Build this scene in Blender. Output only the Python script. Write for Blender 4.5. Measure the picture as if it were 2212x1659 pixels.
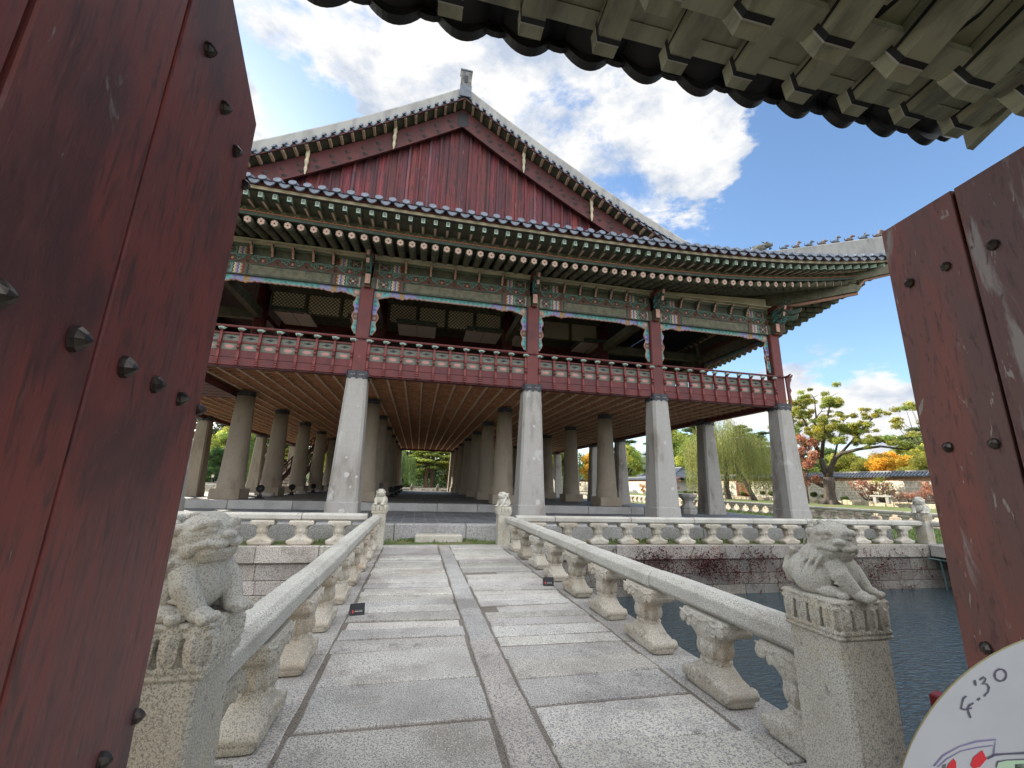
import bpy, bmesh, math, random
import numpy as np
from mathutils import Vector, Matrix, Euler
PI = math.pi
R = math.radians
rnd = random.Random(7)
for o in list(bpy.data.objects):
    bpy.data.objects.remove(o)
SC = bpy.context.scene
COL = SC.collection

# ------------------------------------------------------------------ camera
cam = bpy.data.cameras.new('camera')
cam.sensor_width = 36.0
cam.lens = 14.824
cam.clip_start = 0.02
cam.clip_end = 6000
co = bpy.data.objects.new('camera', cam)
COL.objects.link(co)
pit, yaw, rol = 0.2345, 0.2097, 0.0276
_f = Vector((math.sin(yaw) * math.cos(pit), math.cos(yaw) * math.cos(pit), math.sin(pit)))
_r = Vector((math.cos(yaw), -math.sin(yaw), 0))
_u = _r.cross(_f)
CR = _r * math.cos(rol) + _u * math.sin(rol)
CU = -_r * math.sin(rol) + _u * math.cos(rol)
CM = Matrix(((CR.x, CU.x, -_f.x, 0), (CR.y, CU.y, -_f.y, 0), (CR.z, CU.z, -_f.z, 1.6), (0, 0, 0, 1)))
co.matrix_world = CM
SC.camera = co

def raydir(u, v):   # view direction through a pixel of the 2212 px wide photograph: used for the sky's cloud directions
    d = CR * ((u - 1106) / 910.9) - CU * ((v - 829.5) / 910.9) + _f
    return d.normalized()

# ------------------------------------------------------------------ world
SUN_AZ = R(39)      # measured from +Y (west) towards -X (south)
SUN_EL = R(23.5)
W = bpy.data.worlds.new('World')
SC.world = W
W.use_nodes = True
nt = W.node_tree
nt.nodes.clear()
NN, LK = nt.nodes.new, nt.links.new
out = NN('ShaderNodeOutputWorld')
sky = NN('ShaderNodeTexSky')
sky.sky_type = 'NISHITA'
sky.sun_disc = False
sky.sun_elevation = SUN_EL
sky.sun_rotation = -SUN_AZ
sky.altitude = 50
sky.air_density = 1.0
sky.dust_density = 0.6
sky.ozone_density = 2.2
bg1 = NN('ShaderNodeBackground')
bg1.inputs[1].default_value = 0.13
hs = NN('ShaderNodeHueSaturation')
hs.inputs['Saturation'].default_value = 1.05
LK(sky.outputs[0], hs.inputs['Color'])
LK(hs.outputs[0], bg1.inputs[0])
bg2 = NN('ShaderNodeBackground')
tc = NN('ShaderNodeTexCoord')
nrm = NN('ShaderNodeVectorMath'); nrm.operation = 'NORMALIZE'
LK(tc.outputs['Generated'], nrm.inputs[0])
mp = NN('ShaderNodeMapping')
mp.inputs['Scale'].default_value = (1, 1, 1.9)
LK(nrm.outputs[0], mp.inputs[0])
n1 = NN('ShaderNodeTexNoise'); n1.inputs['Scale'].default_value = 5.0; n1.inputs['Detail'].default_value = 11; n1.inputs['Roughness'].default_value = 0.62
n1.inputs['Distortion'].default_value = 0.25
LK(mp.outputs[0], n1.inputs['Vector'])
n2 = NN('ShaderNodeTexNoise'); n2.inputs['Scale'].default_value = 5.5; n2.inputs['Detail'].default_value = 8; n2.inputs['Roughness'].default_value = 0.6
LK(mp.outputs[0], n2.inputs['Vector'])
def mth(op, a, b=None, clamp=False):
    m = NN('ShaderNodeMath'); m.operation = op; m.use_clamp = clamp
    for i, x in enumerate((a, b)):
        if x is None: continue
        if isinstance(x, (int, float)): m.inputs[i].default_value = x
        else: LK(x, m.inputs[i])
    return m.outputs[0]
# (direction, angular radius in degrees, weight)
BL = [((620, 60), 17, .9), ((900, 40), 22, 1.0), ((1180, 240), 17, 1.0), ((1330, 60), 17, .9), ((1430, 290), 9, .75), ((1300, 330), 8, .7), ((1450, 430), 5.5, .75),
      ((560, 250), 3.5, .6), ((1120, 420), 8, .7), ((1520, 200), 4, .2), ((1720, 260), 8, -.5), ((560, 230), 4, .5), ((950, 250), 8, .5), ((1810, 850), 6.0, .75), ((1890, 880), 4.5, .5), ((1720, 860), 5, .6), ((1560, 910), 4, .4), ((1820, 490), 1.8, .36), ((1990, 950), 4.0, .6), ((1960, 560), 1.5, .25), ((2110, 300), 4, .26), ((1500, 505), 3, .4),
      ((640, 190), 7.0, -1.2), ((700, 265), 6, -1.0), ((600, 260), 4, -.6), ((1400, 385), 3.5, -.7), ((1330, 405), 2.5, -.4), ((1950, 150), 26, -.35), ((1840, 400), 16, -.4), ((1700, 640), 12, -.4)]
# warp the directions a little so that the cloud masses get torn, wispy rims
nw = NN('ShaderNodeTexNoise'); nw.inputs['Scale'].default_value = 3.2; nw.inputs['Detail'].default_value = 7; nw.inputs['Roughness'].default_value = .62
LK(mp.outputs[0], nw.inputs['Vector'])
wa = NN('ShaderNodeVectorMath'); wa.operation = 'SUBTRACT'; LK(nw.outputs['Color'], wa.inputs[0]); wa.inputs[1].default_value = (.5, .5, .5)
wm = NN('ShaderNodeVectorMath'); wm.operation = 'SCALE'; LK(wa.outputs[0], wm.inputs[0]); wm.inputs['Scale'].default_value = .42
wd = NN('ShaderNodeVectorMath'); wd.operation = 'ADD'; LK(nrm.outputs[0], wd.inputs[0]); LK(wm.outputs[0], wd.inputs[1])
wn = NN('ShaderNodeVectorMath'); wn.operation = 'NORMALIZE'; LK(wd.outputs[0], wn.inputs[0])
acc = None
for (px, rad, w) in BL:
    d = raydir(*px)
    dn = NN('ShaderNodeVectorMath'); dn.operation = 'DOT_PRODUCT'
    LK(wn.outputs[0], dn.inputs[0]); dn.inputs[1].default_value = d
    mr = NN('ShaderNodeMapRange'); mr.interpolation_type = 'SMOOTHSTEP'
    mr.inputs['From Min'].default_value = math.cos(R(rad * 1.35)); mr.inputs['From Max'].default_value = math.cos(R(rad * .1))
    mr.inputs['To Max'].default_value = w
    LK(dn.outputs['Value'], mr.inputs['Value'])
    acc = mr.outputs[0] if acc is None else mth('ADD', acc, mr.outputs[0])
# broad unseen cloud added overhead and behind the viewer to fill the shade
for dv, r0, r1, w in (((0.1, -1, .55), 75, 25, 1.0), ((-.9, -.3, .55), 40, 15, .7), ((.9, -.5, .5), 45, 15, .8), ((-.3, .1, 1), 45, 12, .9)):
    dn = NN('ShaderNodeVectorMath'); dn.operation = 'DOT_PRODUCT'
    LK(nrm.outputs[0], dn.inputs[0]); dn.inputs[1].default_value = Vector(dv).normalized()
    mr = NN('ShaderNodeMapRange'); mr.interpolation_type = 'SMOOTHSTEP'
    mr.inputs['From Min'].default_value = math.cos(R(r0)); mr.inputs['From Max'].default_value = math.cos(R(r1)); mr.inputs['To Max'].default_value = w
    LK(dn.outputs['Value'], mr.inputs['Value'])
    acc = mth('ADD', acc, mr.outputs[0])
acc = mth('MINIMUM', acc, 1.25)
dens = mth('ADD', acc, mth('MULTIPLY', mth('SUBTRACT', n1.outputs['Fac'], .5), 5.2))
mk = NN('ShaderNodeMapRange'); mk.interpolation_type = 'SMOOTHSTEP'
mk.inputs['From Min'].default_value = 0.10; mk.inputs['From Max'].default_value = 1.0
LK(dens, mk.inputs['Value'])
cr = NN('ShaderNodeValToRGB')
cr.color_ramp.elements[0].position = .41; cr.color_ramp.elements[0].color = (.54, .62, .76, 1)
cr.color_ramp.elements[1].position = .56; cr.color_ramp.elements[1].color = (1, .99, .97, 1)
LK(n2.outputs['Fac'], cr.inputs[0])
LK(cr.outputs[0], bg2.inputs[0])
# unseen cloud overhead and behind the viewer brightened as added fill light
bk = NN('ShaderNodeVectorMath'); bk.operation = 'DOT_PRODUCT'
LK(nrm.outputs[0], bk.inputs[0]); bk.inputs[1].default_value = Vector((0.1, -.62, .9)).normalized()
mb_ = NN('ShaderNodeMapRange'); mb_.inputs['From Min'].default_value = .33; mb_.inputs['From Max'].default_value = .9
mb_.inputs['To Min'].default_value = 0.46; mb_.inputs['To Max'].default_value = 1.75
LK(bk.outputs['Value'], mb_.inputs['Value'])
LK(mb_.outputs[0], bg2.inputs[1])
mx = NN('ShaderNodeMixShader')
LK(mk.outputs[0], mx.inputs[0]); LK(bg1.outputs[0], mx.inputs[1]); LK(bg2.outputs[0], mx.inputs[2])
LK(mx.outputs[0], out.inputs[0])

sun = bpy.data.lights.new('sun', 'SUN')
sun.energy = 5.0
sun.angle = R(0.53)
sun.color = (1.0, .90, .74)
so = bpy.data.objects.new('sun', sun)
COL.objects.link(so)
sd = Vector((-math.sin(SUN_AZ) * math.cos(SUN_EL), math.cos(SUN_AZ) * math.cos(SUN_EL), math.sin(SUN_EL)))
so.rotation_euler = sd.to_track_quat('Z', 'Y').to_euler()
SC.view_settings.view_transform = 'Standard'
SC.view_settings.look = 'None'
SC.view_settings.exposure = 1.2
SC.view_settings.gamma = 1
SC.cycles.max_bounces = 6
SC.cycles.diffuse_bounces = 3
SC.cycles.glossy_bounces = 3
SC.cycles.transparent_max_bounces = 4
SC.cycles.use_denoising = True

# ------------------------------------------------------------------ materials
def M(name, col, rough=.8, col2=None, sc=2.0, lo=.35, hi=.65, stretch=(1, 1, 1), speck=None, bump=None, tint=False, metal=0.0, spec=.4, extra=None, dist=0, rand=0):
    """procedural surface: col/col2 mixed by noise, optional speckle (scale, colour, lo, hi, amount), list of extra stain layers, bump (scale, strength)"""
    m = bpy.data.materials.new(name); m.use_nodes = True
    t = m.node_tree; N = t.nodes; L = t.links.new
    b = N['Principled BSDF']
    b.inputs['Roughness'].default_value = rough; b.inputs['Metallic'].default_value = metal
    b.inputs['Specular IOR Level'].default_value = spec
    tcn = N.new('ShaderNodeTexCoord'); mpn = N.new('ShaderNodeMapping'); mpn.inputs['Scale'].default_value = stretch
    geo = N.new('ShaderNodeNewGeometry')
    L(geo.outputs['Position'], mpn.inputs[0])
    def noise(s, d=5, raw=False, r=.6):
        n = N.new('ShaderNodeTexNoise'); n.inputs['Scale'].default_value = s; n.inputs['Detail'].default_value = d; n.inputs['Roughness'].default_value = r
        n.inputs['Distortion'].default_value = dist
        L((geo.outputs['Position'] if raw else mpn.outputs[0]), n.inputs['Vector']); return n.outputs['Fac']
    def ramp(f, a, c):
        q = N.new('ShaderNodeMapRange'); q.interpolation_type = 'SMOOTHSTEP'; q.inputs['From Min'].default_value = a; q.inputs['From Max'].default_value = c
        L(f, q.inputs['Value']); return q.outputs[0]
    def mix(f, a, c, mode='MIX'):
        q = N.new('ShaderNodeMix'); q.data_type = 'RGBA'; q.blend_type = mode
        if isinstance(f, (float, int)): q.inputs[0].default_value = f
        else: L(f, q.inputs[0])
        for i, x in ((6, a), (7, c)):
            if isinstance(x, tuple): q.inputs[i].default_value = (*x, 1)
            else: L(x, q.inputs[i])
        return q.outputs[2]
    c = tuple(col)
    if col2: c = mix(ramp(noise(sc), lo, hi), c, tuple(col2))
    for e in (extra or []):   # (scale, colour, lo, hi, stretch-bool)
        c = mix(ramp(noise(e[0], 6, raw=e[4]), e[2], e[3]), c, tuple(e[1]))
    if speck:
        f = ramp(noise(speck[0], 2, raw=True, r=.7), speck[2], speck[3])
        c = mix(f, c, tuple(speck[1]))
        if len(speck) > 4:
            f = ramp(noise(speck[0] * 1.7, 2, raw=True), .58, .64); c = mix(f, c, tuple(speck[4]))
    if tint:
        at = N.new('ShaderNodeAttribute'); at.attribute_name = 'tint'
        c = mix(1.0, c, at.outputs['Color'], 'MULTIPLY')
    if rand:
        oi = N.new('ShaderNodeObjectInfo'); rp = N.new('ShaderNodeValToRGB')
        for i_, (p_, c_) in enumerate(((0, (.78, .75, .68)), (.35, (.98, .97, .95)), (.6, (1.0, .95, .89)), (1, (1.06, 1.05, 1.02)))):
            e_ = rp.color_ramp.elements[i_] if i_ < 2 else rp.color_ramp.elements.new(p_)
            e_.position = p_; e_.color = (*c_, 1)
        rp.color_ramp.elements[1].position = .35
        L(oi.outputs['Random'], rp.inputs[0]); c = mix(1.0, c, rp.outputs[0], 'MULTIPLY')
    if isinstance(c, tuple): b.inputs['Base Color'].default_value = (*c, 1)
    else: L(c, b.inputs['Base Color'])
    if bump:
        bn = N.new('ShaderNodeBump'); bn.inputs['Strength'].default_value = bump[1]; bn.inputs['Distance'].default_value = bump[2] if len(bump) > 2 else .01
        L(noise(bump[0], 5), bn.inputs['Height']); L(bn.outputs[0], b.inputs['Normal'])
    return m

def granite(name, base, stain, dark=(.10, .10, .10), light=None, sp=60, ex=None, bump=.5, lo=.40, hi=.50, tint=False, rand=0, stretch=(1, 1, 1)):
    return M(name, base, .85, stain, 1.3, .42, .68, speck=(sp, dark, hi + .0, lo + .16, light or tuple(min(1, x * 1.4) for x in base)), bump=(45, bump, .006), extra=ex, tint=tint, spec=.25, rand=rand, stretch=stretch)

G_DECK = granite('granite deck', (.50, .48, .44), (.37, .35, .32), (.19, .19, .20), (.68, .65, .60), 80, [(.9, (.27, .25, .23), .52, .68, True), (3.2, (.20, .19, .18), .58, .72, True), (.45, (.30, .27, .235), .50, .62, True)], tint=True)
G_RAIL = granite('granite rail', (.52, .50, .44), (.38, .35, .30), (.24, .23, .21), (.66, .63, .56), 105, [(3.0, (.20, .18, .15), .60, .74, True)])
G_POST = granite('granite carved', (.50, .47, .40), (.38, .34, .27), (.25, .235, .20), (.62, .59, .50), 115, [(2.0, (.42, .31, .15), .54, .72, True), (5.0, (.14, .125, .10), .58, .74, True), (14, (.17, .155, .13), .58, .72, True)])
G_BAL = granite('granite baluster', (.52, .49, .43), (.36, .32, .26), (.26, .245, .215), (.62, .59, .52), 115, [(1.6, (.40, .27, .14), .57, .72, True), (6.0, (.15, .13, .10), .60, .74, True)], rand=1)
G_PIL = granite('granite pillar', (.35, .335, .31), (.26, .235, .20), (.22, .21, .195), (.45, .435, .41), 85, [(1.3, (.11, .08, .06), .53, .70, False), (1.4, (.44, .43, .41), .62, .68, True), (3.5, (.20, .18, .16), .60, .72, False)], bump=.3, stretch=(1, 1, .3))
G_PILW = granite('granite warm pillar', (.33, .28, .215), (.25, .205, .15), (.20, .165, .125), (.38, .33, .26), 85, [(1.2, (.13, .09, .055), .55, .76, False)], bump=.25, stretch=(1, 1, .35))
G_WALL = granite('granite wall', (.46, .43, .40), (.34, .30, .28), (.18, .17, .16), (.56, .53, .49), 45, [(1.8, (.16, .14, .12), .60, .72, True)])
G_KERB = granite('granite kerb', (.36, .355, .34), (.26, .25, .235), (.14, .14, .14), (.46, .45, .43), 55, [(1.2, (.15, .145, .14), .6, .75, True)])
RED = M('red paint', (.130, .030, .027), .65, (.085, .023, .023), 1.6, .4, .7, extra=[(7, (.30, .16, .14), .68, .78, True)], bump=(14, .25, .004))
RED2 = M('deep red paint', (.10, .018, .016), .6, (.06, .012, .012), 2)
DOOR = M('worn red door paint', (.225, .048, .038), .55, (.14, .050, .047), 1.5, .38, .66, stretch=(1.5, 1.5, .34), bump=(16, .7, .004), spec=.5, dist=.6,
         extra=[(9, (.23, .050, .043), .56, .74, False), (26, (.085, .028, .027), .48, .70, False), (60, (.20, .07, .065), .58, .72, False), (1.1, (.078, .030, .033), .50, .66, True), (6.5, (.19, .15, .14), .70, .73, True), (12, (.22, .18, .165), .69, .71, False), (34, (.25, .2, .18), .70, .72, False)])
DOOR2 = M('peeling red door paint', (.20, .052, .036), .55, (.115, .050, .042), 2.3, .40, .64, stretch=(1.4, 1.4, .3), bump=(18, .8, .004), spec=.5, dist=.7,
          extra=[(8, (.20, .04, .03), .60, .76, False), (4.2, (.25, .21, .19), .555, .64, False), (30, (.055, .018, .017), .52, .72, False), (22, (.26, .22, .19), .655, .68, False)])
IRON = M('dark iron', (.035, .030, .030), .30, (.085, .07, .06), 20, metal=.55, bump=(30, .3, .003))
BLACK = M('black', (.012, .012, .014), .6)
CAPB = M('black painted cap', (.018, .020, .026), .6, (.05, .052, .06), 6)
OLIVE = M('olive timber', (.165, .155, .098), .7, (.10, .098, .066), 2.5, stretch=(2, 2, 2), bump=(20, .2, .004))
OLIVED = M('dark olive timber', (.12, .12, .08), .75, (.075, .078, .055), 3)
GATEW = M('gate olive timber', (.36, .35, .245), .7, (.19, .185, .135), 2.4, .4, .7, stretch=(3, .8, 3), extra=[(5, (.10, .09, .075), .66, .75, False)], bump=(18, .3, .003))
GREEN = M('painted green', (.075, .10, .07), .65, (.045, .062, .048), 5)
MINT = M('painted mint', (.17, .29, .235), .6, (.10, .18, .15), 8)
TEAL = M('painted teal', (.12, .40, .38), .6, (.09, .28, .30), 8)
PURP = M('painted violet blue', (.24, .25, .55), .6, (.16, .18, .42), 8)
BLUE = M('painted blue', (.06, .10, .30), .6)
PINK = M('painted pink', (.50, .28, .21), .6, (.40, .21, .16), 8)
OCH = M('painted ochre', (.32, .18, .06), .6)
BROWN = M('painted brown', (.13, .055, .035), .6)
WHT = M('painted white', (.42, .40, .36), .6)
REDL = M('lighter red paint', (.180, .042, .037), .65, (.13, .032, .030), 5)
REDB = M('board red paint', (.125, .027, .026), .65, (.085, .022, .023), 2, bump=(12, .3, .004))
CREAM = M('cream timber', (.60, .52, .36), .75, (.46, .40, .28), 1.5, bump=(15, .2, .004))
ORG = M('painted orange red', (.50, .16, .07), .6, (.38, .12, .06), 6)
TAN = M('tan timber', (.66, .46, .31), .7, (.50, .34, .22), 4)
PLAS = M('lime plaster ridge', (.34, .335, .315), .9, (.24, .235, .225), 1.8, .4, .7, extra=[(2.0, (.16, .155, .15), .58, .74, False)], stretch=(1.4, 1.4, .5), bump=(20, .2, .005))
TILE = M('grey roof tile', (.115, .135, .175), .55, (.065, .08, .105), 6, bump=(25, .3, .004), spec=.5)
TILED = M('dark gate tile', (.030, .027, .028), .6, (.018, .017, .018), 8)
PANEL = M('pale door paper', (.78, .76, .70), .7)
LATB = M('lattice backing paper', (.80, .74, .56), .8)
GRASSM = M('short grass', (.075, .115, .028), .9, (.16, .145, .065), 2.5, .42, .62, bump=(30, .6, .02))
LAWN = M('lawn', (.075, .125, .028), .9, (.14, .13, .05), .9, bump=(40, .6, .02))
DIRT = M('bare ground', (.13, .11, .08), .95, (.08, .10, .04), .25, .4, .6, bump=(8, .4, .03))
BANKS = M('bank stone', (.46, .40, .32), .9, (.32, .28, .22), 1.2, bump=(6, .6, .03))
PAPER = M('paper', (.44, .44, .46), .6, (.40, .40, .43), 9, bump=(60, .15, .001))
INK = M('ink', (.09, .085, .12), .7)
REDINK = M('red crayon', (.55, .03, .04), .7)
GRNINK = M('pale green crayon', (.38, .50, .36), .7)
VIOINK = M('violet pencil', (.20, .17, .32), .7)

def pav_mat(name, c1, c2, mortar, w, h, rough=.6):
    m = M(name, c1, rough, spec=.5)
    t = m.node_tree; N = t.nodes; L = t.links.new
    b = N['Principled BSDF']
    g = N.new('ShaderNodeNewGeometry'); br = N.new('ShaderNodeTexBrick')
    br.inputs['Scale'].default_value = 1; br.inputs['Brick Width'].default_value = w; br.inputs['Row Height'].default_value = h
    br.inputs['Mortar Size'].default_value = .012; br.inputs['Bias'].default_value = 0; br.offset = 0.0
    br.inputs['Color1'].default_value = (*c1, 1); br.inputs['Color2'].default_value = (*c2, 1); br.inputs['Mortar'].default_value = (*mortar, 1)
    L(g.outputs['Position'], br.inputs['Vector'])
    n = N.new('ShaderNodeTexNoise'); n.inputs['Scale'].default_value = 1.4; n.inputs['Detail'].default_value = 5
    L(g.outputs['Position'], n.inputs['Vector'])
    mr = N.new('ShaderNodeMapRange'); mr.inputs['From Min'].default_value = .3; mr.inputs['From Max'].default_value = .7; mr.inputs['To Min'].default_value = .6; mr.inputs['To Max'].default_value = 1.35
    L(n.outputs['Fac'], mr.inputs['Value'])
    q = N.new('ShaderNodeMix'); q.data_type = 'RGBA'; q.blend_type = 'MULTIPLY'; q.inputs[0].default_value = 1
    L(br.outputs['Color'], q.inputs[6]); L(mr.outputs[0], q.inputs[7])
    L(q.outputs[2], b.inputs['Base Color'])
    bp = N.new('ShaderNodeBump'); bp.inputs['Strength'].default_value = .5; bp.inputs['Distance'].default_value = .008; bp.invert = True
    L(br.outputs['Fac'], bp.inputs['Height']); L(bp.outputs[0], b.inputs['Normal'])
    return m
PAVE = pav_mat('dark paving bricks', (.115, .12, .13), (.085, .09, .10), (.20, .20, .19), .36, .36)
PAVEI = pav_mat('inner paving bricks', (.15, .15, .145), (.105, .105, .105), (.045, .045, .045), .42, .42)

def stone_course(name, c1, c2, mortar, w, h, offs=.5, ms=.012, face='X'):
    m = M(name, c1, .9)
    t = m.node_tree; N = t.nodes; L = t.links.new; b = N['Principled BSDF']
    g = N.new('ShaderNodeNewGeometry'); s = N.new('ShaderNodeSeparateXYZ'); c = N.new('ShaderNodeCombineXYZ')
    L(g.outputs['Position'], s.inputs[0]); L(s.outputs['Y' if face == 'X' else 'X'], c.inputs[0]); L(s.outputs['Z'], c.inputs[1])
    br = N.new('ShaderNodeTexBrick'); br.offset = offs
    for k, v in (('Scale', 1), ('Brick Width', w), ('Row Height', h), ('Mortar Size', ms)): br.inputs[k].default_value = v
    br.inputs['Color1'].default_value = (*c1, 1); br.inputs['Color2'].default_value = (*c2, 1); br.inputs['Mortar'].default_value = (*mortar, 1)
    n = N.new('ShaderNodeTexNoise'); n.inputs['Scale'].default_value = 3; n.inputs['Detail'].default_value = 6; L(g.outputs['Position'], n.inputs['Vector'])
    mr = N.new('ShaderNodeMapRange'); mr.inputs['From Min'].default_value = .3; mr.inputs['From Max'].default_value = .7; mr.inputs['To Min'].default_value = .65; mr.inputs['To Max'].default_value = 1.25
    L(n.outputs['Fac'], mr.inputs['Value'])
    va = N.new('ShaderNodeVectorMath'); va.operation = 'MULTIPLY_ADD'
    L(n.outputs['Color'], va.inputs[0]); va.inputs[1].default_value = (.06, .06, 0); L(c.outputs[0], va.inputs[2]); L(va.outputs[0], br.inputs['Vector'])
    q = N.new('ShaderNodeMix'); q.data_type = 'RGBA'; q.blend_type = 'MULTIPLY'; q.inputs[0].default_value = 1
    L(br.outputs['Color'], q.inputs[6]); L(mr.outputs[0], q.inputs[7]); L(q.outputs[2], b.inputs['Base Color'])
    bp = N.new('ShaderNodeBump'); bp.inputs['Strength'].default_value = .7; bp.inputs['Distance'].default_value = .02; bp.invert = True
    L(br.outputs['Fac'], bp.inputs['Height']); L(bp.outputs[0], b.inputs['Normal'])
    return m
FARWALL = stone_course('small stone block wall', (.66, .60, .49), (.54, .49, .40), (.80, .76, .67), .42, .27, .5, .045)
BRICKB = stone_course('orange brick band', (.42, .20, .12), (.36, .17, .10), (.55, .45, .34), .3, .09, .5, .015)

# water
WATER = bpy.data.materials.new('pond water'); WATER.use_nodes = True
_t = WATER.node_tree; _b = _t.nodes['Principled BSDF']
_b.inputs['Base Color'].default_value = (.018, .036, .045, 1); _b.inputs['Roughness'].default_value = .03; _b.inputs['IOR'].default_value = 1.45
_g = _t.nodes.new('ShaderNodeNewGeometry'); _m = _t.nodes.new('ShaderNodeMapping'); _m.inputs['Rotation'].default_value = (0, 0, R(25)); _m.inputs['Scale'].default_value = (1.0, 2.6, 1)
_n = _t.nodes.new('ShaderNodeTexNoise'); _n.inputs['Scale'].default_value = 5.0; _n.inputs['Detail'].default_value = 4; _n.inputs['Distortion'].default_value = .7
_bp = _t.nodes.new('ShaderNodeBump'); _bp.inputs['Strength'].default_value = 1.0; _bp.inputs['Distance'].default_value = .11
_t.links.new(_g.outputs['Position'], _m.inputs[0]); _t.links.new(_m.outputs[0], _n.inputs['Vector']); _t.links.new(_n.outputs['Fac'], _bp.inputs['Height']); _t.links.new(_bp.outputs[0], _b.inputs['Normal'])

def leafmat(name, col, tr=.35):
    m = bpy.data.materials.new(name); m.use_nodes = True
    t = m.node_tree; N = t.nodes; L = t.links.new; b = N['Principled BSDF']
    at = N.new('ShaderNodeAttribute'); at.attribute_name = 'tint'
    q = N.new('ShaderNodeMix'); q.data_type = 'RGBA'; q.blend_type = 'MULTIPLY'; q.inputs[0].default_value = 1
    q.inputs[6].default_value = (*col, 1); L(at.outputs['Color'], q.inputs[7])
    L(q.outputs[2], b.inputs['Base Color']); b.inputs['Roughness'].default_value = .7; b.inputs['Specular IOR Level'].default_value = .2
    tl = N.new('ShaderNodeBsdfTranslucent'); L(q.outputs[2], tl.inputs[0])
    mx = N.new('ShaderNodeMixShader'); mx.inputs[0].default_value = tr
    L(b.outputs[0], mx.inputs[1]); L(tl.outputs[0], mx.inputs[2]); L(mx.outputs[0], N['Material Output'].inputs[0])
    return m
BARK = M('dark bark', (.045, .035, .028), .95, (.085, .068, .055), 3, stretch=(3, 3, .6), bump=(8, .8, .03))
PBARK = M('pine bark', (.15, .085, .055), .95, (.09, .06, .045), 3, stretch=(3, 3, .8), bump=(8, .8, .03))

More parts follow.
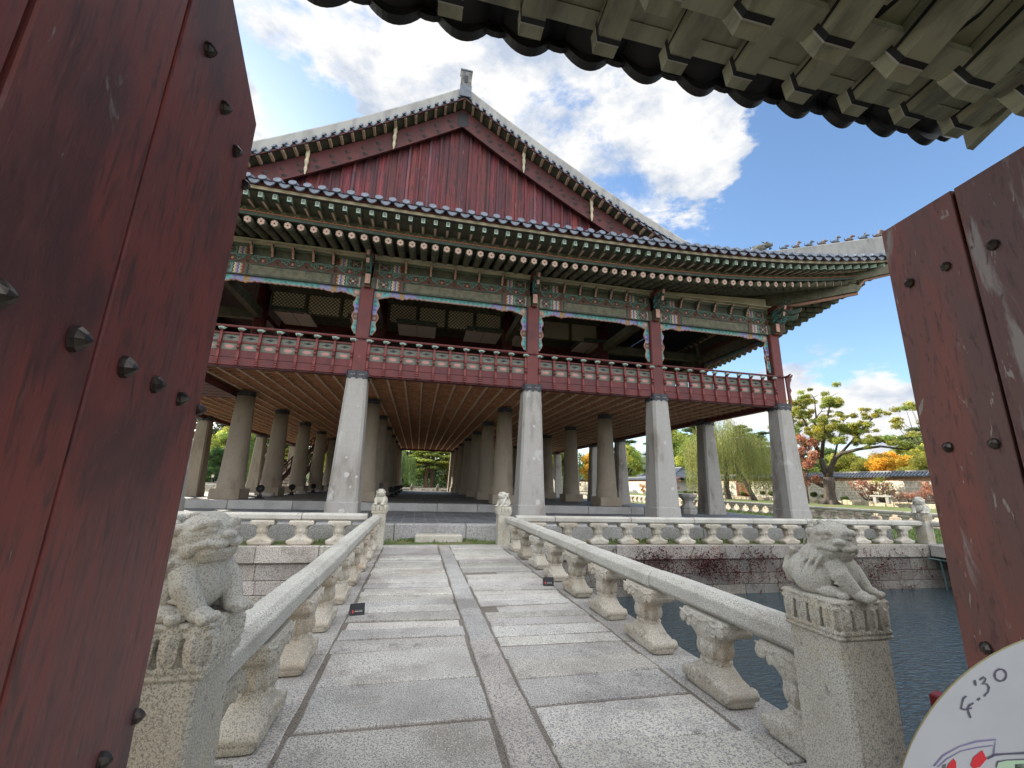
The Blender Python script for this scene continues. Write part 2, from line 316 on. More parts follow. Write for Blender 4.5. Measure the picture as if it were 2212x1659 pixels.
# ------------------------------------------------------------------ mesh collector
class G:
    def __init__(s):
        s.v = []; s.f = []; s.m = []; s.c = []; s.M = None; s.sm = []; s.smooth = False; s.tint = None
    def add(s, vs, fs, m=0):
        n = len(s.v)
        if s.M is not None: vs = [s.M @ Vector(p) for p in vs]
        s.v += [tuple(p) for p in vs]
        for f in fs:
            s.f.append(tuple(i + n for i in f)); s.m.append(m); s.sm.append(s.smooth); s.c.append(s.tint or (1, 1, 1))
    def box(s, x0, x1, y0, y1, z0, z1, m=0):
        s.add([(x0, y0, z0), (x1, y0, z0), (x1, y1, z0), (x0, y1, z0), (x0, y0, z1), (x1, y0, z1), (x1, y1, z1), (x0, y1, z1)],
              [(0, 3, 2, 1), (4, 5, 6, 7), (0, 1, 5, 4), (1, 2, 6, 5), (2, 3, 7, 6), (3, 0, 4, 7)], m)
    def rbox(s, x0, x1, y0, y1, z0, z1, r=.01, m=0):   # box with chamfered vertical edges and chamfered top and bottom rims
        def ring(i, z):
            a, b, c, d = x0 + i, x1 - i, y0 + i, y1 - i; k = r
            return [(a + k, c, z), (b - k, c, z), (b, c + k, z), (b, d - k, z), (b - k, d, z), (a + k, d, z), (a, d - k, z), (a, c + k, z)]
        s.loft([ring(r, z0), ring(0, z0 + r), ring(0, z1 - r), ring(r, z1)], m)
    def loft(s, rings, m=0, cap=True, closed=True):
        n = len(rings[0]); vs = [p for r in rings for p in r]; fs = []
        for k in range(len(rings) - 1):
            for i in range(n if closed else n - 1):
                j = (i + 1) % n
                fs.append((k * n + i, k * n + j, (k + 1) * n + j, (k + 1) * n + i))
        if cap:
            fs.append(tuple(range(n - 1, -1, -1))); fs.append(tuple((len(rings) - 1) * n + i for i in range(n)))
        s.add(vs, fs, m)
    def tube(s, pts, rad, n=8, m=0, cap=True):
        pts = [Vector(p) for p in pts]
        rr = rad if isinstance(rad, (list, tuple)) else [rad] * len(pts)
        rings = []; ref = None
        for i, p in enumerate(pts):
            d = (pts[min(i + 1, len(pts) - 1)] - pts[max(i - 1, 0)]).normalized()
            if ref is None:
                ref = Vector((0, 0, 1)) if abs(d.z) < .9 else Vector((1, 0, 0))
            a = d.cross(ref).normalized(); b = d.cross(a).normalized(); ref = a.cross(d) * 1.0
            rings.append([tuple(p + (a * math.cos(2 * PI * k / n) + b * math.sin(2 * PI * k / n)) * rr[i]) for k in range(n)])
        s.loft(rings, m, cap)
    def cyl(s, p0, p1, r0, r1=None, n=12, m=0):
        s.tube([p0, p1], [r0, r0 if r1 is None else r1], n, m)
    def lathe(s, prof, n=20, m=0, cx=0, cy=0, rot=0, cap=True):
        s.loft([[(cx + r * math.cos(2 * PI * k / n + rot), cy + r * math.sin(2 * PI * k / n + rot), z) for k in range(n)] for r, z in prof], m, cap)
    def sph(s, c, r, n=10, m=0, q=7):
        if not isinstance(r, (tuple, list)): r = (r, r, r)
        rings = []
        for i in range(1, q):
            a = PI * i / q
            rings.append([(c[0] + r[0] * math.sin(a) * math.cos(2 * PI * k / n), c[1] + r[1] * math.sin(a) * math.sin(2 * PI * k / n), c[2] - r[2] * math.cos(a)) for k in range(n)])
        s.loft(rings, m)
    def poly(s, pts, h, m=0, axis='Y'):   # polygon in a plane, extruded by h along axis
        def P(p, t):
            return (p[0], t, p[1]) if axis == 'Y' else (t, p[0], p[1]) if axis == 'X' else (p[0], p[1], t)
        n = len(pts); a, b = h
        s.add([P(p, a) for p in pts] + [P(p, b) for p in pts], [tuple(range(n)), tuple(range(2 * n - 1, n - 1, -1))] + [(i, i + n, (i + 1) % n + n, (i + 1) % n) for i in range(n)], m)
    def sweep(s, secs, m=0, cap=True):
        s.loft(secs, m, cap)
    def mesh(s, name, mats):
        me = bpy.data.meshes.new(name)
        me.from_pydata(s.v, [], s.f)
        for mt in mats: me.materials.append(mt)
        me.polygons.foreach_set('material_index', s.m)
        me.polygons.foreach_set('use_smooth', s.sm)
        if s.tint is not None:
            ca = me.color_attributes.new('tint', 'FLOAT_COLOR', 'CORNER')
            arr = np.repeat(np.array([(*c, 1) for c in s.c], dtype=np.float32), [len(f) for f in s.f], axis=0)
            ca.data.foreach_set('color', arr.ravel())
        me.validate(); me.update()
        return me
    def obj(s, name, mats, parent=None, at=None, world=False, rz=0):
        if not isinstance(mats, (list, tuple)): mats = [mats]
        o = bpy.data.objects.new(name, s.mesh(name, mats)); COL.objects.link(o)
        if parent is not None:
            o.parent = parent
            if world: o.location = -Vector(wloc(parent))
        if at is not None: o.location = at
        if rz: o.rotation_euler.z = rz
        return o
def wloc(o):
    v = Vector((0, 0, 0))
    while o is not None:
        v += o.location; o = o.parent
    return v
def recalc(o):
    bm = bmesh.new(); bm.from_mesh(o.data); bmesh.ops.recalc_face_normals(bm, faces=bm.faces); bm.to_mesh(o.data); bm.free(); return o
def bevel(o, w=.01, seg=2):
    b = o.modifiers.new('bevel', 'BEVEL'); b.width = w; b.segments = seg; b.limit_method = 'ANGLE'; b.angle_limit = R(40); return o
def thing(name, label, cat, loc=(0, 0, 0), rz=0, group=None):
    o = bpy.data.objects.new(name, None); COL.objects.link(o); o.location = loc; o.rotation_euler.z = rz; o.empty_display_size = .2
    o['label'] = label; o['category'] = cat
    if group: o['group'] = group
    return o
def tag(o, label, cat, group=None, kind=None):
    o['label'] = label; o['category'] = cat
    if group: o['group'] = group
    if kind: o['kind'] = kind
    return o
def struct(o): o['kind'] = 'structure'; return o
def inst(me, name, parent=None, at=(0, 0, 0), rot=(0, 0, 0), sc=None):
    o = bpy.data.objects.new(name, me); COL.objects.link(o); o.parent = parent; o.location = at; o.rotation_euler = rot
    if sc: o.scale = sc
    return o
def copytree(o, parent=None):
    c = o.copy(); COL.objects.link(c); c.parent = parent
    for ch in list(o.children): copytree(ch, c)
    return c
def remesh(g, name, mats, vox, smooth=1, fac=.5):
    me = g.mesh(name + '_raw', mats); o = bpy.data.objects.new(name + '_raw', me); COL.objects.link(o)
    r = o.modifiers.new('r', 'REMESH'); r.mode = 'VOXEL'; r.voxel_size = vox; r.use_smooth_shade = True
    if smooth:
        k = o.modifiers.new('s', 'SMOOTH'); k.iterations = smooth; k.factor = fac
    bm = bmesh.new(); bm.from_mesh(me); bmesh.ops.recalc_face_normals(bm, faces=bm.faces); bm.to_mesh(me); bm.free()
    dg = bpy.context.evaluated_depsgraph_get()
    res = bpy.data.meshes.new_from_object(o.evaluated_get(dg)); res.name = name
    bpy.data.objects.remove(o); bpy.data.meshes.remove(me)
    if not res.materials:
        for mt in mats: res.materials.append(mt)
    return res

# ------------------------------------------------------------------ ground, platforms, water
CX = [-13.28, -7.47, -2.26, 3.92, 9.14, 14.94]
RY = [15.0, 19.91, 24.93, 29.95, 34.97, 39.99, 45.01, 49.92]
WZ = -1.37
def plane(name, x0, x1, y0, y1, z, mat, n=1):
    g = G(); g.add([(x0, y0, z), (x1, y0, z), (x1, y1, z), (x0, y1, z)], [(0, 1, 2, 3)]); return struct(g.obj(name, mat))
plane('pond_water', -75, 33.2, -6, 88, WZ, WATER)
# the ground all round the pond, one sheet with a hole for the pond
g = G()
far = 2500
for (x0, x1, y0, y1) in ((-far, -72, -far, far), (33.4, far, -far, far), (-72, 33.4, 86, far), (-72, 33.4, -far, 1.2)):
    g.add([(x0, y0, -.004 if y1 < 5 else .45), (x1, y0, -.004 if y1 < 5 else .45), (x1, y1, -.004 if y1 < 5 else .45), (x0, y1, -.004 if y1 < 5 else .45)], [(0, 1, 2, 3)])
struct(g.obj('ground', DIRT))
g = G(); g.box(-72, 33.4, 1.0, 1.2, -2.2, -.01); g.box(33.2, 33.6, 1.2, 86, -2.2, .52); g.box(-72.4, -72, 1.2, 86, -2.2, .52); g.box(-72, 33.4, 86, 86.4, -2.2, .52)
BST = stone_course('pond bank masonry', (.50, .42, .32), (.38, .32, .25), (.24, .20, .16), .8, .38, .5, .03)
tag(g.obj('pond_bank', BST), 'sunlit stone retaining bank along the far shore of the pond', 'stone bank', kind='structure')
plane('lawn', -30, 26, 12.0, 55, 0, GRASSM)
g = G(); g.add([(17.15, 12.4, .012), (26, 12.4, .012), (26, 55, .012), (17.15, 55, .012)], [(0, 1, 2, 3)]); struct(g.obj('terrace_lawn', LAWN))
g = G(); g.add([(33.7, 10, .455), (44.9, 10, .60), (44.9, 85, .60), (33.7, 85, .455)], [(0, 1, 2, 3)]); struct(g.obj('shore_lawn', LAWN))
# lower platform with kerb blocks; upper platform with kerb blocks
g = G(); g.box(-15.3, 17.0, 13.0, 52.0, -.05, .421); struct(g.obj('lower_platform', PAVE))
g = G(); g.box(-8.65, 10.3, 18.85, 46.2, .42, .731); struct(g.obj('upper_platform', PAVEI))
def kerbs(name, x0, x1, y, z0, z1, w, lens, seed, joints=None):
    rr = random.Random(seed); g = G(); x = x0; js = list(joints or [])
    g.tint = (1, 1, 1)
    while x < x1 - .05:
        e = js.pop(0) if js else x + rr.uniform(*lens)
        e = min(e, x1); k = rr.uniform(.85, 1.12); g.tint = (k, k * rr.uniform(.97, 1.0), k * .98)
        dz = rr.uniform(-.008, .008); g.rbox(x + .006, e - .006, y, y + w, z0, z1 + dz, .022); x = e
    return struct(g.obj(name, KERB_T))
KERB_T = granite('granite kerb blocks', (.38, .375, .36), (.27, .26, .245), (.16, .16, .16), (.50, .49, .47), 55, [(1.2, (.17, .165, .16), .6, .75, True)], tint=True)
kerbs('lower_kerb', -15.4, 17.1, 12.86, -.05, .432, .42, (1.6, 2.4), 3, [-13.6, -11.7, -9.8, -7.5, -5.4, -2.9, -.90, .02 - .55, 1.5, 3.45])
kerbs('upper_kerb', -8.75, 10.4, 18.6, .41, .742, .4, (2.0, 2.7), 5, [-7.0, -4.7, -2.3, .9, 2.6])
g = G(); g.tint = (1, 1, 1)
for x in (16.72, -15.35): g.rbox(x, x + .4, 13.2, 52.2, -.05, .432, .02)
for x in (10.05, -8.75): g.rbox(x, x + .35, 19.0, 46.3, .41, .742, .02)
struct(g.obj('side_kerb', KERB_T))
g = G(); g.rbox(.06, 1.36, 12.42, 12.83, -.02, .195, .03)
tag(g.obj('step_stone', G_DECK if False else G_POST), 'low granite step block before the terrace kerb at the end of the bridge', 'step stone')

# island retaining wall (front) with coping
def wallblocks(g, x0, x1, y, z0, z1, lens, seed, proud=.0, deep=.35):
    rr = random.Random(seed); x = x0
    while x < x1:
        e = min(x + rr.uniform(*lens), x1); k = rr.uniform(.78, 1.12) * (1 if x < 3 else .80 if z1 > -.1 else .55); g.tint = (k * rr.uniform(.98, 1.05), k, k * rr.uniform(.93, 1.0))  # right of the bridge, shade and staining both painted into a darker tint
        g.rbox(x + .004, e - .004, y - proud + rr.uniform(-.012, .012), y + deep, z0 + .004, z1 - .004, .016); x = e
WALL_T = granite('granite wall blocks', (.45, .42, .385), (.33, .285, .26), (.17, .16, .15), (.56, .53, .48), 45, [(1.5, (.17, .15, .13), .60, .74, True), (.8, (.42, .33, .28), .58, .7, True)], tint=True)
tw = thing('retaining_wall', 'pale granite retaining wall of the island rising from the pond, vines on its right half', 'stone wall', (5, 12, 0))
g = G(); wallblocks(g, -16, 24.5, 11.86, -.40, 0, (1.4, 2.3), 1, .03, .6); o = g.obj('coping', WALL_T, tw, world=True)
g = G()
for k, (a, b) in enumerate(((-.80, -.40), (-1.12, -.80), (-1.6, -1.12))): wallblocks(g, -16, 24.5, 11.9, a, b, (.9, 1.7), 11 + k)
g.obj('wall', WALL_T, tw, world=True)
g = G(); g.tint = (.9, .9, .9); g.box(-16, 24.5, 12.2, 13.2, -1.8, -.06); g.box(24.2, 26, 12, 55, -1.8, -.03); g.box(-30, 26, 54.5, 55.2, -1.8, -.03); g.box(-30, -15.9, 12.1, 55, -1.8, -.03); g.obj('core', WALL_T, tw, world=True)

# ------------------------------------------------------------------ pavilion
PV = thing('pavilion', 'huge two storey open wooden pavilion on stone pillars with red gable and grey tiled roof', 'pavilion', (.83, 32.4, .42))
PL = -Vector((.83, 32.4, .42))
def sqring(c, h, k, z):
    x, y = c; k = min(k, h)
    return [(x - h + k, y - h, z), (x + h - k, y - h, z), (x + h, y - h + k, z), (x + h, y + h - k, z), (x + h - k, y + h, z), (x - h + k, y + h, z), (x - h, y + h - k, z), (x - h, y - h + k, z)]
def sq_pillar(g, z0=0.0):
    g.loft([sqring((0, 0), .50, .05, z0), sqring((0, 0), .485, .05, .50), sqring((0, 0), .465, .06, .515), sqring((0, 0), .43, .075, 1.6), sqring((0, 0), .375, .085, 3.4), sqring((0, 0), .335, .09, 4.58)])
def capband(g, h, z0, z1, rnd_=False):
    pts = lambda z, k: sqring((0, 0), h + k, .05, z)
    if rnd_: g.lathe([(h, z0), (h + .012, z0 + .02), (h + .012, z1)], 24)
    else: g.loft([pts(z0 + .03, .004), pts(z0 + .03, .012), pts(z1, .012)])
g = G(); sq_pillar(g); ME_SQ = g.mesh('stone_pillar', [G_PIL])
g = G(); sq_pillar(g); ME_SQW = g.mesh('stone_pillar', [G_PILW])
g = G(); capband(g, .335, 4.55, 4.82)
# scalloped lower edge and little pale cloud marks of the painted band
for fx in range(4):
    g.M = Matrix.Rotation(fx * PI / 2, 4, 'Z')
    for k in range(3):
        g.cyl((-.22 + .22 * k, -.349, 4.585), (-.22 + .22 * k, -.352, 4.585), .055, n=10)
    for k in (-.15, .15):
        g.tube([(k + .075 * math.cos(a) * (1 if a < PI / 2 else 1), -.352, 4.66 + .03 * abs(math.sin(2 * a)) + .012) for a in [PI * t / 10 for t in range(11)]], .006, 4, 1)
g.M = None
ME_CB = g.mesh('cap_band', [CAPB, WHT])
g = G(); g.smooth = False
g.rbox(-.55, .55, -.55, .55, 0, .42, .02); g.smooth = True
g.lathe([(.52, .415), (.515, .43), (.505, .75), (.502, .765), (.485, .775), (.46, 1.4), (.42, 2.4), (.375, 3.5), (.345, 4.27)], 28)
ME_RD = g.mesh('stone_pillar', [G_PILW])
g = G(); capband(g, .345, 4.25, 4.47, True); ME_CR = g.mesh('cap_band', [CAPB])
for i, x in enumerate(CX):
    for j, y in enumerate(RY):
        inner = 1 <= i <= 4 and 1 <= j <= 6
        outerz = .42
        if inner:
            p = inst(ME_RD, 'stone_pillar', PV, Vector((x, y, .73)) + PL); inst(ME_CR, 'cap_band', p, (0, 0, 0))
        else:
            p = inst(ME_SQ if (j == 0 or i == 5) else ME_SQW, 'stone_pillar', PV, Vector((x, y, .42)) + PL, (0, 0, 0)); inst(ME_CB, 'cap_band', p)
# dark mouth stains come from the material; patches of repair mortar on the near pillars
def patches(pil, spots):
    for (x, z, r, side) in spots:
        h = np.interp(z, [0, .5, 1.6, 3.4, 4.6], [.50, .47, .43, .375, .335])
        gg = G(); pts = [(x + r * (1 + .18 * math.sin(3 * a + x * 9)) * math.cos(a), z + r * 1.25 * (1 + .12 * math.cos(2 * a)) * math.sin(a)) for a in [2 * PI * k / 14 for k in range(14)]]
        hh = lambda zz: -np.interp(zz, [0, .5, .515, 1.6, 3.4, 4.6], [.50, .485, .465, .43, .375, .335]) - .004
        gg.add([(p[0], hh(p[1]), p[1]) for p in pts], [tuple(range(14))]); gg.obj('repair_patch', M('repair mortar', (.44, .42, .395), .9), pil) if False else gg.obj('repair_patch', REP, pil)
REP = M('repair mortar', (.46, .44, .41), .9, (.38, .36, .34), 20)
pils = {(round(o.location.x - PL.x, 2), round(o.location.y - PL.y, 2)): o for o in PV.children}
patches(pils[(-2.26, 15.0)], [(.05, 1.35, .075, 0), (.03, .22, .085, 0), (-.02, 1.9, .03, 0), (.22, .13, .07, 0), (.15, 3.6, .03, 0), (.36, 1.3, .04, 0), (.2, .98, .03, 0), (-.35, .16, .03, 0)])
patches(pils[(3.92, 15.0)], [(.05, 3.25, .04, 0), (.20, .62, .085, 0), (.06, 2.1, .05, 0)])
patches(pils[(9.14, 15.0)], [(.02, 2.9, .055, 0), (.2, 1.2, .06, 0), (.0, 1.5, .02, 0)])
patches(pils[(14.94, 15.0)], [(.1, 1.4, .04, 0), (.2, .8, .025, 0)])

PINKC = M('coffer cream', (.52, .40, .28), .7); DKC = M('coffer rust', (.24, .085, .045), .8, (.10, .06, .035), 7); TAN2 = M('reddish timber', (.50, .25, .14), .7, (.36, .17, .09), 4)
# ceiling over the ground floor: coffered lattice painted orange, cream and green
g = G()
X0, X1, Y0, Y1 = -13.28, 14.94, 15.0, 49.92
g.box(X0, X1, Y0, Y1, 5.42, 5.6, 3)
px = .62
nx = int((X1 - X0) / px); nyc = int((Y1 - Y0) / .42)
for k in range(nx + 1):
    x = X0 + (X1 - X0) * k / nx; g.box(x - .036, x + .036, Y0, Y1, 5.255, 5.42, 0)
for k in range(nyc + 1):
    y = Y0 + (Y1 - Y0) * k / nyc; g.box(X0, X1, y - .028, y + .028, 5.29, 5.42, 4)
for k in range(nx):
    xa = X0 + (X1 - X0) * (k + .5) / nx
    for q in range(nyc):
        ya = Y0 + (Y1 - Y0) * (q + .5) / nyc
        # medallion
        g.add([(xa - .18, ya - .04, 5.395), (xa, ya - .12, 5.395), (xa + .18, ya - .04, 5.395), (xa + .18, ya + .04, 5.395), (xa, ya + .12, 5.395), (xa - .18, ya + .04, 5.395)], [(0, 1, 2, 3, 4, 5)], 1)
        g.add([(xa - .11, ya - .055, 5.388), (xa + .11, ya - .055, 5.388), (xa + .11, ya + .055, 5.388), (xa - .11, ya + .055, 5.388)], [(0, 1, 2, 3)], 2)
        for sy in (-1, 1):
            g.add([(xa - .2, ya + sy * .17, 5.38), (xa + .2, ya + sy * .17, 5.38), (xa + .2, ya + sy * .145, 5.38), (xa - .2, ya + sy * .145, 5.38)], [(0, 1, 2, 3)], 2)
g.obj('coffered_ceiling', [TAN, ORG, PINKC, DKC, TAN2], PV, world=True)

# red floor beams, boards and balcony panels round the upper floor
def frame(side):
    """side frame: along-axis coordinate s, outward coordinate o (metres outside the column line) -> world"""
    if side == 'E': return Matrix(((1, 0, 0, 0), (0, -1, 0, 15.0), (0, 0, 1, 0), (0, 0, 0, 1)))
    if side == 'N': return Matrix(((0, 1, 0, 14.94), (1, 0, 0, 0), (0, 0, 1, 0), (0, 0, 0, 1)))
    if side == 'W': return Matrix(((1, 0, 0, 0), (0, 1, 0, 49.92), (0, 0, 1, 0), (0, 0, 0, 1)))
    return Matrix(((0, -1, 0, -13.28), (1, 0, 0, 0), (0, 0, 1, 0), (0, 0, 0, 1)))
LOTUS = None
def railing_bay(F, a, b, npost, name='balcony_railing', detail=True):
    base = G(); base.M = F
    s0, s1 = a + .24, b - .24
    base.box(a + .25, b - .25, -.12, .12, 5.10, 5.36, 0)           # floor beam
    base.box(s0, s1, .10, .17, 5.14, 5.392, 0); base.box(s0, s1, .10, .164, 5.407, 5.64, 0)  # wide boards
    base.box(s0, s1, -.10, .09, 5.36, 5.62, 0)
    r = base.obj(name, [REDB, GREYP, BLACK, PINKP, DRED], PV, world=True)
    pg = G(); pg.M = F
    w = (s1 - s0) / npost
    for k in range(npost):
        x0, x1 = s0 + k * w, s0 + (k + 1) * w; c = (x0 + x1) / 2
        pg.box(x0 + .03, x1 - .03, .095, .125, 5.65, 5.90, 1)       # grey panel with pink lozenge
        z = 5.775; hw, hh = w * .27, .055
        for yy in (.129,):
            pts = [(c - hw, z), (c - hw * .72, z - hh * .45), (c - hw * .5, z - hh), (c + hw * .5, z - hh), (c + hw * .72, z - hh * .45), (c + hw, z), (c + hw * .72, z + hh * .45), (c + hw * .5, z + hh), (c - hw * .5, z + hh), (c - hw * .72, z + hh * .45)]
            pg.add([(p[0], yy, p[1]) for p in pts], [tuple(range(10))], 3)
        # upper pierced panel: two frames round the dark opening
        pg.box(x0 + .03, x1 - .03, .08, .10, 5.98, 6.20, 1)
        z = 6.09
        for cc, q in ((x0 + .035, 1), (x1 - .035, -1)):
            pass
        pts = []
        for t in range(20):
            an = 2 * PI * t / 20; rr_ = 1 + .28 * math.cos(4 * an)
            pts.append((c + w * .20 * rr_ * math.cos(an), z + .040 * (1 + .25 * math.cos(4 * an)) * math.sin(an)))
        pg.add([(p[0], .104, p[1]) for p in pts], [tuple(range(20))], 2)
        pg.box(c - w / 2 - .02, c - w / 2 + .02, .07, .12, 5.9, 6.24, 0)
    pg.box(s0, s1, .06, .15, 5.90, 5.97, 0); pg.box(s0, s1, .06, .15, 6.20, 6.26, 0); pg.box(s0, s1, .10, .16, 5.635, 5.655, 4)
    pg.obj('rail_panel', [RED, GREYP, BLACK, PINKP, DRED], r).location = (0, 0, 0)
    if detail:
        hg = G(); hg.M = F; hg.tube([(a + .02, .25, 6.435), (b - .02, .25, 6.435)], .045, 8, 0)
        hg.obj('handrail', RED, r)
        for k in range(npost + 1):
            x = s0 + .03 + (s1 - s0 - .06) * k / npost
            ang = {'E': 0, 'N': PI / 2, 'W': PI, 'S': -PI / 2}[SIDE]
            p = F @ Vector((x, .17, 0))
            o = inst(ME_RP, 'rail_post', r, p + Vector((0, 0, 5.62)) + PL - r.location, (0, 0, ang))
            if False: pass
    return r
GREYP = M('grey green panel', (.155, .165, .13), .7, (.11, .12, .095), 6)
PINKP = M('pink lozenge paint', (.42, .20, .18), .7, (.36, .18, .16), 9)
DRED = M('shadow gap red', (.07, .012, .012), .7)
# curved red rail post with turned drop below and green lotus cap
g = G()
prof = [(0, -.50), (-.07, -.47), (-.05, -.43), (-.08, -.40), (-.05, -.36), (-.08, -.32), (-.05, -.28), (-.07, -.24), (-.05, -.12), (-.05, 0), (-.08, .06), (-.13, .10), (-.08, .17), (-.12, .23), (-.07, .30), (-.05, .50), (-.055, .62), (-.11, .70)]
back = [(.03, .70), (.03, -.50)]
g.poly([(p[0], p[1]) for p in prof] + back, (-.038, .038), 0, 'X')
g.M = Matrix.Translation((0, -.06, .70))
g.loft([[(math.cos(a) * .05 * 1.6, math.sin(a) * .05, -.01) for a in [2 * PI * k / 8 for k in range(8)]], [(math.cos(a) * .135 * (1 + .12 * math.cos(3 * a)), math.sin(a) * .075, .055) for a in [2 * PI * k / 8 for k in range(8)]], [(math.cos(a) * .09, math.sin(a) * .055, .075) for a in [2 * PI * k / 8 for k in range(8)]]], 1)
g.add([(-.07, -.068, .02), (.07, -.068, .02), (.03, -.06, -.02), (-.03, -.06, -.02)], [(0, 1, 2, 3)], 2)
g.M = None
ME_RP = g.mesh('rail_post', [REDL, MINTL := M('lotus mint', (.33, .44, .38), .6), GREEN])
for k in range(5):
    SIDE = 'E'; railing_bay(frame('E'), CX[k], CX[k + 1], [7, 8, 10, 8, 9][k] if k != 2 else 10)
for k in range(7):
    SIDE = 'N'; railing_bay(frame('N'), RY[k], RY[k + 1], 8, detail=(k < 3))
    SIDE = 'S'; railing_bay(frame('S'), RY[k], RY[k + 1], 8, detail=False)
for k in range(5): SIDE = 'W'; railing_bay(frame('W'), CX[k], CX[k + 1], 8, detail=False)
# corner handrail knob, projecting past the north-east corner column
g = G(); g.tube([(14.9, 14.75, 6.435), (15.35, 14.75, 6.44), (15.5, 14.75, 6.47), (15.58, 14.75, 6.56)], [.045, .045, .05, .03], 8); g.tube([(15.19, 15.0, 6.435), (15.19, 14.6, 6.44), (15.19, 14.45, 6.50)], [.045, .045, .03], 8)
g.poly([(15.42, 6.44), (15.5, 6.36), (15.40, 6.2), (15.36, 6.0), (15.42, 5.85), (15.34, 5.7), (15.38, 5.5), (15.32, 5.2), (15.25, 5.1), (15.2, 6.44)], (14.72, 14.78), 0, 'Y')
g.obj('handrail_end', RED, PV, world=True)
# upper floor
g = G(); g.box(-13.0, 14.6, 15.3, 49.6, 5.605, 5.72, 0); g.obj('upper_floor', BROWN, PV, world=True)
# wooden columns of the upper storey
g = G(); g.rbox(-.235, .235, -.235, .235, 5.2, 8.37, .03); g.M = None; ME_WC = g.mesh('wood_column', [RED])
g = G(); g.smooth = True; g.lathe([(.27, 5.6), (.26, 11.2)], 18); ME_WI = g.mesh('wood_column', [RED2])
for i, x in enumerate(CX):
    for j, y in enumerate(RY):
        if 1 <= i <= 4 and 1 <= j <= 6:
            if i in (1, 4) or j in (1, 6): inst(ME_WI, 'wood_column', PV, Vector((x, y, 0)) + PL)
        else: inst(ME_WC, 'wood_column', PV, Vector((x, y, 0)) + PL)

# ---- lintels, carved frames, scroll bands, brackets
BANDC = [3, 6, 7, 5, 9, 4, 8, 10, 11, 3, 6]
DM = [OLIVE, BLACK, MINT, GREEN, BLUE, OCH, PINK, WHT, RED, BROWN, TEAL, PURP, OLIVED, CREAM]
def bands(g, s_edge, dirn, z0, z1, o, seed):
    """painted wavy stripes at a beam's end, running from the column inwards; ends with a rosette panel"""
    x = s_edge
    order = [3, 6, 9, 3] ; order2 = [2, 1, 13, 6, 4, 7, 5, 8, 9, 3, 1]
    h = z1 - z0
    g.box(min(x, x + dirn * .07), max(x, x + dirn * .07), o, o + .012, z0, z1, 3); x += dirn * .07
    g.box(min(x, x + dirn * .04), max(x, x + dirn * .04), o, o + .013, z0, z1, 6); x += dirn * .04
    a, b = min(x, x + dirn * .40), max(x, x + dirn * .40)
    g.box(a, b, o, o + .010, z0, z1, 3)
    cx, cz = (a + b) / 2, (z0 + z1) / 2
    for k in range(8):
        an = 2 * PI * k / 8; g.add([(cx + .075 * math.cos(an) + .055 * math.cos(t), o + .014, cz + .075 * math.sin(an) + .055 * math.sin(t)) for t in [2 * PI * q / 8 for q in range(8)]], [tuple(range(8))], 6 if k % 2 else 8)
    g.add([(cx + .05 * math.cos(t), o + .018, cz + .05 * math.sin(t)) for t in [2 * PI * q / 10 for q in range(10)]], [tuple(range(10))], 7)
    for kx in (-1, 1):
        for kz in (-1, 1):
            g.add([(cx + kx * .17 + .028 * math.cos(t), o + .014, cz + kz * h * .33 + .04 * math.sin(t)) for t in [2 * PI * q / 6 for q in range(6)]], [tuple(range(6))], 2)
    x += dirn * .40
    for c in order2:
        w = .035 if c == 1 else .052
        n = 7; vs = []
        for q in range(n):
            z = z0 + h * q / (n - 1); off = dirn * .022 * (1 if q % 2 else -1)
            vs += [(x + off, o + .014, z), (x + off + dirn * w, o + .014, z)]
        g.add(vs, [(2 * q, 2 * q + 1, 2 * q + 3, 2 * q + 2) for q in range(n - 1)], c); x += dirn * w
    return x
def curl(g, cx, cz, o, r, turns, a0, sgn, m=2, th=.017):
    pts = []
    n = int(14 * turns)
    for k in range(n + 1):
        t = k / n; a = a0 + sgn * turns * 2 * PI * t; rr_ = r * (1 - .78 * t)
        pts.append((cx + rr_ * math.cos(a), o, cz + rr_ * math.sin(a)))
    g.tube(pts, th, 4, m)
def scrollmotif(g, c, z, o, w, h):
    for sx in (-1, 1):
        curl(g, c + sx * w * .22, z + h * .05, o, h * .30, 1.2, PI if sx > 0 else 0, -sx)
        curl(g, c + sx * w * .40, z + h * .2, o, h * .17, 1.1, 0, sx)
        g.tube([(c, o, z - h * .42), (c + sx * w * .14, o, z - h * .36), (c + sx * w * .30, o, z - h * .1), (c + sx * w * .47, o, z + h * .38)], .015, 4, 2)
    g.tube([(c - w * .5, o, z + h * .42), (c - w * .3, o, z + h * .36), (c, o, z + h * .44), (c + w * .3, o, z + h * .36), (c + w * .5, o, z + h * .42)], .014, 4, 2)
    g.add([(c - .05, o - .005, z), (c, o - .005, z - .06), (c + .05, o - .005, z), (c, o - .005, z + .06)], [(0, 1, 2, 3)], 6)
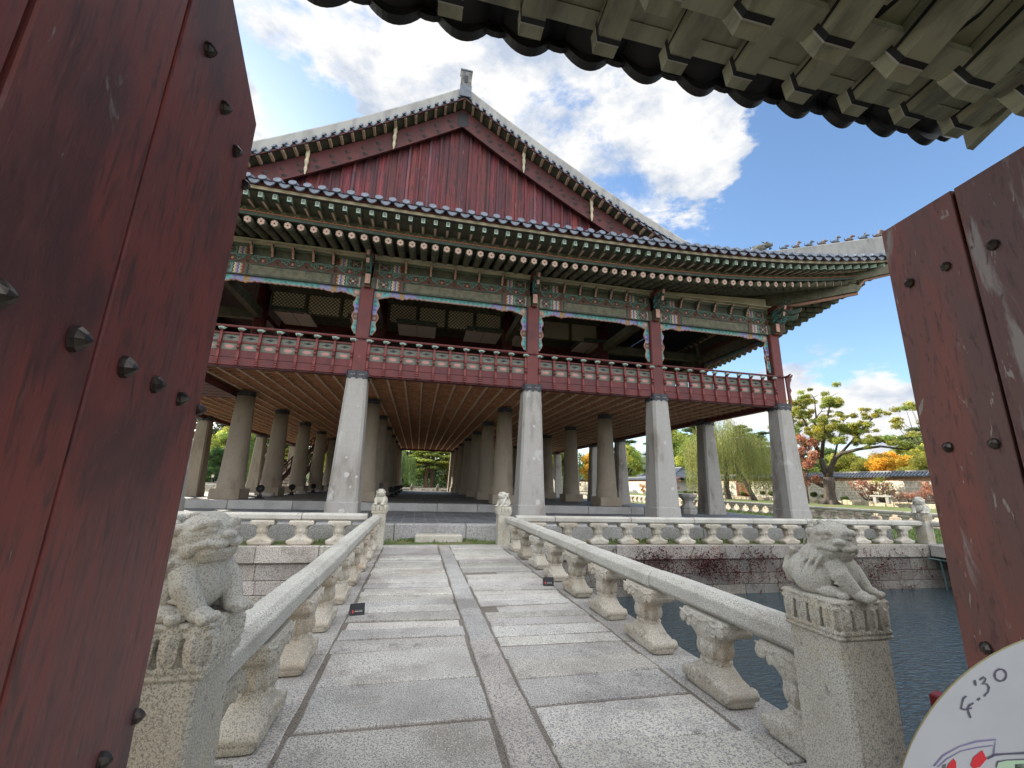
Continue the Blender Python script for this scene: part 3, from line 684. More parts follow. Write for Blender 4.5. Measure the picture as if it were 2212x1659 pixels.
def facade(F, a, b, full=True):
    s0, s1 = a + .22, b - .22
    g = G(); g.M = F
    g.box(a + .1, b - .1, -.22, .16, 8.35, 8.78, 0)
    g.box(s0, s1, .155, .172, 8.352, 8.372, 3); g.box(s0, s1, .155, .172, 8.755, 8.778, 3)
    if full:
        xe0 = bands(g, s0, 1, 8.375, 8.752, .161, 0); xe1 = bands(g, s1, -1, 8.375, 8.752, .161, 0)
        g.box(xe0 + .05, xe1 - .05, .160, .166, 8.41, 8.725, 0)
        g.box(xe0 + .04, xe1 - .04, .160, .163, 8.385, 8.40, 1); g.box(xe0 + .04, xe1 - .04, .160, .163, 8.735, 8.75, 1)
    g.obj('lintel', DM, PV, world=True)
    g = G(); g.M = F                                            # scroll band
    g.box(s0 - .1, s1 + .1, -.05, .10, 8.785, 9.10, 9 if full else 12)
    if full:
        n = max(4, round((s1 - s0) / .92)); w = (s1 - s0) / n
        for k in range(n): scrollmotif(g, s0 + (k + .5) * w, 8.945, .125, w * .86, .30)
        for k in range(n + 1):
            curl(g, s0 + k * w, 8.90, .118, .06, 1.3, PI / 2, 1, 3, .012)
        g.box(s0 - .1, s1 + .1, .10, .13, 8.785, 8.80, 2)
    g.obj('scroll_band', DM, PV, world=True)
    g = G(); g.M = F @ Matrix.Translation((0, 0, 9.105 * (1 - .775))) @ Matrix.Diagonal((1, 1, .775, 1))   # frieze boards, end bands, mint rails, pink bracket feet
    g.box(s0 - .1, s1 + .1, -.10, .04, 9.105, 9.70, 12)
    if full:
        g.box(s0, s1, .04, .10, 9.107, 9.15, 2); g.box(s0, s1, .04, .09, 9.60, 9.64, 2); g.box(s0, s1, .04, .095, 9.55, 9.59, 0)
        xe0 = bands(g, s0, 1, 9.15, 9.55, .045, 0); xe1 = bands(g, s1, -1, 9.15, 9.55, .045, 0)
        n = max(4, round((xe1 - xe0) / .82))
        for k in range(n + 1):
            x = xe0 + (xe1 - xe0) * k / n
            pr = [(.05, 9.12), (.16, 9.13), (.17, 9.20), (.22, 9.24), (.21, 9.32), (.27, 9.38), (.28, 9.46), (.38, 9.52), (.40, 9.60), (.05, 9.64)]
            g.poly(pr, (x - .05, x + .05), 3, 'X')
            for q in range(1, len(pr) - 2):
                (oa, za), (ob, zb_) = pr[q], pr[q + 1]
                g.add([(x - .038, oa + .006, za - .004), (x + .038, oa + .006, za - .004), (x + .038, ob + .006, zb_ - .004), (x - .038, ob + .006, zb_ - .004)], [(0, 1, 2, 3)], 6)
            for sx in (-1, 1):
                pts = [(x + sx * .056, .27 + .07 * (1 - .7 * t) * math.cos(t * 8), 9.53 + .06 * (1 - .7 * t) * math.sin(t * 8)) for t in [q / 9 for q in range(10)]]
                g.tube(pts, .010, 4, 2)
    g.obj('frieze', DM, PV, world=True)
    g = G(); g.M = F; g.box(a - .02, b + .02, -.16, .14, 9.565, 9.675, 0); g.box(a - .02, b + .02, .14, .32, 9.60, 9.655, 0)
    g.obj('wall_plate', CREAM, PV, world=True)
    if full:                                                    # carved frame hung inside each opening
        g = G(); g.M = F; t0, t1 = a + .235, b - .235; L_ = t1 - t0; o0, o1 = -.02, .055
        def low(u):   # lower outline of the top piece
            e = min(u, 1 - u) * L_
            v = .30 if e < .18 else .30 - .13 * min(1, (e - .18) / .45) + (.07 * max(0, 1 - abs(e - .95) / .32)) + .018 * math.sin(e * 34)
            return v
        n = 64; top = [(t0 + L_ * k / n, 8.35) for k in range(n + 1)]; bot = [(t0 + L_ * k / n, 8.35 - low(k / n)) for k in range(n + 1)]
        vs = []; 
        for k in range(n + 1):
            vs += [(top[k][0], o1, top[k][1]), (bot[k][0], o1, bot[k][1]), (bot[k][0], o0, bot[k][1])]
        for k in range(n):
            e = min(k / n, 1 - k / n) * L_
            m = 10 if e < .5 else 11 if e < 1.45 else 10
            if abs(e - .95) < .12: m = 5
            g.add([vs[3 * k], vs[3 * k + 3], vs[3 * k + 4], vs[3 * k + 1]], [(0, 1, 2, 3)], 1 if False else m)
            g.add([vs[3 * k + 1], vs[3 * k + 4], vs[3 * k + 5], vs[3 * k + 2]], [(0, 1, 2, 3)], 6)
        g.tube([(p[0], o1, p[1] + .006) for p in bot], .017, 4, 6)
        g.tube([(p[0], o1 + .004, p[1] + .05) for p in bot], .009, 4, 7)
        for k in range(int(L_ / .17)):
            x = t0 + .2 + k * .17; e = min(x - t0, t1 - x)
            curl(g, x, 8.35 - .075, o1 + .006, .052, 1.2, k, 1 if k % 2 else -1, 7 if 0.5 < e < 1.45 else 2, .010)
        for sx, xx in ((1, t0), (-1, t1)):
            H_ = 1.72; n = 26; vs = []
            for k in range(n + 1):
                z = 8.35 - H_ * k / n; w = .26 if k < 3 else .175 + .04 * math.sin(k * .9) * (1 if k % 7 else 1.4) - .075 * max(0, (k - 19) / 7)
                vs += [(xx, o1 - .002, z), (xx + sx * w, o1 - .002, z), (xx + sx * w, o0, z)]
            for k in range(n):
                m = 10 if k < 9 else 11 if k < 14 else 9 if k < 18 else 10
                g.add([vs[3 * k], vs[3 * k + 3], vs[3 * k + 4], vs[3 * k + 1]], [(0, 1, 2, 3)], m)
                g.add([vs[3 * k + 1], vs[3 * k + 4], vs[3 * k + 5], vs[3 * k + 2]], [(0, 1, 2, 3)], 6)
            g.tube([(vs[3 * k + 1][0], o1, vs[3 * k + 1][2]) for k in range(n + 1)], .015, 4, 6)
            for k in range(9): curl(g, xx + sx * .075, 8.1 - k * .165, o1 + .006, .052, 1.3, k * 2, sx, 7 if 3 < k < 7 else 2, .010)
            cx, cz = xx + sx * .14, 8.19                      # pink flower in the corner
            for k in range(8):
                an = 2 * PI * k / 8; g.sph((cx + .07 * math.cos(an), o1 + .01, cz + .07 * math.sin(an)), (.045, .018, .045), 6, 6, 4)
            g.sph((cx, o1 + .015, cz), (.05, .025, .05), 6, 7, 4)
        g.obj('carved_frame', DM, PV, world=True)
for k in range(5): facade(frame('E'), CX[k], CX[k + 1]); facade(frame('W'), CX[k], CX[k + 1], False)
for k in range(7): facade(frame('N'), RY[k], RY[k + 1], k < 1); facade(frame('S'), RY[k], RY[k + 1], False)

# wing brackets over every outer column: two curling beaks
def beak(g, L_, z, m=3):
    up = [(.1, z + .16), (L_ * .5, z + .17), (L_ * .8, z + .12), (L_, z + .20)]
    dn = [(L_ * .93, z + .04), (L_ * .75, z - .04), (L_ * .55, z - .02), (L_ * .42, z - .12), (.12, z - .16)]
    g.poly(up + dn, (-.06, .06), m, 'X')
    g.tube([(.065, p[0], p[1]) for p in up], .016, 4, 2); g.tube([(-.065, p[0], p[1]) for p in up], .016, 4, 2)
    g.add([(-.05, dn[0][0] + .01, dn[0][1]), (.05, dn[0][0] + .01, dn[0][1]), (.05, up[3][0] + .01, up[3][1]), (-.05, up[3][0] + .01, up[3][1])], [(0, 1, 2, 3)], 6)
    for sx in (-1, 1):
        for q, (oo, zz, r_) in enumerate(((.30, z + .02, .10), (.52, z + .06, .075), (.18, z - .05, .06))):
            g.tube([(sx * .068, oo + r_ * (1 - .75 * t) * math.cos(t * 8), zz + r_ * (1 - .75 * t) * math.sin(t * 8)) for t in [k / 10 for k in range(11)]], .013, 4, 2 if q % 2 else 10)
g = G()
beak(g, .72, 8.98); beak(g, .82, 9.24)
g.box(-.10, .10, 0, .30, 8.40, 8.80, 3); g.box(-.085, .085, .30, .306, 8.42, 8.78, 6)
g.poly([(.1, 8.82), (.26, 8.80), (.30, 8.62), (.24, 8.40), (.20, 8.33), (.1, 8.33)], (-.10, .10), 9, 'X')
g.poly([(.0, 9.42), (.52, 9.44), (.58, 9.52), (.46, 9.58), (0, 9.60)], (-.14, .14), 8, 'X')
for k in range(4): g.box(-.13 + k * .07, -.10 + k * .07, .30, .57, 9.415, 9.43, 6)
ME_BK = g.mesh('wing_bracket', DM)
for sd, A in (('E', CX), ('W', CX), ('N', RY), ('S', RY)):
    F = frame(sd)
    for x in A[(0 if sd in 'EW' else 1):(None if sd in 'EW' else -1)]:
        p = F @ Vector((x, .16, 0)); d = F.to_3x3() @ Vector((0, 1, 0)); inst(ME_BK, 'wing_bracket', PV, p + PL, (0, 0, math.atan2(d.y, d.x) - PI / 2))
for (x, y, a) in ((14.94, 15.0, -PI / 4 - PI / 2), ):
    inst(ME_BK, 'wing_bracket', PV, Vector((x + .12, y - .12, 0)) + PL, (0, 0, a), (1.2, 1.35, 1.0))
inst(ME_BK, 'wing_bracket', PV, Vector((15.1, 15.0, 0)) + PL, (0, 0, -PI / 2))

# ---- interior of the upper floor: inner beams, lattice screens, raised door leaves, coffered ceilings
g = G()
for y in (19.91, 45.01):
    yb = 22.1 if y < 30 else y; g.box(-7.3, 9.0, yb - .14, yb + .14, 8.95, 9.32, 1); g.box(-7.47, 9.14, y - .16, y + .16, 9.98, 10.4, 0)
for x in (-7.47, 9.14):
    g.box(x - .14, x + .14, 19.91, 45.01, 8.72, 8.98, 1); g.box(x - .16, x + .16, 19.91, 45.01, 9.98, 10.4, 0)
for x in CX[1:5]: g.box(x - .13, x + .13, 15.1, 19.8, 8.55, 8.95, 0)
for y in RY[1:7]: g.box(9.3, 14.8, y - .13, y + .13, 8.55, 8.95, 0); g.box(-13.1, -7.6, y - .13, y + .13, 8.55, 8.95, 0)
g.box(9.3, 14.7, 49.5, 49.6, 7.2, 9.6, 0); g.box(9.3, 14.7, 44.8, 44.9, 8.2, 10.0, 0); g.obj('inner_beam_and_blind', [OLIVED, RED2], PV, world=True)  # these two boxes are dark panels added to block the sky, not beams
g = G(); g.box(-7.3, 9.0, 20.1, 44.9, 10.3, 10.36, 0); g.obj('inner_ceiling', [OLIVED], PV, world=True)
def lattice(x0, x1, z0, z1, y):
    g = G(); g.box(x0, x1, y - .01, y + .01, z0, z1, 1)
    for a, b, c, d in ((x0, x1, z0, z0 + .05), (x0, x1, z1 - .05, z1), (x0, x0 + .05, z0, z1), (x1 - .05, x1, z0, z1)): g.box(a, b, y - .04, y - .005, c, d, 0)
    sp = .17; w, h = x1 - x0, z1 - z0
    for sgn in (-1, 1):
        k = -int(h / sp) - 1
        while k * sp < w + h:
            # clipped diagonal
            p = []
            xa = x0 + k * sp
            za, zb_ = (z0, z1)
            xb = xa + (h) if sgn > 0 else xa
            if sgn < 0: xa = xa + h
            # line from (xa,z0) to (xb,z1)
            def clip(xa, za, xb, zb_):
                t0, t1 = 0, 1; dx = xb - xa
                for (lim, s_) in ((x0, 1), (x1, -1)):
                    q = (lim - xa) / dx if dx else 0
                    if s_ * dx > 0: t0 = max(t0, q)
                    else: t1 = min(t1, q)
                return (xa + dx * t0, za + (zb_ - za) * t0, xa + dx * t1, za + (zb_ - za) * t1) if t1 > t0 + .02 else None
            c = clip(xa, z0, xb, z1)
            if c:
                dx, dz = c[2] - c[0], c[3] - c[1]; L_ = math.hypot(dx, dz); nx_, nz_ = -dz / L_ * .016, dx / L_ * .016
                g.add([(c[0] - nx_, y - .02, c[1] - nz_), (c[2] - nx_, y - .02, c[3] - nz_), (c[2] + nx_, y - .02, c[3] + nz_), (c[0] + nx_, y - .02, c[1] + nz_)], [(0, 1, 2, 3)], 0)
            k += 1
    return g.obj('lattice_screen', [OLIVED, LATB], PV, world=True)
for a, b in ((CX[1], CX[2]), (CX[2], CX[3]), (CX[3], CX[4])):
    n = 4 if b - a > 5.5 else 3; w = (b - a - .6) / n
    for k in range(n): lattice(a + .3 + k * w + .04, a + .3 + (k + 1) * w - .04, 9.02, 10.38, 19.91)
for (x0, x1) in ((-7.0, -5.5), (-3.7, -2.5), (-1.5, .35), (1.85, 3.65), (4.15, 5.2), (8.0, 9.6)):
    g = G(); g.box(x0, x1, 19.72, 21.7, 9.06, 9.10, 0); g.box(x0 - .03, x1 + .03, 19.60, 19.71, 9.01, 9.17, 1); g.box((x0 + x1) / 2 - .008, (x0 + x1) / 2 + .008, 19.75, 21.68, 9.052, 9.058, 2)
    g.obj('raised_door_leaf', [PANEL, GREEN, BLACK], PV, world=True)
# stair-head casing under the ceiling at the left and the red stair
g = G(); g.box(-13.0, -7.9, 16.4, 20.4, 4.98, 5.24, 0)
for k in range(6): g.box(-13.0, -7.9, 16.4 + k * .66 + .64, 16.4 + k * .66 + .66, 4.97, 4.982, 1)
g.obj('stair_head_casing', [RED, DRED], PV, world=True)
st = G(); sx, ya, yb, za, zb = -8.8, 31.2, 43.5, .73, 5.15
for x in (sx - .6, sx + .6):
    st.poly([(ya, za), (ya + .5, za), (yb, zb - .35), (yb, zb + .15), (ya, za + .35)], (x - .04, x + .04), 0, 'X')
    st.tube([(x, ya, za + .95), (x, yb, zb + .95)], .05, 8, 0); st.tube([(x, ya, za + .65), (x, yb, zb + .65)], .03, 6, 0)
    for k in range(13):
        t = k / 12; st.box(x - .04, x + .04, ya + (yb - ya) * t - .04, ya + (yb - ya) * t + .04, za + (zb - za) * t, za + (zb - za) * t + .95, 0)
for k in range(22):
    t = k / 21; st.box(sx - .56, sx + .56, ya + (yb - ya) * t, ya + (yb - ya) * t + .34, za + (zb - za) * t + .1, za + (zb - za) * t + .15, 0)
st.obj('staircase', [RED], PV, world=True)

# ------------------------------------------------------------------ roof
PLAN = .40
def lift(t): t = abs(t); return .95 * (.30 * t * t + .70 * t ** 4)
def liftn(t): return lift(t) - .62 * (1 - abs(t) ** 7)
def ev(side, s, off, z, fade=1.0, lf=1.0):
    """point of an eave line: s in [-1,1] along the side, off metres outside the columns, z height at mid-side"""
    pl = PLAN * fade; t = abs(s) ** 3
    if side in 'EW':
        x = 1.18 + s * (14.46 + off + pl); o = off + pl * t
        return Vector((x, 15.0 - o if side == 'E' else 49.92 + o, z + lift(s) * lf))
    y = 32.46 + s * (17.46 + off + pl); o = off + pl * t
    return Vector((15.64 + o if side == 'N' else -13.28 - o, y, z + (liftn(s) if side == 'N' else lift(s)) * lf))
HALF = {'E': 17.35, 'W': 17.35, 'N': 20.4, 'S': 20.4}
def ribbon(g, side, sec, m, n=48, s0=-1, s1=1):
    """closed section [(off, z)...] swept along a whole side"""
    rings = []
    for k in range(n + 1):
        s = s0 + (s1 - s0) * k / n; rings.append([tuple(ev(side, s, o, z)) for o, z in sec])
    g.loft(rings, m, True)
hgt = lambda d: .354 * d + .0096 * d * d
# strips: board over round rafter ends, board under tiles, soffits
for sd in 'ENWS':
    g = G()
    ribbon(g, sd, [(1.72, 9.57), (1.78, 9.57), (1.78, 9.69), (1.72, 9.69)], 0)
    ribbon(g, sd, [(1.72, 9.692), (1.80, 9.692), (1.80, 9.715), (1.72, 9.715)], 1)
    ribbon(g, sd, [(1.60, 9.74), (1.66, 9.74), (1.66, 9.97), (1.60, 9.97)], 5)
    ribbon(g, sd, [(2.36, 10.03), (2.46, 10.03), (2.46, 10.075), (2.36, 10.075)], 3)
    ribbon(g, sd, [(2.36, 10.077), (2.50, 10.06), (2.50, 10.16), (2.36, 10.15)], 2)
    ribbon(g, sd, [(2.38, 10.162), (2.515, 10.162), (2.56, 10.25), (2.38, 10.25)], 4)
    ribbon(g, sd, [(1.60, 9.94), (2.40, 10.03), (2.40, 10.06), (1.60, 9.97)], 5)     # soffit over the flying rafters
    ribbon(g, sd, [(-.9, 10.17), (1.74, 9.585), (1.74, 9.615), (-.9, 10.20)], 5)       # soffit over the round rafters
    g.obj('eave_board', [GREEN, ORG, CREAM, BLACK, RED2, OLIVED], PV, world=True)
# round rafters and square flying rafters
g = G(); g.smooth = True; g.tube([(0, 0, 0), (0, 1, 0)], .127, 12, 0); g.smooth = False
g.add([(.120 * math.cos(t), -.002, .120 * math.sin(t)) for t in [2 * PI * k / 12 for k in range(12)]], [tuple(range(12))], 3)
for k in range(6):
    an = 2 * PI * k / 6 + .5; g.add([(.066 * math.cos(an) + .043 * math.cos(t), -.005, .066 * math.sin(an) + .043 * math.sin(t)) for t in [2 * PI * q / 8 for q in range(8)]], [tuple(range(8))], 1)
g.add([(.022 * math.cos(t), -.008, .022 * math.sin(t)) for t in [2 * PI * q / 6 for q in range(6)]], [tuple(range(6))], 2)
for yy in (.08, .16): g.tube([(0, yy, 0), (0, yy + .02, 0)], .1285, 12, 4 if yy > .1 else 3)
ME_RA = g.mesh('rafter', [OLIVE, PINKL := M('flower pink', (.62, .42, .33), .6), RED, GREEN, BLACK])
g = G(); g.add([(-.062, 0, -.10), (.062, 0, -.10), (.062, 0, .085), (-.062, 0, .085), (-.062, 1, -.05), (.062, 1, -.05), (.062, 1, .085), (-.062, 1, .085)], [(0, 1, 2, 3), (0, 4, 5, 1), (1, 5, 6, 2), (2, 6, 7, 3), (3, 7, 4, 0)], 0)
g.add([(-.062, -.002, -.10), (.062, -.002, -.10), (.062, -.002, .085), (-.062, -.002, .085)], [(0, 1, 2, 3)], 1)
g.add([(-.040, -.004, -.055), (.040, -.004, -.055), (.040, -.004, .045), (-.040, -.004, .045)], [(0, 1, 2, 3)], 4)
for a, b in ((-.018, -.03), (.018, -.03), (-.018, .02), (.018, .02)): g.add([(a - .012, -.006, b - .018), (a + .012, -.006, b - .018), (a + .012, -.006, b + .018), (a - .012, -.006, b + .018)], [(0, 1, 2, 3)], 2)
g.add([(-.064, .0, -.1), (-.064, .16, -.092), (-.064, .16, .08), (-.064, .0, .08)], [(0, 1, 2, 3)], 1)
g.add([(.064, .0, -.1), (.064, .16, -.092), (.064, .16, .08), (.064, .0, .08)], [(0, 1, 2, 3)], 1)
g.add([(-.062, .0, -.102), (.062, .0, -.102), (.062, .22, -.092), (-.062, .22, -.092)], [(0, 1, 2, 3)], 3)
g.add([(-.034, .26, -.090), (.034, .26, -.090), (.034, 1.0, -.053), (-.034, 1.0, -.053)], [(0, 1, 2, 3)], 5)
ME_FR = g.mesh('flying_rafter', [M('flying rafter olive', (.17, .165, .11), .7, (.11, .115, .08), 6), MINTP := M('pale mint', (.34, .47, .38), .6), BLACK, GREEN, WHT, M('pale pink paint', (.70, .50, .40), .6)])
def rafterset(side):
    L_ = HALF[side]; n = int(2 * L_ / .41); res = []
    for k in range(n + 1):
        s = -1 + 2 * (k + .5) / (n + 1)
        p = ev(side, s, 1.70, 9.44)
        # root: parallel in the middle, fanned towards the corner
        lim = (L_ - 6.2) / L_
        c = 1.18 if side in 'EW' else 32.46
        al = p.x if side in 'EW' else p.y
        la = al - c; e = abs(la) - lim * L_
        q = la if e <= 0 else math.copysign(lim * L_ + e * .10, la)
        inn = -3.3
        rt = {'E': lambda: Vector((c + q, 15 - inn, 0)), 'W': lambda: Vector((c + q, 49.92 + inn, 0)), 'N': lambda: Vector((15.4 + inn, c + q, 0)), 'S': lambda: Vector((-13.28 - inn, c + q, 0))}[side]()
        d = (rt - p); d.z = 0; L2 = min(2.75 + (max(0, e) * .35), d.length * .85); d.normalize()
        slope = .215 if e <= 0 else .215 - .018 * e
        dv = Vector((d.x, d.y, slope)).normalized()
        p2 = ev(side, s, 2.40, 9.955); fd = Vector((d.x, d.y, .02 + 0)).normalized()
        res.append((p, dv, L2, p2, fd, s, e))
    return res
def orient(d):
    x = Vector((d.y, -d.x, 0)).normalized(); z = x.cross(d).normalized()
    return Matrix((x, d, z)).transposed()
cands = []
for sd in 'ENWS':
    for r in rafterset(sd):
        vis = (sd == 'E' and r[0].x > -9) or (sd == 'N' and r[0].y < 30)
        cands.append((sd, r, vis))
vis = [c for c in cands if c[2]]; vis.sort(key=lambda c: (c[0] != 'E', (c[1][0] - Vector((0, 0, 1.6))).length)); vis = vis[:99]
vid = {id(c[1]) for c in vis}
gr, gf = G(), G()
def mm(p, d, L_): return Matrix.Translation(p) @ orient(d).to_4x4() @ Matrix.Diagonal((1, L_, 1, 1))
for sd, r, v in cands:
    p, dv, L2, p2, fd, s, e = r
    if id(r) in vid:
        o = bpy.data.objects.new('rafter', ME_RA); COL.objects.link(o); o.parent = PV; mt = mm(p, dv, L2); o.location = p + PL; o.rotation_euler = orient(dv).to_euler(); o.scale = (1, L2, 1)
        o = bpy.data.objects.new('flying_rafter', ME_FR); COL.objects.link(o); o.parent = PV; o.location = p2 + PL; o.rotation_euler = orient(fd).to_euler(); o.scale = (1, .95 + max(0, e) * .06, 1)
    elif sd in 'EN':
        gr.M = mm(p, dv, L2); gr.smooth = True; gr.tube([(0, 0, 0), (0, 1, 0)], .112, 8, 0); gf.M = mm(p2, fd, .9); gf.add([(-.062, 0, -.10), (.062, 0, -.10), (.062, 0, .085), (-.062, 0, .085), (-.062, 1, -.05), (.062, 1, -.05), (.062, 1, .085), (-.062, 1, .085)], [(0, 1, 2, 3), (0, 4, 5, 1), (1, 5, 6, 2), (2, 6, 7, 3), (3, 7, 4, 0)], 0)
gr.M = gf.M = None
# small painted lotus triangles between the flying rafters
GL = {'E': G(), 'N': G()}
for sd, r, v in cands:
    if sd not in 'EN': continue
    g = GL[sd]; s = r[5] + .205 / HALF[sd]
    if abs(s) > .99: continue
    a, b, c, d = ev(sd, s - .15 / HALF[sd], 1.668, 9.745), ev(sd, s + .15 / HALF[sd], 1.668, 9.745), ev(sd, s, 1.668, 9.93), ev(sd, s, 1.672, 9.80)
    g.add([a, b, c], [(0, 1, 2)], 0)
    ow = (a - b).cross(Vector((0, 0, 1))).normalized() * -.004
    if sd == 'N': ow = -ow
    m_ = lambda p, q, t: p.lerp(q, t) + ow
    cc = (a + b + c) / 3
    g.add([m_(cc, a, .6), m_(cc, b, .6), m_(cc, c, .6)], [(0, 1, 2)], 1); g.add([m_(cc, a, .25) + ow, m_(cc, b, .25) + ow, m_(cc, c, .3) + ow], [(0, 1, 2)], 2)
LTM = [M('lotus green', (.16, .22, .10), .6), M('lotus pink', (.30, .16, .12), .6), BLACK]
for g in GL.values(): g.obj('lotus_panel', LTM, PV, world=True)
o = gr.obj('rafter', [OLIVE], PV, world=True); o['kind'] = 'stuff'
o = gf.obj('flying_rafter', [OLIVED], PV, world=True); o['kind'] = 'stuff'
# hip rafter at the north-east corner (two tiers) with carved pink underside
g = G()
h = Vector((3.76, -3.05, 0)).normalized(); base = Vector((14.94, 15.0, 0))
F = Matrix(((h.y * -1, h.x, 0, base.x), (h.x, h.y, 0, base.y), (0, 0, 1, 0), (0, 0, 0, 1)))
g.M = F
g.poly([(-2, 10.1), (.3, 9.68), (3.3, 9.86), (3.45, 10.04), (3.2, 10.2), (-2, 10.7)], (-.17, .17), 0, 'X')
g.poly([(1.2, 10.16), (4.55, 10.48), (4.74, 10.68), (4.5, 10.88), (1.2, 10.5)], (-.14, .14), 0, 'X')
g.tube([(0, .7, 9.80), (0, .95, 9.70), (0, 1.15, 9.68), (0, 2.1, 9.73), (0, 3.3, 9.82)], .075, 6, 1); g.tube([(0, 3.35, 10.06), (0, 3.6, 10.36), (0, 4.6, 10.47)], .055, 6, 1)
for sx in (-1, 1): g.tube([(sx * .175, .75 + .22 * (1 - .8 * t) * math.cos(t * 9), 9.78 + .20 * (1 - .8 * t) * math.sin(t * 9)) for t in [k / 12 for k in range(13)]], .02, 4, 2)
g.cyl((-.2, .55, 9.66), (.2, .55, 9.66), .17, n=14, m=3)
g.obj('hip_rafter', [OLIVE, PINK, MINT, GREEN], PV, world=True)
# cream corner wedges under the fanned rafters
g = G(); g.add([(8.2, 14.78, 9.68), (14.7, 14.78, 9.68), (14.7, 14.78, 10.02), (8.2, 14.95, 9.68), (14.7, 14.95, 9.68), (14.7, 14.95, 10.02)], [(0, 1, 2), (3, 5, 4), (0, 2, 5, 3), (0, 3, 4, 1), (1, 4, 5, 2)], 0)
g.obj('corner_wedge', CREAM, PV, world=True)
# roof skin
RG = G(); RG.smooth = True
def roofpt(side, s, d):
    off = 2.65 - d; f = max(0, 1 - d / (3.65 if side == 'N' else 6.5))
    p = ev(side, s, off, 10.30 + hgt(d), max(0, 1 - d / 5), f); return p
for sd in 'ENWS':
    nd = 8; ns = 40
    for k in range(ns):
        for q in range(nd):
            s0, s1 = -1 + 2 * k / ns, -1 + 2 * (k + 1) / ns; d0, d1 = 3.65 * q / nd, 3.65 * (q + 1) / nd
            RG.add([roofpt(sd, s0, d0), roofpt(sd, s1, d0), roofpt(sd, s1, d1), roofpt(sd, s0, d1)], [(0, 1, 2, 3)], 0)
CXR = .72
for sg in (-1, 1):
    nd = 16
    for q in range(nd):
        d0, d1 = 3.65 + 13.3 * q / nd, 3.65 + 13.3 * (q + 1) / nd
        X = lambda d: (17.59 - d + .7 * max(0, 1 - (d - 3.65) / 6)) if sg > 0 else (-15.93 + d - .0)
        ya, yb = 16.0, 48.9
        RG.add([(X(d0), ya, 10.3 + hgt(d0)), (X(d0), yb, 10.3 + hgt(d0)), (X(d1), yb, 10.3 + hgt(d1)), (X(d1), ya, 10.3 + hgt(d1))], [(0, 1, 2, 3)], 0)
RG.obj('roof', [TILE], PV, world=True)
# eave tiles: convex cover tile with round end disc, hanging concave tile between
def tileend(g, p, along, outw, up, r=.115, gap=.43, L_=1.1, drop=.17):
    along = along.normalized(); outw = outw.normalized()
    def Pt(a, o, u): return tuple(p + along * a + outw * o + up * u)
    g.smooth = True
    n = 8
    ring = lambda o, u0, rr: [Pt(rr * math.cos(t), o - .5 * rr * math.sin(t), u0 + rr * math.sin(t)) for t in [2 * PI * k / 12 for k in range(12)]]
    g.loft([ring(0, .10, r * .96), ring(-L_, .10 + L_ * .38, r * .96)], 0)
    g.smooth = False
    g.loft([ring(.03, .09, r * 1.02), ring(0, .09, r * 1.06), ring(-.03, .1, r * 1.0)], 0)
    ri = [Pt(r * .72 * math.cos(t), .034 - .5 * r * .72 * math.sin(t), .09 + r * .72 * math.sin(t)) for t in [2 * PI * k / 10 for k in range(10)]]
    ro = [Pt(r * .86 * math.cos(t), .034 - .5 * r * .86 * math.sin(t), .09 + r * .86 * math.sin(t)) for t in [2 * PI * k / 10 for k in range(10)]]
    g.loft([ri, ro], 1, cap=False)
    c = gap / 2
    w = gap * .43
    top = [Pt(c - w + 2 * w * k / 8, -.0, .045 - .055 * math.sin(PI * k / 8)) for k in range(9)]
    bot = [Pt(c - w + 2 * w * k / 8, .035, .0 - (.055 + drop * .62) * math.sin(PI * k / 8) ** .8) for k in range(9)]
    bk = [Pt(c - w + 2 * w * k / 8, -.06, .03 - .06 * math.sin(PI * k / 8)) for k in range(9)]
    bb = [Pt(c - w + 2 * w * k / 8, .0, -.02 - (.05 + drop * .62) * math.sin(PI * k / 8) ** .8) for k in range(9)]
    n = 9
    g.add(top + bot + bk + bb, [(k, k + 1, n + k + 1, n + k) for k in range(8)] + [(n + k, n + k + 1, 3 * n + k + 1, 3 * n + k) for k in range(8)] + [(k, 2 * n + k, 2 * n + k + 1, k + 1) for k in range(8)] + [(3 * n + k, 3 * n + k + 1, 2 * n + k + 1, 2 * n + k) for k in range(8)], 0)
TILEF = M('tile disc face', (.16, .185, .23), .6, (.10, .12, .155), 14)
for sd in 'ENWS':
    g = G(); n = int(2 * (HALF[sd] + .7) / .43)
    for k in range(n):
        s = -1 + 2 * (k + .3) / n
        p = ev(sd, s, 2.66, 10.26); q = ev(sd, min(1, s + .01), 2.66, 10.26); al = q - p
        ow = {'E': Vector((0, -1, 0)), 'W': Vector((0, 1, 0)), 'N': Vector((1, 0, 0)), 'S': Vector((-1, 0, 0))}[sd]
        tileend(g, p, al, ow, Vector((0, 0, 1)), L_=1.1 if abs(s) < .86 else .3)
    g.obj('eave_tile_row', [TILE, TILEF], PV, world=True)
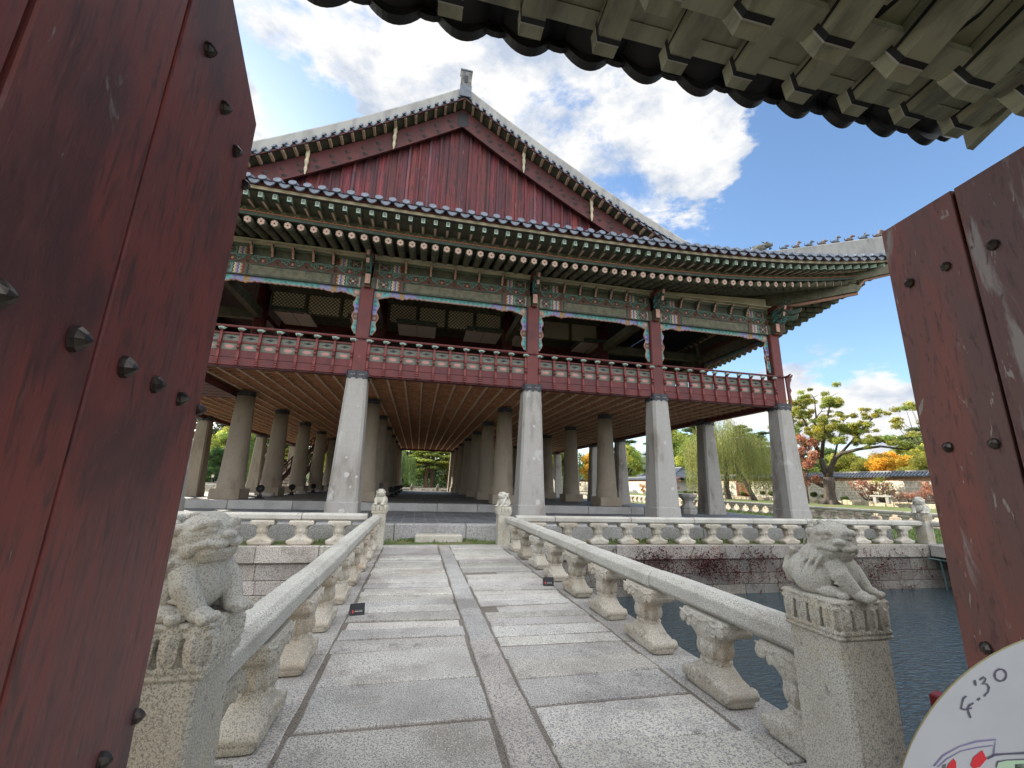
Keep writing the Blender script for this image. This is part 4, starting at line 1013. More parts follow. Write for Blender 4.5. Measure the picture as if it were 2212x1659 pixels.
# gable ends
def gz(x):   # roof surface height over x
    d = 17.59 - x if x > .83 else x + 15.93
    return 10.3 + hgt(d)
for yy, sg in ((16.0, -1), (48.9, 1)):
    g = G()
    if sg < 0:
        for side in (-1, 1):
            x = .83 + side * .25; 
            while abs(x - .83) < 12.9:
                sl = (gz(x + .05) - gz(x - .05)) / .1
                al = Vector((1, 0, sl)).normalized() * .40
                p = Vector((x, yy, gz(x) + .02)); tileend(g, p, Vector((side, 0, sl * side)), Vector((0, -1, 0)), Vector((0, 0, 1)), .10, .40, .6, .13)
                x += side * .40 / math.sqrt(1 + sl * sl)
        g.obj('gable_tile_row', [TILE, TILEF], PV, world=True)
    g = G()
    n = 40; xs = [.83 - 12.9 + 25.8 * k / n for k in range(n + 1)]
    f = (lambda a, b, c, d, m: g.loft([[(x, yy - sg * a, gz(x) + c), (x, yy - sg * b, gz(x) + c), (x, yy - sg * b, gz(x) + d), (x, yy - sg * a, gz(x) + d)] for x in xs], m))
    f(.02, .62, -.06, -.02, 2); f(.0, .05, -.13, -.062, 3)      # roof underside by the verge, shadow board
    g.obj('verge_board', [RED, RED2, OLIVED, RED2, TAN], PV, world=True)
    g = G(); f(.50, .60, -1.18, -.22, 0); 
    if sg < 0:
        for k in range(-26, 27):                                  # diamond studs in two rows
            x = .83 + k * .60
            if abs(k) < 1: continue
            for r_ in (-.62, -.90):
                z = gz(x) + r_; c = (x + (.12 if r_ < -.7 else 0), yy + .49, z)
                g.add([(c[0] - .115, c[1], z), (c[0], c[1], z - .115), (c[0] + .115, c[1], z), (c[0], c[1], z + .115), (c[0], c[1] - .06, z)], [(0, 1, 4), (1, 2, 4), (2, 3, 4), (3, 0, 4)], 1)
        za = gz(.83); g.add([(.83 - .22, yy + .485, za - .45), (.83 + .22, yy + .485, za - .45), (.83 + .26, yy + .485, za - 1.1), (.83, yy + .485, za - 1.25), (.83 - .26, yy + .485, za - 1.1)], [(0, 1, 2, 3, 4)], 2)
    g.obj('barge_board', [M('barge board red', (.105, .027, .026), .7, (.065, .020, .020), 1.5, extra=[(4, (.20, .12, .08), .68, .73, True)]), M('stud grey', (.05, .038, .036), .6), BLACK], PV, world=True)
    if sg < 0:
        for k in range(-30, 31):
            x = .83 + k * .42; z = gz(x) - .06
            if abs(k * .42) > 12.4: continue
            g = G(); big = (k in (-7, 7, -15, 15, -23, 23))
            g.box(-.05, .05, .04, .50, -.13, 0, 0); g.box(-.045, .045, .035, .045, -.125, -.005, 1)
            if big:
                g.tube([(0, .42, .0), (0, .41, -.25), (0, .42, -.42), (0, .40, -.6), (0, .42, -.78), (0, .42, -.95), (0, .42, -1.2)], [.06, .09, .06, .085, .05, .07, .02], 8, 2)
            g.obj('verge_bracket', [TAN, GREEN, CREAM], PV, Vector((x, yy, z)) + PL)
    # plank wall with battens
    GB = GABLE = bpy.data.materials.get('gable boards') or M('gable boards', (.17, .030, .031), .7, (.075, .022, .026), 1.1, .38, .60, stretch=(3.2, 1, .35), tint=True, extra=[(4.5, (.035, .018, .022), .54, .66, False), (11, (.022, .012, .014), .60, .68, True), (3.0, (.27, .24, .24), .68, .72, False)], bump=(14, .5, .006))
    g = G(); yw = yy - sg * .86; rr = random.Random(5)
    x = -11.8
    while x < 13.4:
        w = rr.uniform(.18, .24); k = rr.uniform(.6, 1.35); g.tint = (k, k * rr.uniform(.8, 1.1), k * rr.uniform(.85, 1.15)); z1, z2 = gz(x) - .5, gz(x + w) - .5
        if z1 > 11.3 and z2 > 11.3:
            a, b = (yw - .01, yw + .05) if sg < 0 else (yw - .05, yw + .01)
            g.add([(x + .004, a, 11.2), (x + w - .004, a, 11.2), (x + w - .004, a, z2), (x + .004, a, z1), (x + .004, b, 11.2), (x + w - .004, b, 11.2), (x + w - .004, b, z2), (x + .004, b, z1)], [(0, 1, 2, 3), (7, 6, 5, 4), (0, 3, 7, 4), (1, 5, 6, 2)], 0)
        x += w
    k = -28
    while k < 29:
        x = .83 + k * .45; z = gz(x) - .6
        if z > 11.5:
            g.tint = (.8, .85, .9) if rr.random() < .88 else (1.2, 2.0, 2.2)
            g.box(x - .045, x + .045, yw - .085 if sg < 0 else yw + .0, yw - .012 if sg < 0 else yw + .06, 11.2, z, 0)
        k += 1
    g.obj('gable_wall', [GABLE], PV, world=True)
    # plaster ridge down each slope, behind the verge tiles
    for side in (-1, 1):
        g = G(); g.smooth = False; secs = []
        for k in range(31):
            x = .83 + side * (.2 + 12.9 * k / 30); z = gz(x); a, b = (yy + .16, yy + .60) if sg < 0 else (yy - .60, yy - .16)
            H_ = .84
            secs.append([(x, a, z - .02), (x, a - .0, z + H_ * .82), (x, a + .10, z + H_), (x, b - .10, z + H_), (x, b, z + H_ * .82), (x, b, z - .02)])
        g.loft(secs, 0); g.obj('descending_ridge', [PLAS], PV, world=True)
# main ridge
g = G(); zr = gz(.83)
n = 24; secs = []
for k in range(n + 1):
    t = k / n; y = 16.05 + (48.85 - 16.05) * t; sag = .25 * (2 * t - 1) ** 2
    secs.append([(.83 - .24, y, zr - .1), (.83 - .21, y, zr + 1.0 + sag), (.83 + .21, y, zr + 1.0 + sag), (.83 + .24, y, zr - .1)])
g.loft(secs, 0)
g.box(.83 - .27, .83 + .27, 15.93, 16.02, zr - .05, zr + .58, 1); g.box(.83 - .25, .83 + .25, 15.95, 16.03, zr + .60, zr + 1.42, 2); g.box(.83 - .08, .83 + .08, 15.93, 15.945, zr + .72, zr + 1.12, 3); g.box(.83 - .28, .83 + .28, 15.92, 16.3, zr + 1.40, zr + 1.47, 1)
g.obj('main_ridge', [PLAS, TILE, M('weathered ridge end', (.20, .195, .19), .9, (.08, .08, .08), 5), BLACK], PV, world=True)
# hip ridge at each corner with figurines on the near one
def hipridge(sd_, sg_):
    g = G(); secs = []; d1 = 3.9
    dv_ = roofpt(sd_, sg_, 3.9) - roofpt(sd_, sg_, 0); n_ = Vector((-dv_.y, dv_.x, 0)).normalized()
    for k in range(17):
        d = d1 * k / 16            # inward distance
        p = roofpt(sd_, sg_, d); x, y = p.x, p.y
        w = .19; z = p.z; H_ = .66 + .16 * (1 - k / 16)
        P_ = lambda a, b: (x + n_.x * a, y + n_.y * a, z + b)
        secs.append([P_(-w, -.05), P_(-w, H_), P_(-w * .5, H_ + .07), P_(w * .5, H_ + .07), P_(w, H_), P_(w, -.05)])
    g.loft(secs, 0); rd = g.obj('hip_ridge', [PLAS], PV, world=True)
    return secs, rd
for sd_, sg_ in (('E', 1), ('E', -1), ('W', 1), ('W', -1)):
    secs, rd = hipridge(sd_, sg_)
    if (sd_, sg_) == ('E', 1):
        for k in range(9):
            t = .1 + k * 1.28; i = int(t); fr = t - i
            a = Vector(secs[i][2]).lerp(Vector(secs[i][3]), .5); b = Vector(secs[i + 1][2]).lerp(Vector(secs[i + 1][3]), .5); p = a.lerp(b, fr)
            g = G(); g.smooth = True                                # small crouching beast looking down the ridge
            hh = .9 + .25 * math.sin(k * 2.1)
            g.sph((0, 0, .09), (.07, .10, .09), 7, 0, 6); g.sph((0, .10, .20 * hh + .03), (.055, .065, .06), 7, 0, 6); g.tube([(0, .05, .12), (0, .09, .2 * hh)], .045, 6); g.tube([(-.04, .07, .1), (-.045, .12, 0)], .022, 5); g.tube([(.04, .07, .1), (.045, .12, 0)], .022, 5); g.sph((0, .165, .19 * hh + .02), (.03, .04, .028), 6, 0, 5)
            g.tube([(0, -.08, .08), (0, -.14, .14), (0, -.12, .22)], [.03, .02, .01], 5)
            if k in (2, 4): g.tube([(-.06, .05, .22), (0, .08, .30), (.06, .05, .22)], .02, 5)
            o = g.obj('ridge_figurine', [M('weathered clay', (.16, .12, .10), .9) if k % 2 else TILE], rd); o.location = p - Vector(wloc(rd)); o.rotation_euler.z = math.atan2(-1, 1) - PI / 2; o.scale = (1.15,) * 3
        p = Vector(secs[13][2]).lerp(Vector(secs[13][3]), .5)
        g = G(); g.smooth = True
        g.sph((0, 0, .16), (.13, .28, .17), 8, 0, 6); g.sph((0, .27, .26), (.10, .14, .12), 8, 0, 6); g.tube([(0, .3, .2), (0, .44, .22), (0, .46, .32)], [.07, .05, .02], 6); g.tube([(0, .34, .1), (0, .42, .08)], [.06, .03], 6)
        for q in range(7): g.tube([(0, -.25 + q * .08, .28), (.03 * (-1) ** q, -.31 + q * .08, .36 + .02 * (q % 2))], [.03, .008], 5)
        for sx in (-1, 1): g.sph((sx * .07, .28, .34), .035, 6, 0, 5); g.tube([(sx * .08, .2, .33), (sx * .12, .08, .42)], [.025, .008], 5)
        o = g.obj('dragon_head', [M('dragon clay', (.15, .15, .12), .9, (.07, .07, .06), 12)], rd); o.location = p - Vector(wloc(rd)); o.rotation_euler.z = math.atan2(-1, 1) - PI / 2; o.scale = (1.25,) * 3

# ------------------------------------------------------------------ stone balusters, rails, lion posts
def super_ring(a, b, n, z, N=20, cx=0, cy=0):
    r = []
    for k in range(N):
        t = 2 * PI * (k + .5) / N; c, s_ = math.cos(t), math.sin(t)
        r.append((cx + a * math.copysign(abs(c) ** (2 / n), c), cy + b * math.copysign(abs(s_) ** (2 / n), s_), z))
    return r
def baluster_geo(g, detail=True):   # length along X, thickness along Y
    prof = [(.285, .125, 7, 0), (.295, .132, 7, .035), (.290, .13, 6, .10), (.262, .125, 5, .125), (.215, .120, 4, .145), (.160, .115, 3.4, .185), (.128, .108, 2.8, .215), (.118, .105, 2.4, .235)]
    g.loft([super_ring(a, b, n, z) for a, b, n, z in prof])
    g.loft([super_ring(a, b, n, z) for a, b, n, z in [(.112, .10, 2.2, .22), (.114, .102, 2.2, .26), (.132, .112, 2.2, .30), (.146, .122, 2.4, .35), (.150, .124, 2.4, .385), (.138, .115, 2.4, .40)]])
    g.loft([super_ring(a, b, n, z) for a, b, n, z in [(.14, .115, 3, .385), (.165, .125, 3.4, .42), (.215, .13, 4, .455), (.262, .132, 5, .495), (.285, .132, 6, .53), (.288, .13, 7, .565), (.27, .125, 7, .583)]])
    if detail:
        for k in range(18):                     # bead ring
            t = 2 * PI * k / 18; g.sph((.122 * math.cos(t), .110 * math.sin(t), .236), .0165, 6, 0, 5)
        for k in range(10):                     # petals on the cup
            t = 2 * PI * (k + .5) / 10; g.sph((.128 * math.cos(t), .108 * math.sin(t), .325), (.036, .032, .068), 7, 0, 6)
        for sx in (-1, 1):
            g.cyl((sx * .245, -.138, .505), (sx * .245, .138, .505), .046, n=12); g.cyl((sx * .262, -.14, .075), (sx * .262, .14, .075), .042, n=12)
            for sy in (-1, 1):                  # cloud scrolls carved on the long faces
                for (cx, cz, r_) in ((.235, .505, .036), (.165, .475, .03), (.07, .50, .032), (.225, .08, .036), (.14, .09, .03), (.06, .12, .03)):
                    pts = [(sx * cx + r_ * (1 - .7 * t) * math.cos(sx * (t * 8 + cx * 9)), sy * .134, cz + r_ * (1 - .7 * t) * math.sin(t * 8 + cx * 9)) for t in [k / 12 for k in range(13)]]
                    g.tube(pts, .0095, 6)
                g.tube([(sx * .29, sy * .13, .56), (sx * .16, sy * .135, .525), (sx * .10, sy * .135, .555), (0, sy * .132, .535)], .010, 5)
                for q in range(4): g.tube([(sx * (.10 + q * .045), sy * .124, .135 - q * .006), (sx * (.115 + q * .048), sy * .131, .085), (sx * (.11 + q * .048), sy * .133, .02)], .009, 6)
g = G(); baluster_geo(g); ME_BAL = remesh(g, 'baluster', [G_BAL], .0058, 2, .5)
g = G(); baluster_geo(g, True); ME_BALF = remesh(g, 'baluster', [G_BAL], .016, 1, .4)

def rail_sec(w, z0, z1):   # octagonal rail section (across, z)
    k = .055; return [(-w + k, z0), (w - k, z0), (w, z0 + k * .8), (w, z1 - k * .8), (w - k, z1), (-w + k, z1), (-w, z1 - k * .8), (-w, z0 + k * .8)]
def balustrade(name, label, p0, p1, joints, bal, me, rw=.118, z0=.575, z1=.765, group=None, zb=0, mat=None):
    """p0->p1 in plan; joints and baluster stations as distances from p0"""
    P0 = Vector((*p0, zb)); d = (Vector((*p1, zb)) - P0); L_ = d.length; d.normalize(); nrm_ = Vector((-d.y, d.x, 0)); ang = math.atan2(d.y, d.x)
    t = thing(name, label, 'balustrade', P0, ang, group)
    js = [0] + [j for j in joints if 0 < j < L_] + [L_]; rr = random.Random(int(L_ * 100))
    for a, b in zip(js, js[1:]):
        g = G(); dz = rr.uniform(-.006, .006); dy = rr.uniform(-.006, .006); wk = rr.uniform(.97, 1.04)
        sec = rail_sec(rw * wk, z0, z1)
        n = max(2, int((b - a) / .25)); rings = []
        for k in range(n + 1):
            x = a + .006 + (b - a - .012) * k / n; e = .94 if k in (0, n) else 1; xx = x
            rings.append([(xx, y * e + dy + rr.uniform(-.002, .002), ((z - (z0 + z1) / 2) * e + (z0 + z1) / 2) + dz + rr.uniform(-.002, .002)) for y, z in sec])
            if k == 0: rings.append([(xx + .02, y + dy, z + dz) for y, z in sec])
        g.loft(rings, 0); o = g.obj('rail', mat or G_RAIL, t); bevel(o, .012, 2)
    for x in bal:
        o = inst(me, 'baluster', t, (x, rr.uniform(-.01, .01), 0), (0, 0, rr.uniform(-.03, .03)), (rr.uniform(.95, 1.04), rr.uniform(.95, 1.04), 1))
    return t
BX = .80
by = [1.16 + 1.075 * k for k in range(0, 9)]           # distances from y = 2.30
balustrade('bridge_balustrade', 'carved stone balustrade along the right side of the bridge to the pavilion', (2.55, 2.40), (2.55, 11.80), [1.95, 4.05, 6.2, 8.2], [y - .08 for y in by if y < 9.6], ME_BAL)
balustrade('bridge_balustrade', 'carved stone balustrade along the left side of the bridge', (-.95, 2.40), (-.95, 11.80), [2.15, 4.1, 6.3, 8.3], [y - .08 for y in by if y < 9.6], ME_BAL)
balustrade('terrace_balustrade', 'long low stone balustrade on the island edge to the right of the bridge', (2.78, 12.12), (17.35, 12.12), [1.15, 3.5, 5.6, 7.7, 9.75, 11.75, 13.2], [.6 + .94 * k for k in range(15)], ME_BALF, group=None)
balustrade('terrace_balustrade', 'stone balustrade on the island edge to the left of the bridge', (-1.18, 12.12), (-15.5, 12.12), [1.6, 3.85, 6.1, 8.4, 10.6], [.68 + .90 * k for k in range(15)], ME_BALF)
balustrade('terrace_balustrade', 'stone balustrade in shade beyond the grass, closing the north side of the island', (25.6, 14.0), (25.6, 54.2), [2.2 * k for k in range(1, 18)], [.5 + 1.0 * k for k in range(40)], ME_BALF)
balustrade('terrace_balustrade', 'distant stone balustrade across the far side of the island, left of the tiny lions', (-28, 54.6), (-.9, 54.6), [2.2 * k for k in range(1, 12)], [.5 + 1.0 * k for k in range(26)], ME_BALF)
balustrade('terrace_balustrade', 'distant stone balustrade right of the far lion posts behind the pillars', (2.9, 54.6), (25.4, 54.6), [2.2 * k for k in range(1, 10)], [.5 + 1.0 * k for k in range(22)], ME_BALF)
balustrade('bridge_balustrade', 'stone balustrade of the next bridge, at the right by the red door leaf', (17.6, 11.85), (17.6, 3.0), [2.0, 4.0, 6.0], [.9 + 1.0 * k for k in range(8)], ME_BALF)
balustrade('bridge_balustrade', 'far balustrade of the next bridge, hidden mostly by the right door leaf', (20.6, 11.85), (20.6, 3.0), [2.0, 4.0, 6.0], [.9 + 1.0 * k for k in range(8)], ME_BALF)
balustrade('terrace_balustrade', 'short stone balustrade on the island edge past the corner lion', (20.8, 12.12), (25.5, 12.12), [2.2], [.6 + .94 * k for k in range(5)], ME_BALF)

# lion: facing +Y, crouching on its haunches, about 0.42 m high
def lion_geo(g, hy=0.0, hp=0.0, detail=True):
    E_ = lambda c, r: g.sph(c, r, 16, 0, 11)
    E_((0, -.075, .12), (.150, .150, .125)); E_((0, -.02, .185), (.135, .14, .125)); E_((0, .05, .145), (.115, .10, .135)); E_((0, .02, .25), (.10, .095, .085))
    for sx in (-1, 1):
        E_((sx * .115, -.055, .095), (.062, .110, .095)); E_((sx * .130, .035, .034), (.046, .080, .036))
        for q in range(4): g.sph((sx * .130 - .034 + q * .0226, .108, .024), (.0125, .030, .022), 9, 0, 7)
        g.tube([(sx * .090, .055, .19), (sx * .112, .095, .13), (sx * .098, .135, .07), (sx * .088, .155, .035)], [.058, .052, .044, .040], 12)
        E_((sx * .088, .170, .032), (.046, .050, .034))
        for q in range(4): g.sph((sx * .088 - .034 + q * .0226, .212, .024), (.0125, .030, .022), 9, 0, 7)
        if detail:
            for q in range(3): g.tube([(sx * .125, .02 - q * .045, .235 - q * .012), (sx * .148, -.01 - q * .04, .185), (sx * .160, -.03 - q * .03, .13)], .012, 6)
            for q in range(2): g.tube([(sx * .155, .07, .12 - q * .03), (sx * .13, .12, .105 - q * .03), (sx * .085, .155, .11 - q * .03)], .007, 6)
    g.tube([(0, -.21, .05), (.03, -.225, .12), (-.01, -.215, .20), (.03, -.18, .25)], [.035, .032, .028, .02], 8)
    M0 = g.M
    g.M = (M0 if M0 is not None else Matrix.Identity(4)) @ Matrix.Translation((0, .045, .285)) @ Matrix.Rotation(hy, 4, 'Z') @ Matrix.Rotation(hp, 4, 'X')
    E_((0, .005, .040), (.120, .120, .108)); E_((0, -.04, .03), (.115, .10, .10)); E_((0, .0, .085), (.095, .09, .062))
    g.M = g.M @ Matrix.Translation((0, -.035, 0))
    # broad square muzzle with an upper lip that overhangs the jaw
    g.loft([super_ring(.076, .075, 2.6, -.062, 16, 0, .070), super_ring(.088, .080, 2.6, -.025, 16, 0, .088), super_ring(.086, .078, 2.6, -.006, 16, 0, .088)])
    g.loft([super_ring(.090, .080, 2.6, .004, 16, 0, .092), super_ring(.092, .084, 2.6, .020, 16, 0, .094), super_ring(.078, .074, 2.6, .055, 16, 0, .090), super_ring(.055, .055, 2.6, .076, 16, 0, .078)])
    E_((0, .166, .048), (.034, .020, .020))
    for sx in (-1, 1):
        g.sph((sx * .020, .176, .046), (.014, .012, .013), 9, 0, 7)
        g.tube([(sx * .012, .176, .012), (sx * .045, .170, .008), (sx * .078, .140, .016), (sx * .092, .095, .006), (sx * .086, .07, -.02)], [.015, .016, .017, .018, .013], 8)   # curling upper lip
        g.tube([(sx * .018, .125, .082), (sx * .050, .136, .100), (sx * .082, .105, .094), (sx * .10, .07, .07)], [.016, .023, .020, .012], 8)   # brow
        g.sph((sx * .052, .130, .070), (.029, .020, .022), 10, 0, 8); g.sph((sx * .054, .148, .070), (.012, .008, .010), 8, 0, 6)
        g.tube([(sx * .085, .03, .085), (sx * .112, -.01, .075), (sx * .112, -.055, .045)], [.022, .026, .012], 8)   # ear folded back
        g.sph((sx * .098, .055, -.005), (.022, .045, .038), 10, 0, 8)
        if detail:
            for q in range(6):                                              # snail curls round the cheeks and the back of the head
                a_ = -.9 + q * .42; g.sph((sx * .108 * (1 - .06 * q), -.055 - .028 * math.sin(a_ * 1.3), .03 + .088 * math.sin(a_)), (.026, .030, .028), 9, 0, 7)
            for q in range(4): g.sph((sx * (.028 + .0 * q), -.115 + q * .01, .115 - q * .05), (.028, .024, .027), 9, 0, 7)
            for q in range(5):
                pts = [(sx * (.118 - q * .007), -.05 + .026 * (1 - .6 * t) * math.cos(t * 7), -.05 + q * .034 + .026 * (1 - .6 * t) * math.sin(t * 7)) for t in [k / 10 for k in range(11)]]
                g.tube(pts, .011, 6)
            for q in range(3): g.tube([(sx * .03, .168 - q * .002, -.012 - q * .0), (sx * (.05 + q * .012), .150 - q * .02, -.02)], .008, 6)
            g.tube([(sx * .06, .05, -.045), (sx * .085, .02, -.06), (sx * .10, -.03, -.07)], .012, 6)
    if detail:
        for q in range(9):                                                  # mane strands down the nape
            x = -.10 + q * .025; g.tube([(x * .85, -.03, .128 - x * x * 5), (x * 1.05, -.095, .085 - x * x * 5), (x * 1.2, -.135, .01 - abs(x) * .2), (x * 1.3, -.145, -.08)], [.009, .010, .010, .007], 6)
        for q in range(5): g.tube([(-.04 + q * .02, .08, .128), (-.05 + q * .025, .03, .142), (-.05 + q * .025, -.02, .136)], .010, 6)
    g.M = M0
G_LION = granite('granite lion', (.50, .48, .42), (.40, .37, .30), (.31, .29, .25), (.58, .55, .48), 130, [(2.0, (.40, .31, .17), .56, .72, True), (5.0, (.19, .17, .135), .60, .76, True)], bump=.3)
def lionmesh(hy, hp, vox, detail=True):
    g = G(); lion_geo(g, hy, hp, detail); return remesh(g, 'lion', [G_LION], vox, 1, .25)
ME_LA = lionmesh(-.10, .06, .0040)      # big left lion: looks straight ahead over the bridge
ME_LB = lionmesh(-1.05, -.10, .0040)     # big right lion: head turned
ME_LC = lionmesh(.25, .15, .009); ME_LD = lionmesh(-.5, .2, .009)
def capital_geo(g, w=.182, z0=.79, z1=1.0):
    g.rbox(-w + .012, w - .012, -w + .012, w - .012, z0 + .03, z1 - .012, .012)
    g.rbox(-w - .014, w + .014, -w - .014, w + .014, z1 - .030, z1, .012); g.rbox(-w - .010, w + .010, -w - .010, w + .010, z0 - .004, z0 + .020, .008)
    M0 = g.M or Matrix.Identity(4)
    for q in range(4):
        g.M = M0 @ Matrix.Rotation(q * PI / 2, 4, 'Z')
        for k in range(14): g.sph((-w + .013 + (2 * w - .026) * k / 13, -w - .004, z0 + .036), .0145, 8, 0, 7)
        for k in range(4):
            x = -w + (k + .5) * w / 2
            zc, hh, ww = (z0 + z1) / 2 + .012, (z1 - z0) * .345, w / 4 - .0085
            outl = [(x + ww * math.copysign(min(1, abs(math.sin(t)) ** .55), math.sin(t)), zc + hh * math.copysign(abs(math.cos(t)) ** .8, math.cos(t))) for t in [2 * PI * i / 18 for i in range(18)]]
            g.poly(outl, (-w - .016, -w + .02), 0, 'Y')
            g.sph((x, -w - .014, zc), (ww * .62, .013, hh * .80), 10, 0, 8); g.tube([(x, -w - .026, zc - hh * .6), (x, -w - .028, zc + hh * .6)], .007, 6)
        for k in range(5): g.sph((-w + k * w / 2, -w + .002, z1 - .045), (.016, .014, .016), 7, 0, 6)
    g.M = M0 if M0 != Matrix.Identity(4) else None
g = G(); capital_geo(g); ME_CAP = remesh(g, 'capital', [G_POST], .0048, 1, .3)
ME_CAPF = None
g = G(); g.rbox(-.168, .168, -.185, .185, -.02, .795, .018); ME_SH = g.mesh('shaft', [G_POST])
g = G()     # half baluster carved against the post, under the rail
g.M = Matrix.Translation((.10, 0, 0)); baluster_geo(g, True); g.M = None
ME_HALF = remesh(g, 'bracket', [G_BAL], .009, 1, .4)
def lion_post(label, x, y, rz, me, half=1, group=None, sc=1.0, zb=0, lsc=1.0, hx=0, hrot=PI / 2):
    t = thing('lion_post', label, 'lion post', (x, y, zb), 0, group); t.scale = (sc,) * 3
    s = inst(ME_SH, 'shaft', t); inst(ME_CAP, 'capital', t)
    inst(me, 'lion', t, (0, 0, .992), (0, 0, rz), (lsc, lsc, lsc))
    if half: inst(ME_HALF, 'bracket', t, (0, half * .16, 0), (0, 0, hrot * half), (1, 1, 1))
    return t
lion_post('large crouching stone lion on its lotus post, half behind the left door', -.985, 2.37, -PI / 2 - R(24), ME_LA, 1, lsc=1.03)
lion_post('large crouching stone lion on its lotus post at the near right corner of the bridge', 2.585, 2.37, PI + R(24), ME_LB, 1, lsc=1.0)
lion_post('small upright stone lion on the far left post of the bridge', -.90, 12.05, PI - R(8), ME_LC, 0, lsc=.95)
lion_post('small stone lion looking left on the far right post of the bridge', 2.42, 12.05, PI - R(60), ME_LD, 0, lsc=.95)
lion_post('weathered stone lion on the corner post of the terrace balustrade at the far right', 17.5, 12.1, PI / 2 + R(20), ME_LC, 0, lsc=1.35, sc=1.0)
lion_post('tiny sunlit stone lion seen through the pavilion, left of the pair', -.55, 54.6, 0, ME_LC, 0)
lion_post('tiny sunlit stone lion seen through the pavilion, right of the pair', 2.55, 54.6, 0, ME_LD, 0)

# ------------------------------------------------------------------ bridge
BR = thing('stone_bridge', 'stone slab bridge with a raised centre strip leading to the pavilion', 'bridge', (.8, 6.5, 0))
def slab(g, pts, rr, dz, th=.16, ins=.009):
    """pts: outline polygon (ccw); jittered edges, rounded top rim"""
    out = []
    n = len(pts)
    for i in range(n):
        a, b = Vector(pts[i]), Vector(pts[(i + 1) % n]); m = max(1, int((b - a).length / .16))
        for k in range(m):
            p = a.lerp(b, k / m); out.append((p.x + rr.uniform(-.005, .005), p.y + rr.uniform(-.006, .006)))
    c = (sum(p[0] for p in out) / len(out), sum(p[1] for p in out) / len(out))
    def ins_(p, e):
        d = Vector((c[0] - p[0], c[1] - p[1])); dx = math.copysign(min(abs(d.x), e), d.x); dy = math.copysign(min(abs(d.y), e), d.y); return (p[0] + dx, p[1] + dy)
    tl = rr.uniform(-.004, .004)
    r0 = [(p[0], p[1], -th) for p in out]; r1 = [(p[0], p[1], dz - .018) for p in out]
    r2 = [(*ins_(p, ins * .4), dz - .006) for p in out]; r3 = [(*ins_(p, ins + .006), dz + tl * (p[0] - c[0])) for p in out]
    g.loft([r0, r1, r2, r3], 0)
rr = random.Random(12)
lj = [0.6, 1.3, 1.95, 2.62, 3.40, 4.05, 4.76, 5.10, 5.40, 5.67, 6.01, 6.30, 6.55, 6.85, 7.12, 7.35, 7.66, 7.9, 8.2, 8.42, 8.72, 9.0, 9.2, 9.5, 9.8, 10.1, 10.3, 10.65, 11.0, 11.25, 11.6, 12.0]
rj = [0.55, 1.2, 1.9, 2.40, 2.98, 3.50, 3.96, 4.36, 4.72, 5.0, 5.35, 5.62, 5.86, 6.2, 6.46, 6.8, 7.02, 7.3, 7.6, 7.85, 8.2, 8.45, 8.8, 9.05, 9.4, 9.7, 9.95, 10.3, 10.6, 10.95, 11.3, 11.6, 12.0]
for js, xa, xb, sl in ((lj, -.70, .652, .04), (rj, .948, 2.32, .03)):
    g = G(); sk0 = rr.uniform(-.02, .02)
    for a, b in zip(js, js[1:]):
        sk1 = rr.uniform(-.025, .035); k = rr.uniform(.74, 1.10); g.tint = (k * rr.uniform(1.0, 1.03), k, k * rr.uniform(.93, 1.0))
        e0, e1 = rr.uniform(0, .03), rr.uniform(-.0, .04)
        slab(g, [(xa + (e0 if xa > 0 else e1), a + .009 - sk0), (xb - (e0 if xa < 0 else e1), a + .009 + sk0), (xb - (e0 if xa < 0 else e1), b - .009 + sk1), (xa + (e0 if xa > 0 else e1), b - .009 - sk1)], rr, rr.uniform(-.014, .010)); sk0 = sk1
    g.obj('deck', G_DECK, BR, world=True)
g = G(); cj = [.4, 1.6, 2.55, 4.9, 6.55, 7.4, 9.2, 11.0, 11.95]
for a, b in zip(cj, cj[1:]):
    k = rr.uniform(.70, 1.0); g.tint = (k * 1.02, k * .97, k * .93) if rr.random() < .5 else (k, k, k)
    slab(g, [(.665 + rr.uniform(-.01, .012), a + .005), (.935 + rr.uniform(-.012, .01), a + .005), (.935 + rr.uniform(-.012, .01), b - .005), (.665 + rr.uniform(-.01, .012), b - .005)], rr, .008)
g.obj('centre_strip', G_DECK, BR, world=True)
g = G()
for xa, xb in ((-1.22, -.712), (2.332, 2.84)):
    y = .5
    while y < 11.9:
        e = min(y + rr.uniform(1.7, 2.5), 11.9); k = rr.uniform(.74, .95); g.tint = (k, k * .98, k * .95); slab(g, [(xa, y + .006), (xb, y + .006), (xb, e - .006), (xa, e - .006)], rr, -.010 + rr.uniform(-.004, .004), .34); y = e
g.tint = (.42, .38, .34); g.box(-.72, 2.34, .4, 11.86, -.30, -.014)
g.obj('edge_beam', G_DECK, BR, world=True)
g = G(); g.tint = (.7, .7, .7)
for y in (3.6, 6.4, 9.2):
    for x in (-.9, .8, 2.5): g.rbox(x - .2, x + .2, y - .2, y + .2, -2.2, -.42, .03)
    g.rbox(-1.2, 2.82, y - .2, y + .2, -.52, -.30, .02)
g.obj('pier', G_DECK, BR, world=True)
B2 = thing('stone_bridge', 'second stone bridge seen only by its end at the right, beside the door leaf', 'bridge', (19.1, 6.5, 0))
g = G(); g.tint = (.85, .83, .8)
for k in range(12): slab(g, [(17.1, 1.2 + k * .88), (21.1, 1.2 + k * .88), (21.1, 2.07 + k * .88), (17.1, 2.07 + k * .88)], rr, 0, .35)
g.obj('deck', G_DECK, B2, world=True)
g = G(); g.tint = (.8, .76, .7)
for y in (9.0, 6.0, 3.2):
    g.rbox(17.3, 17.8, y - .2, y + .2, -2.2, -.36, .03); g.rbox(20.3, 20.8, y - .2, y + .2, -2.2, -.36, .03)
g.obj('pier', G_DECK, B2, world=True)
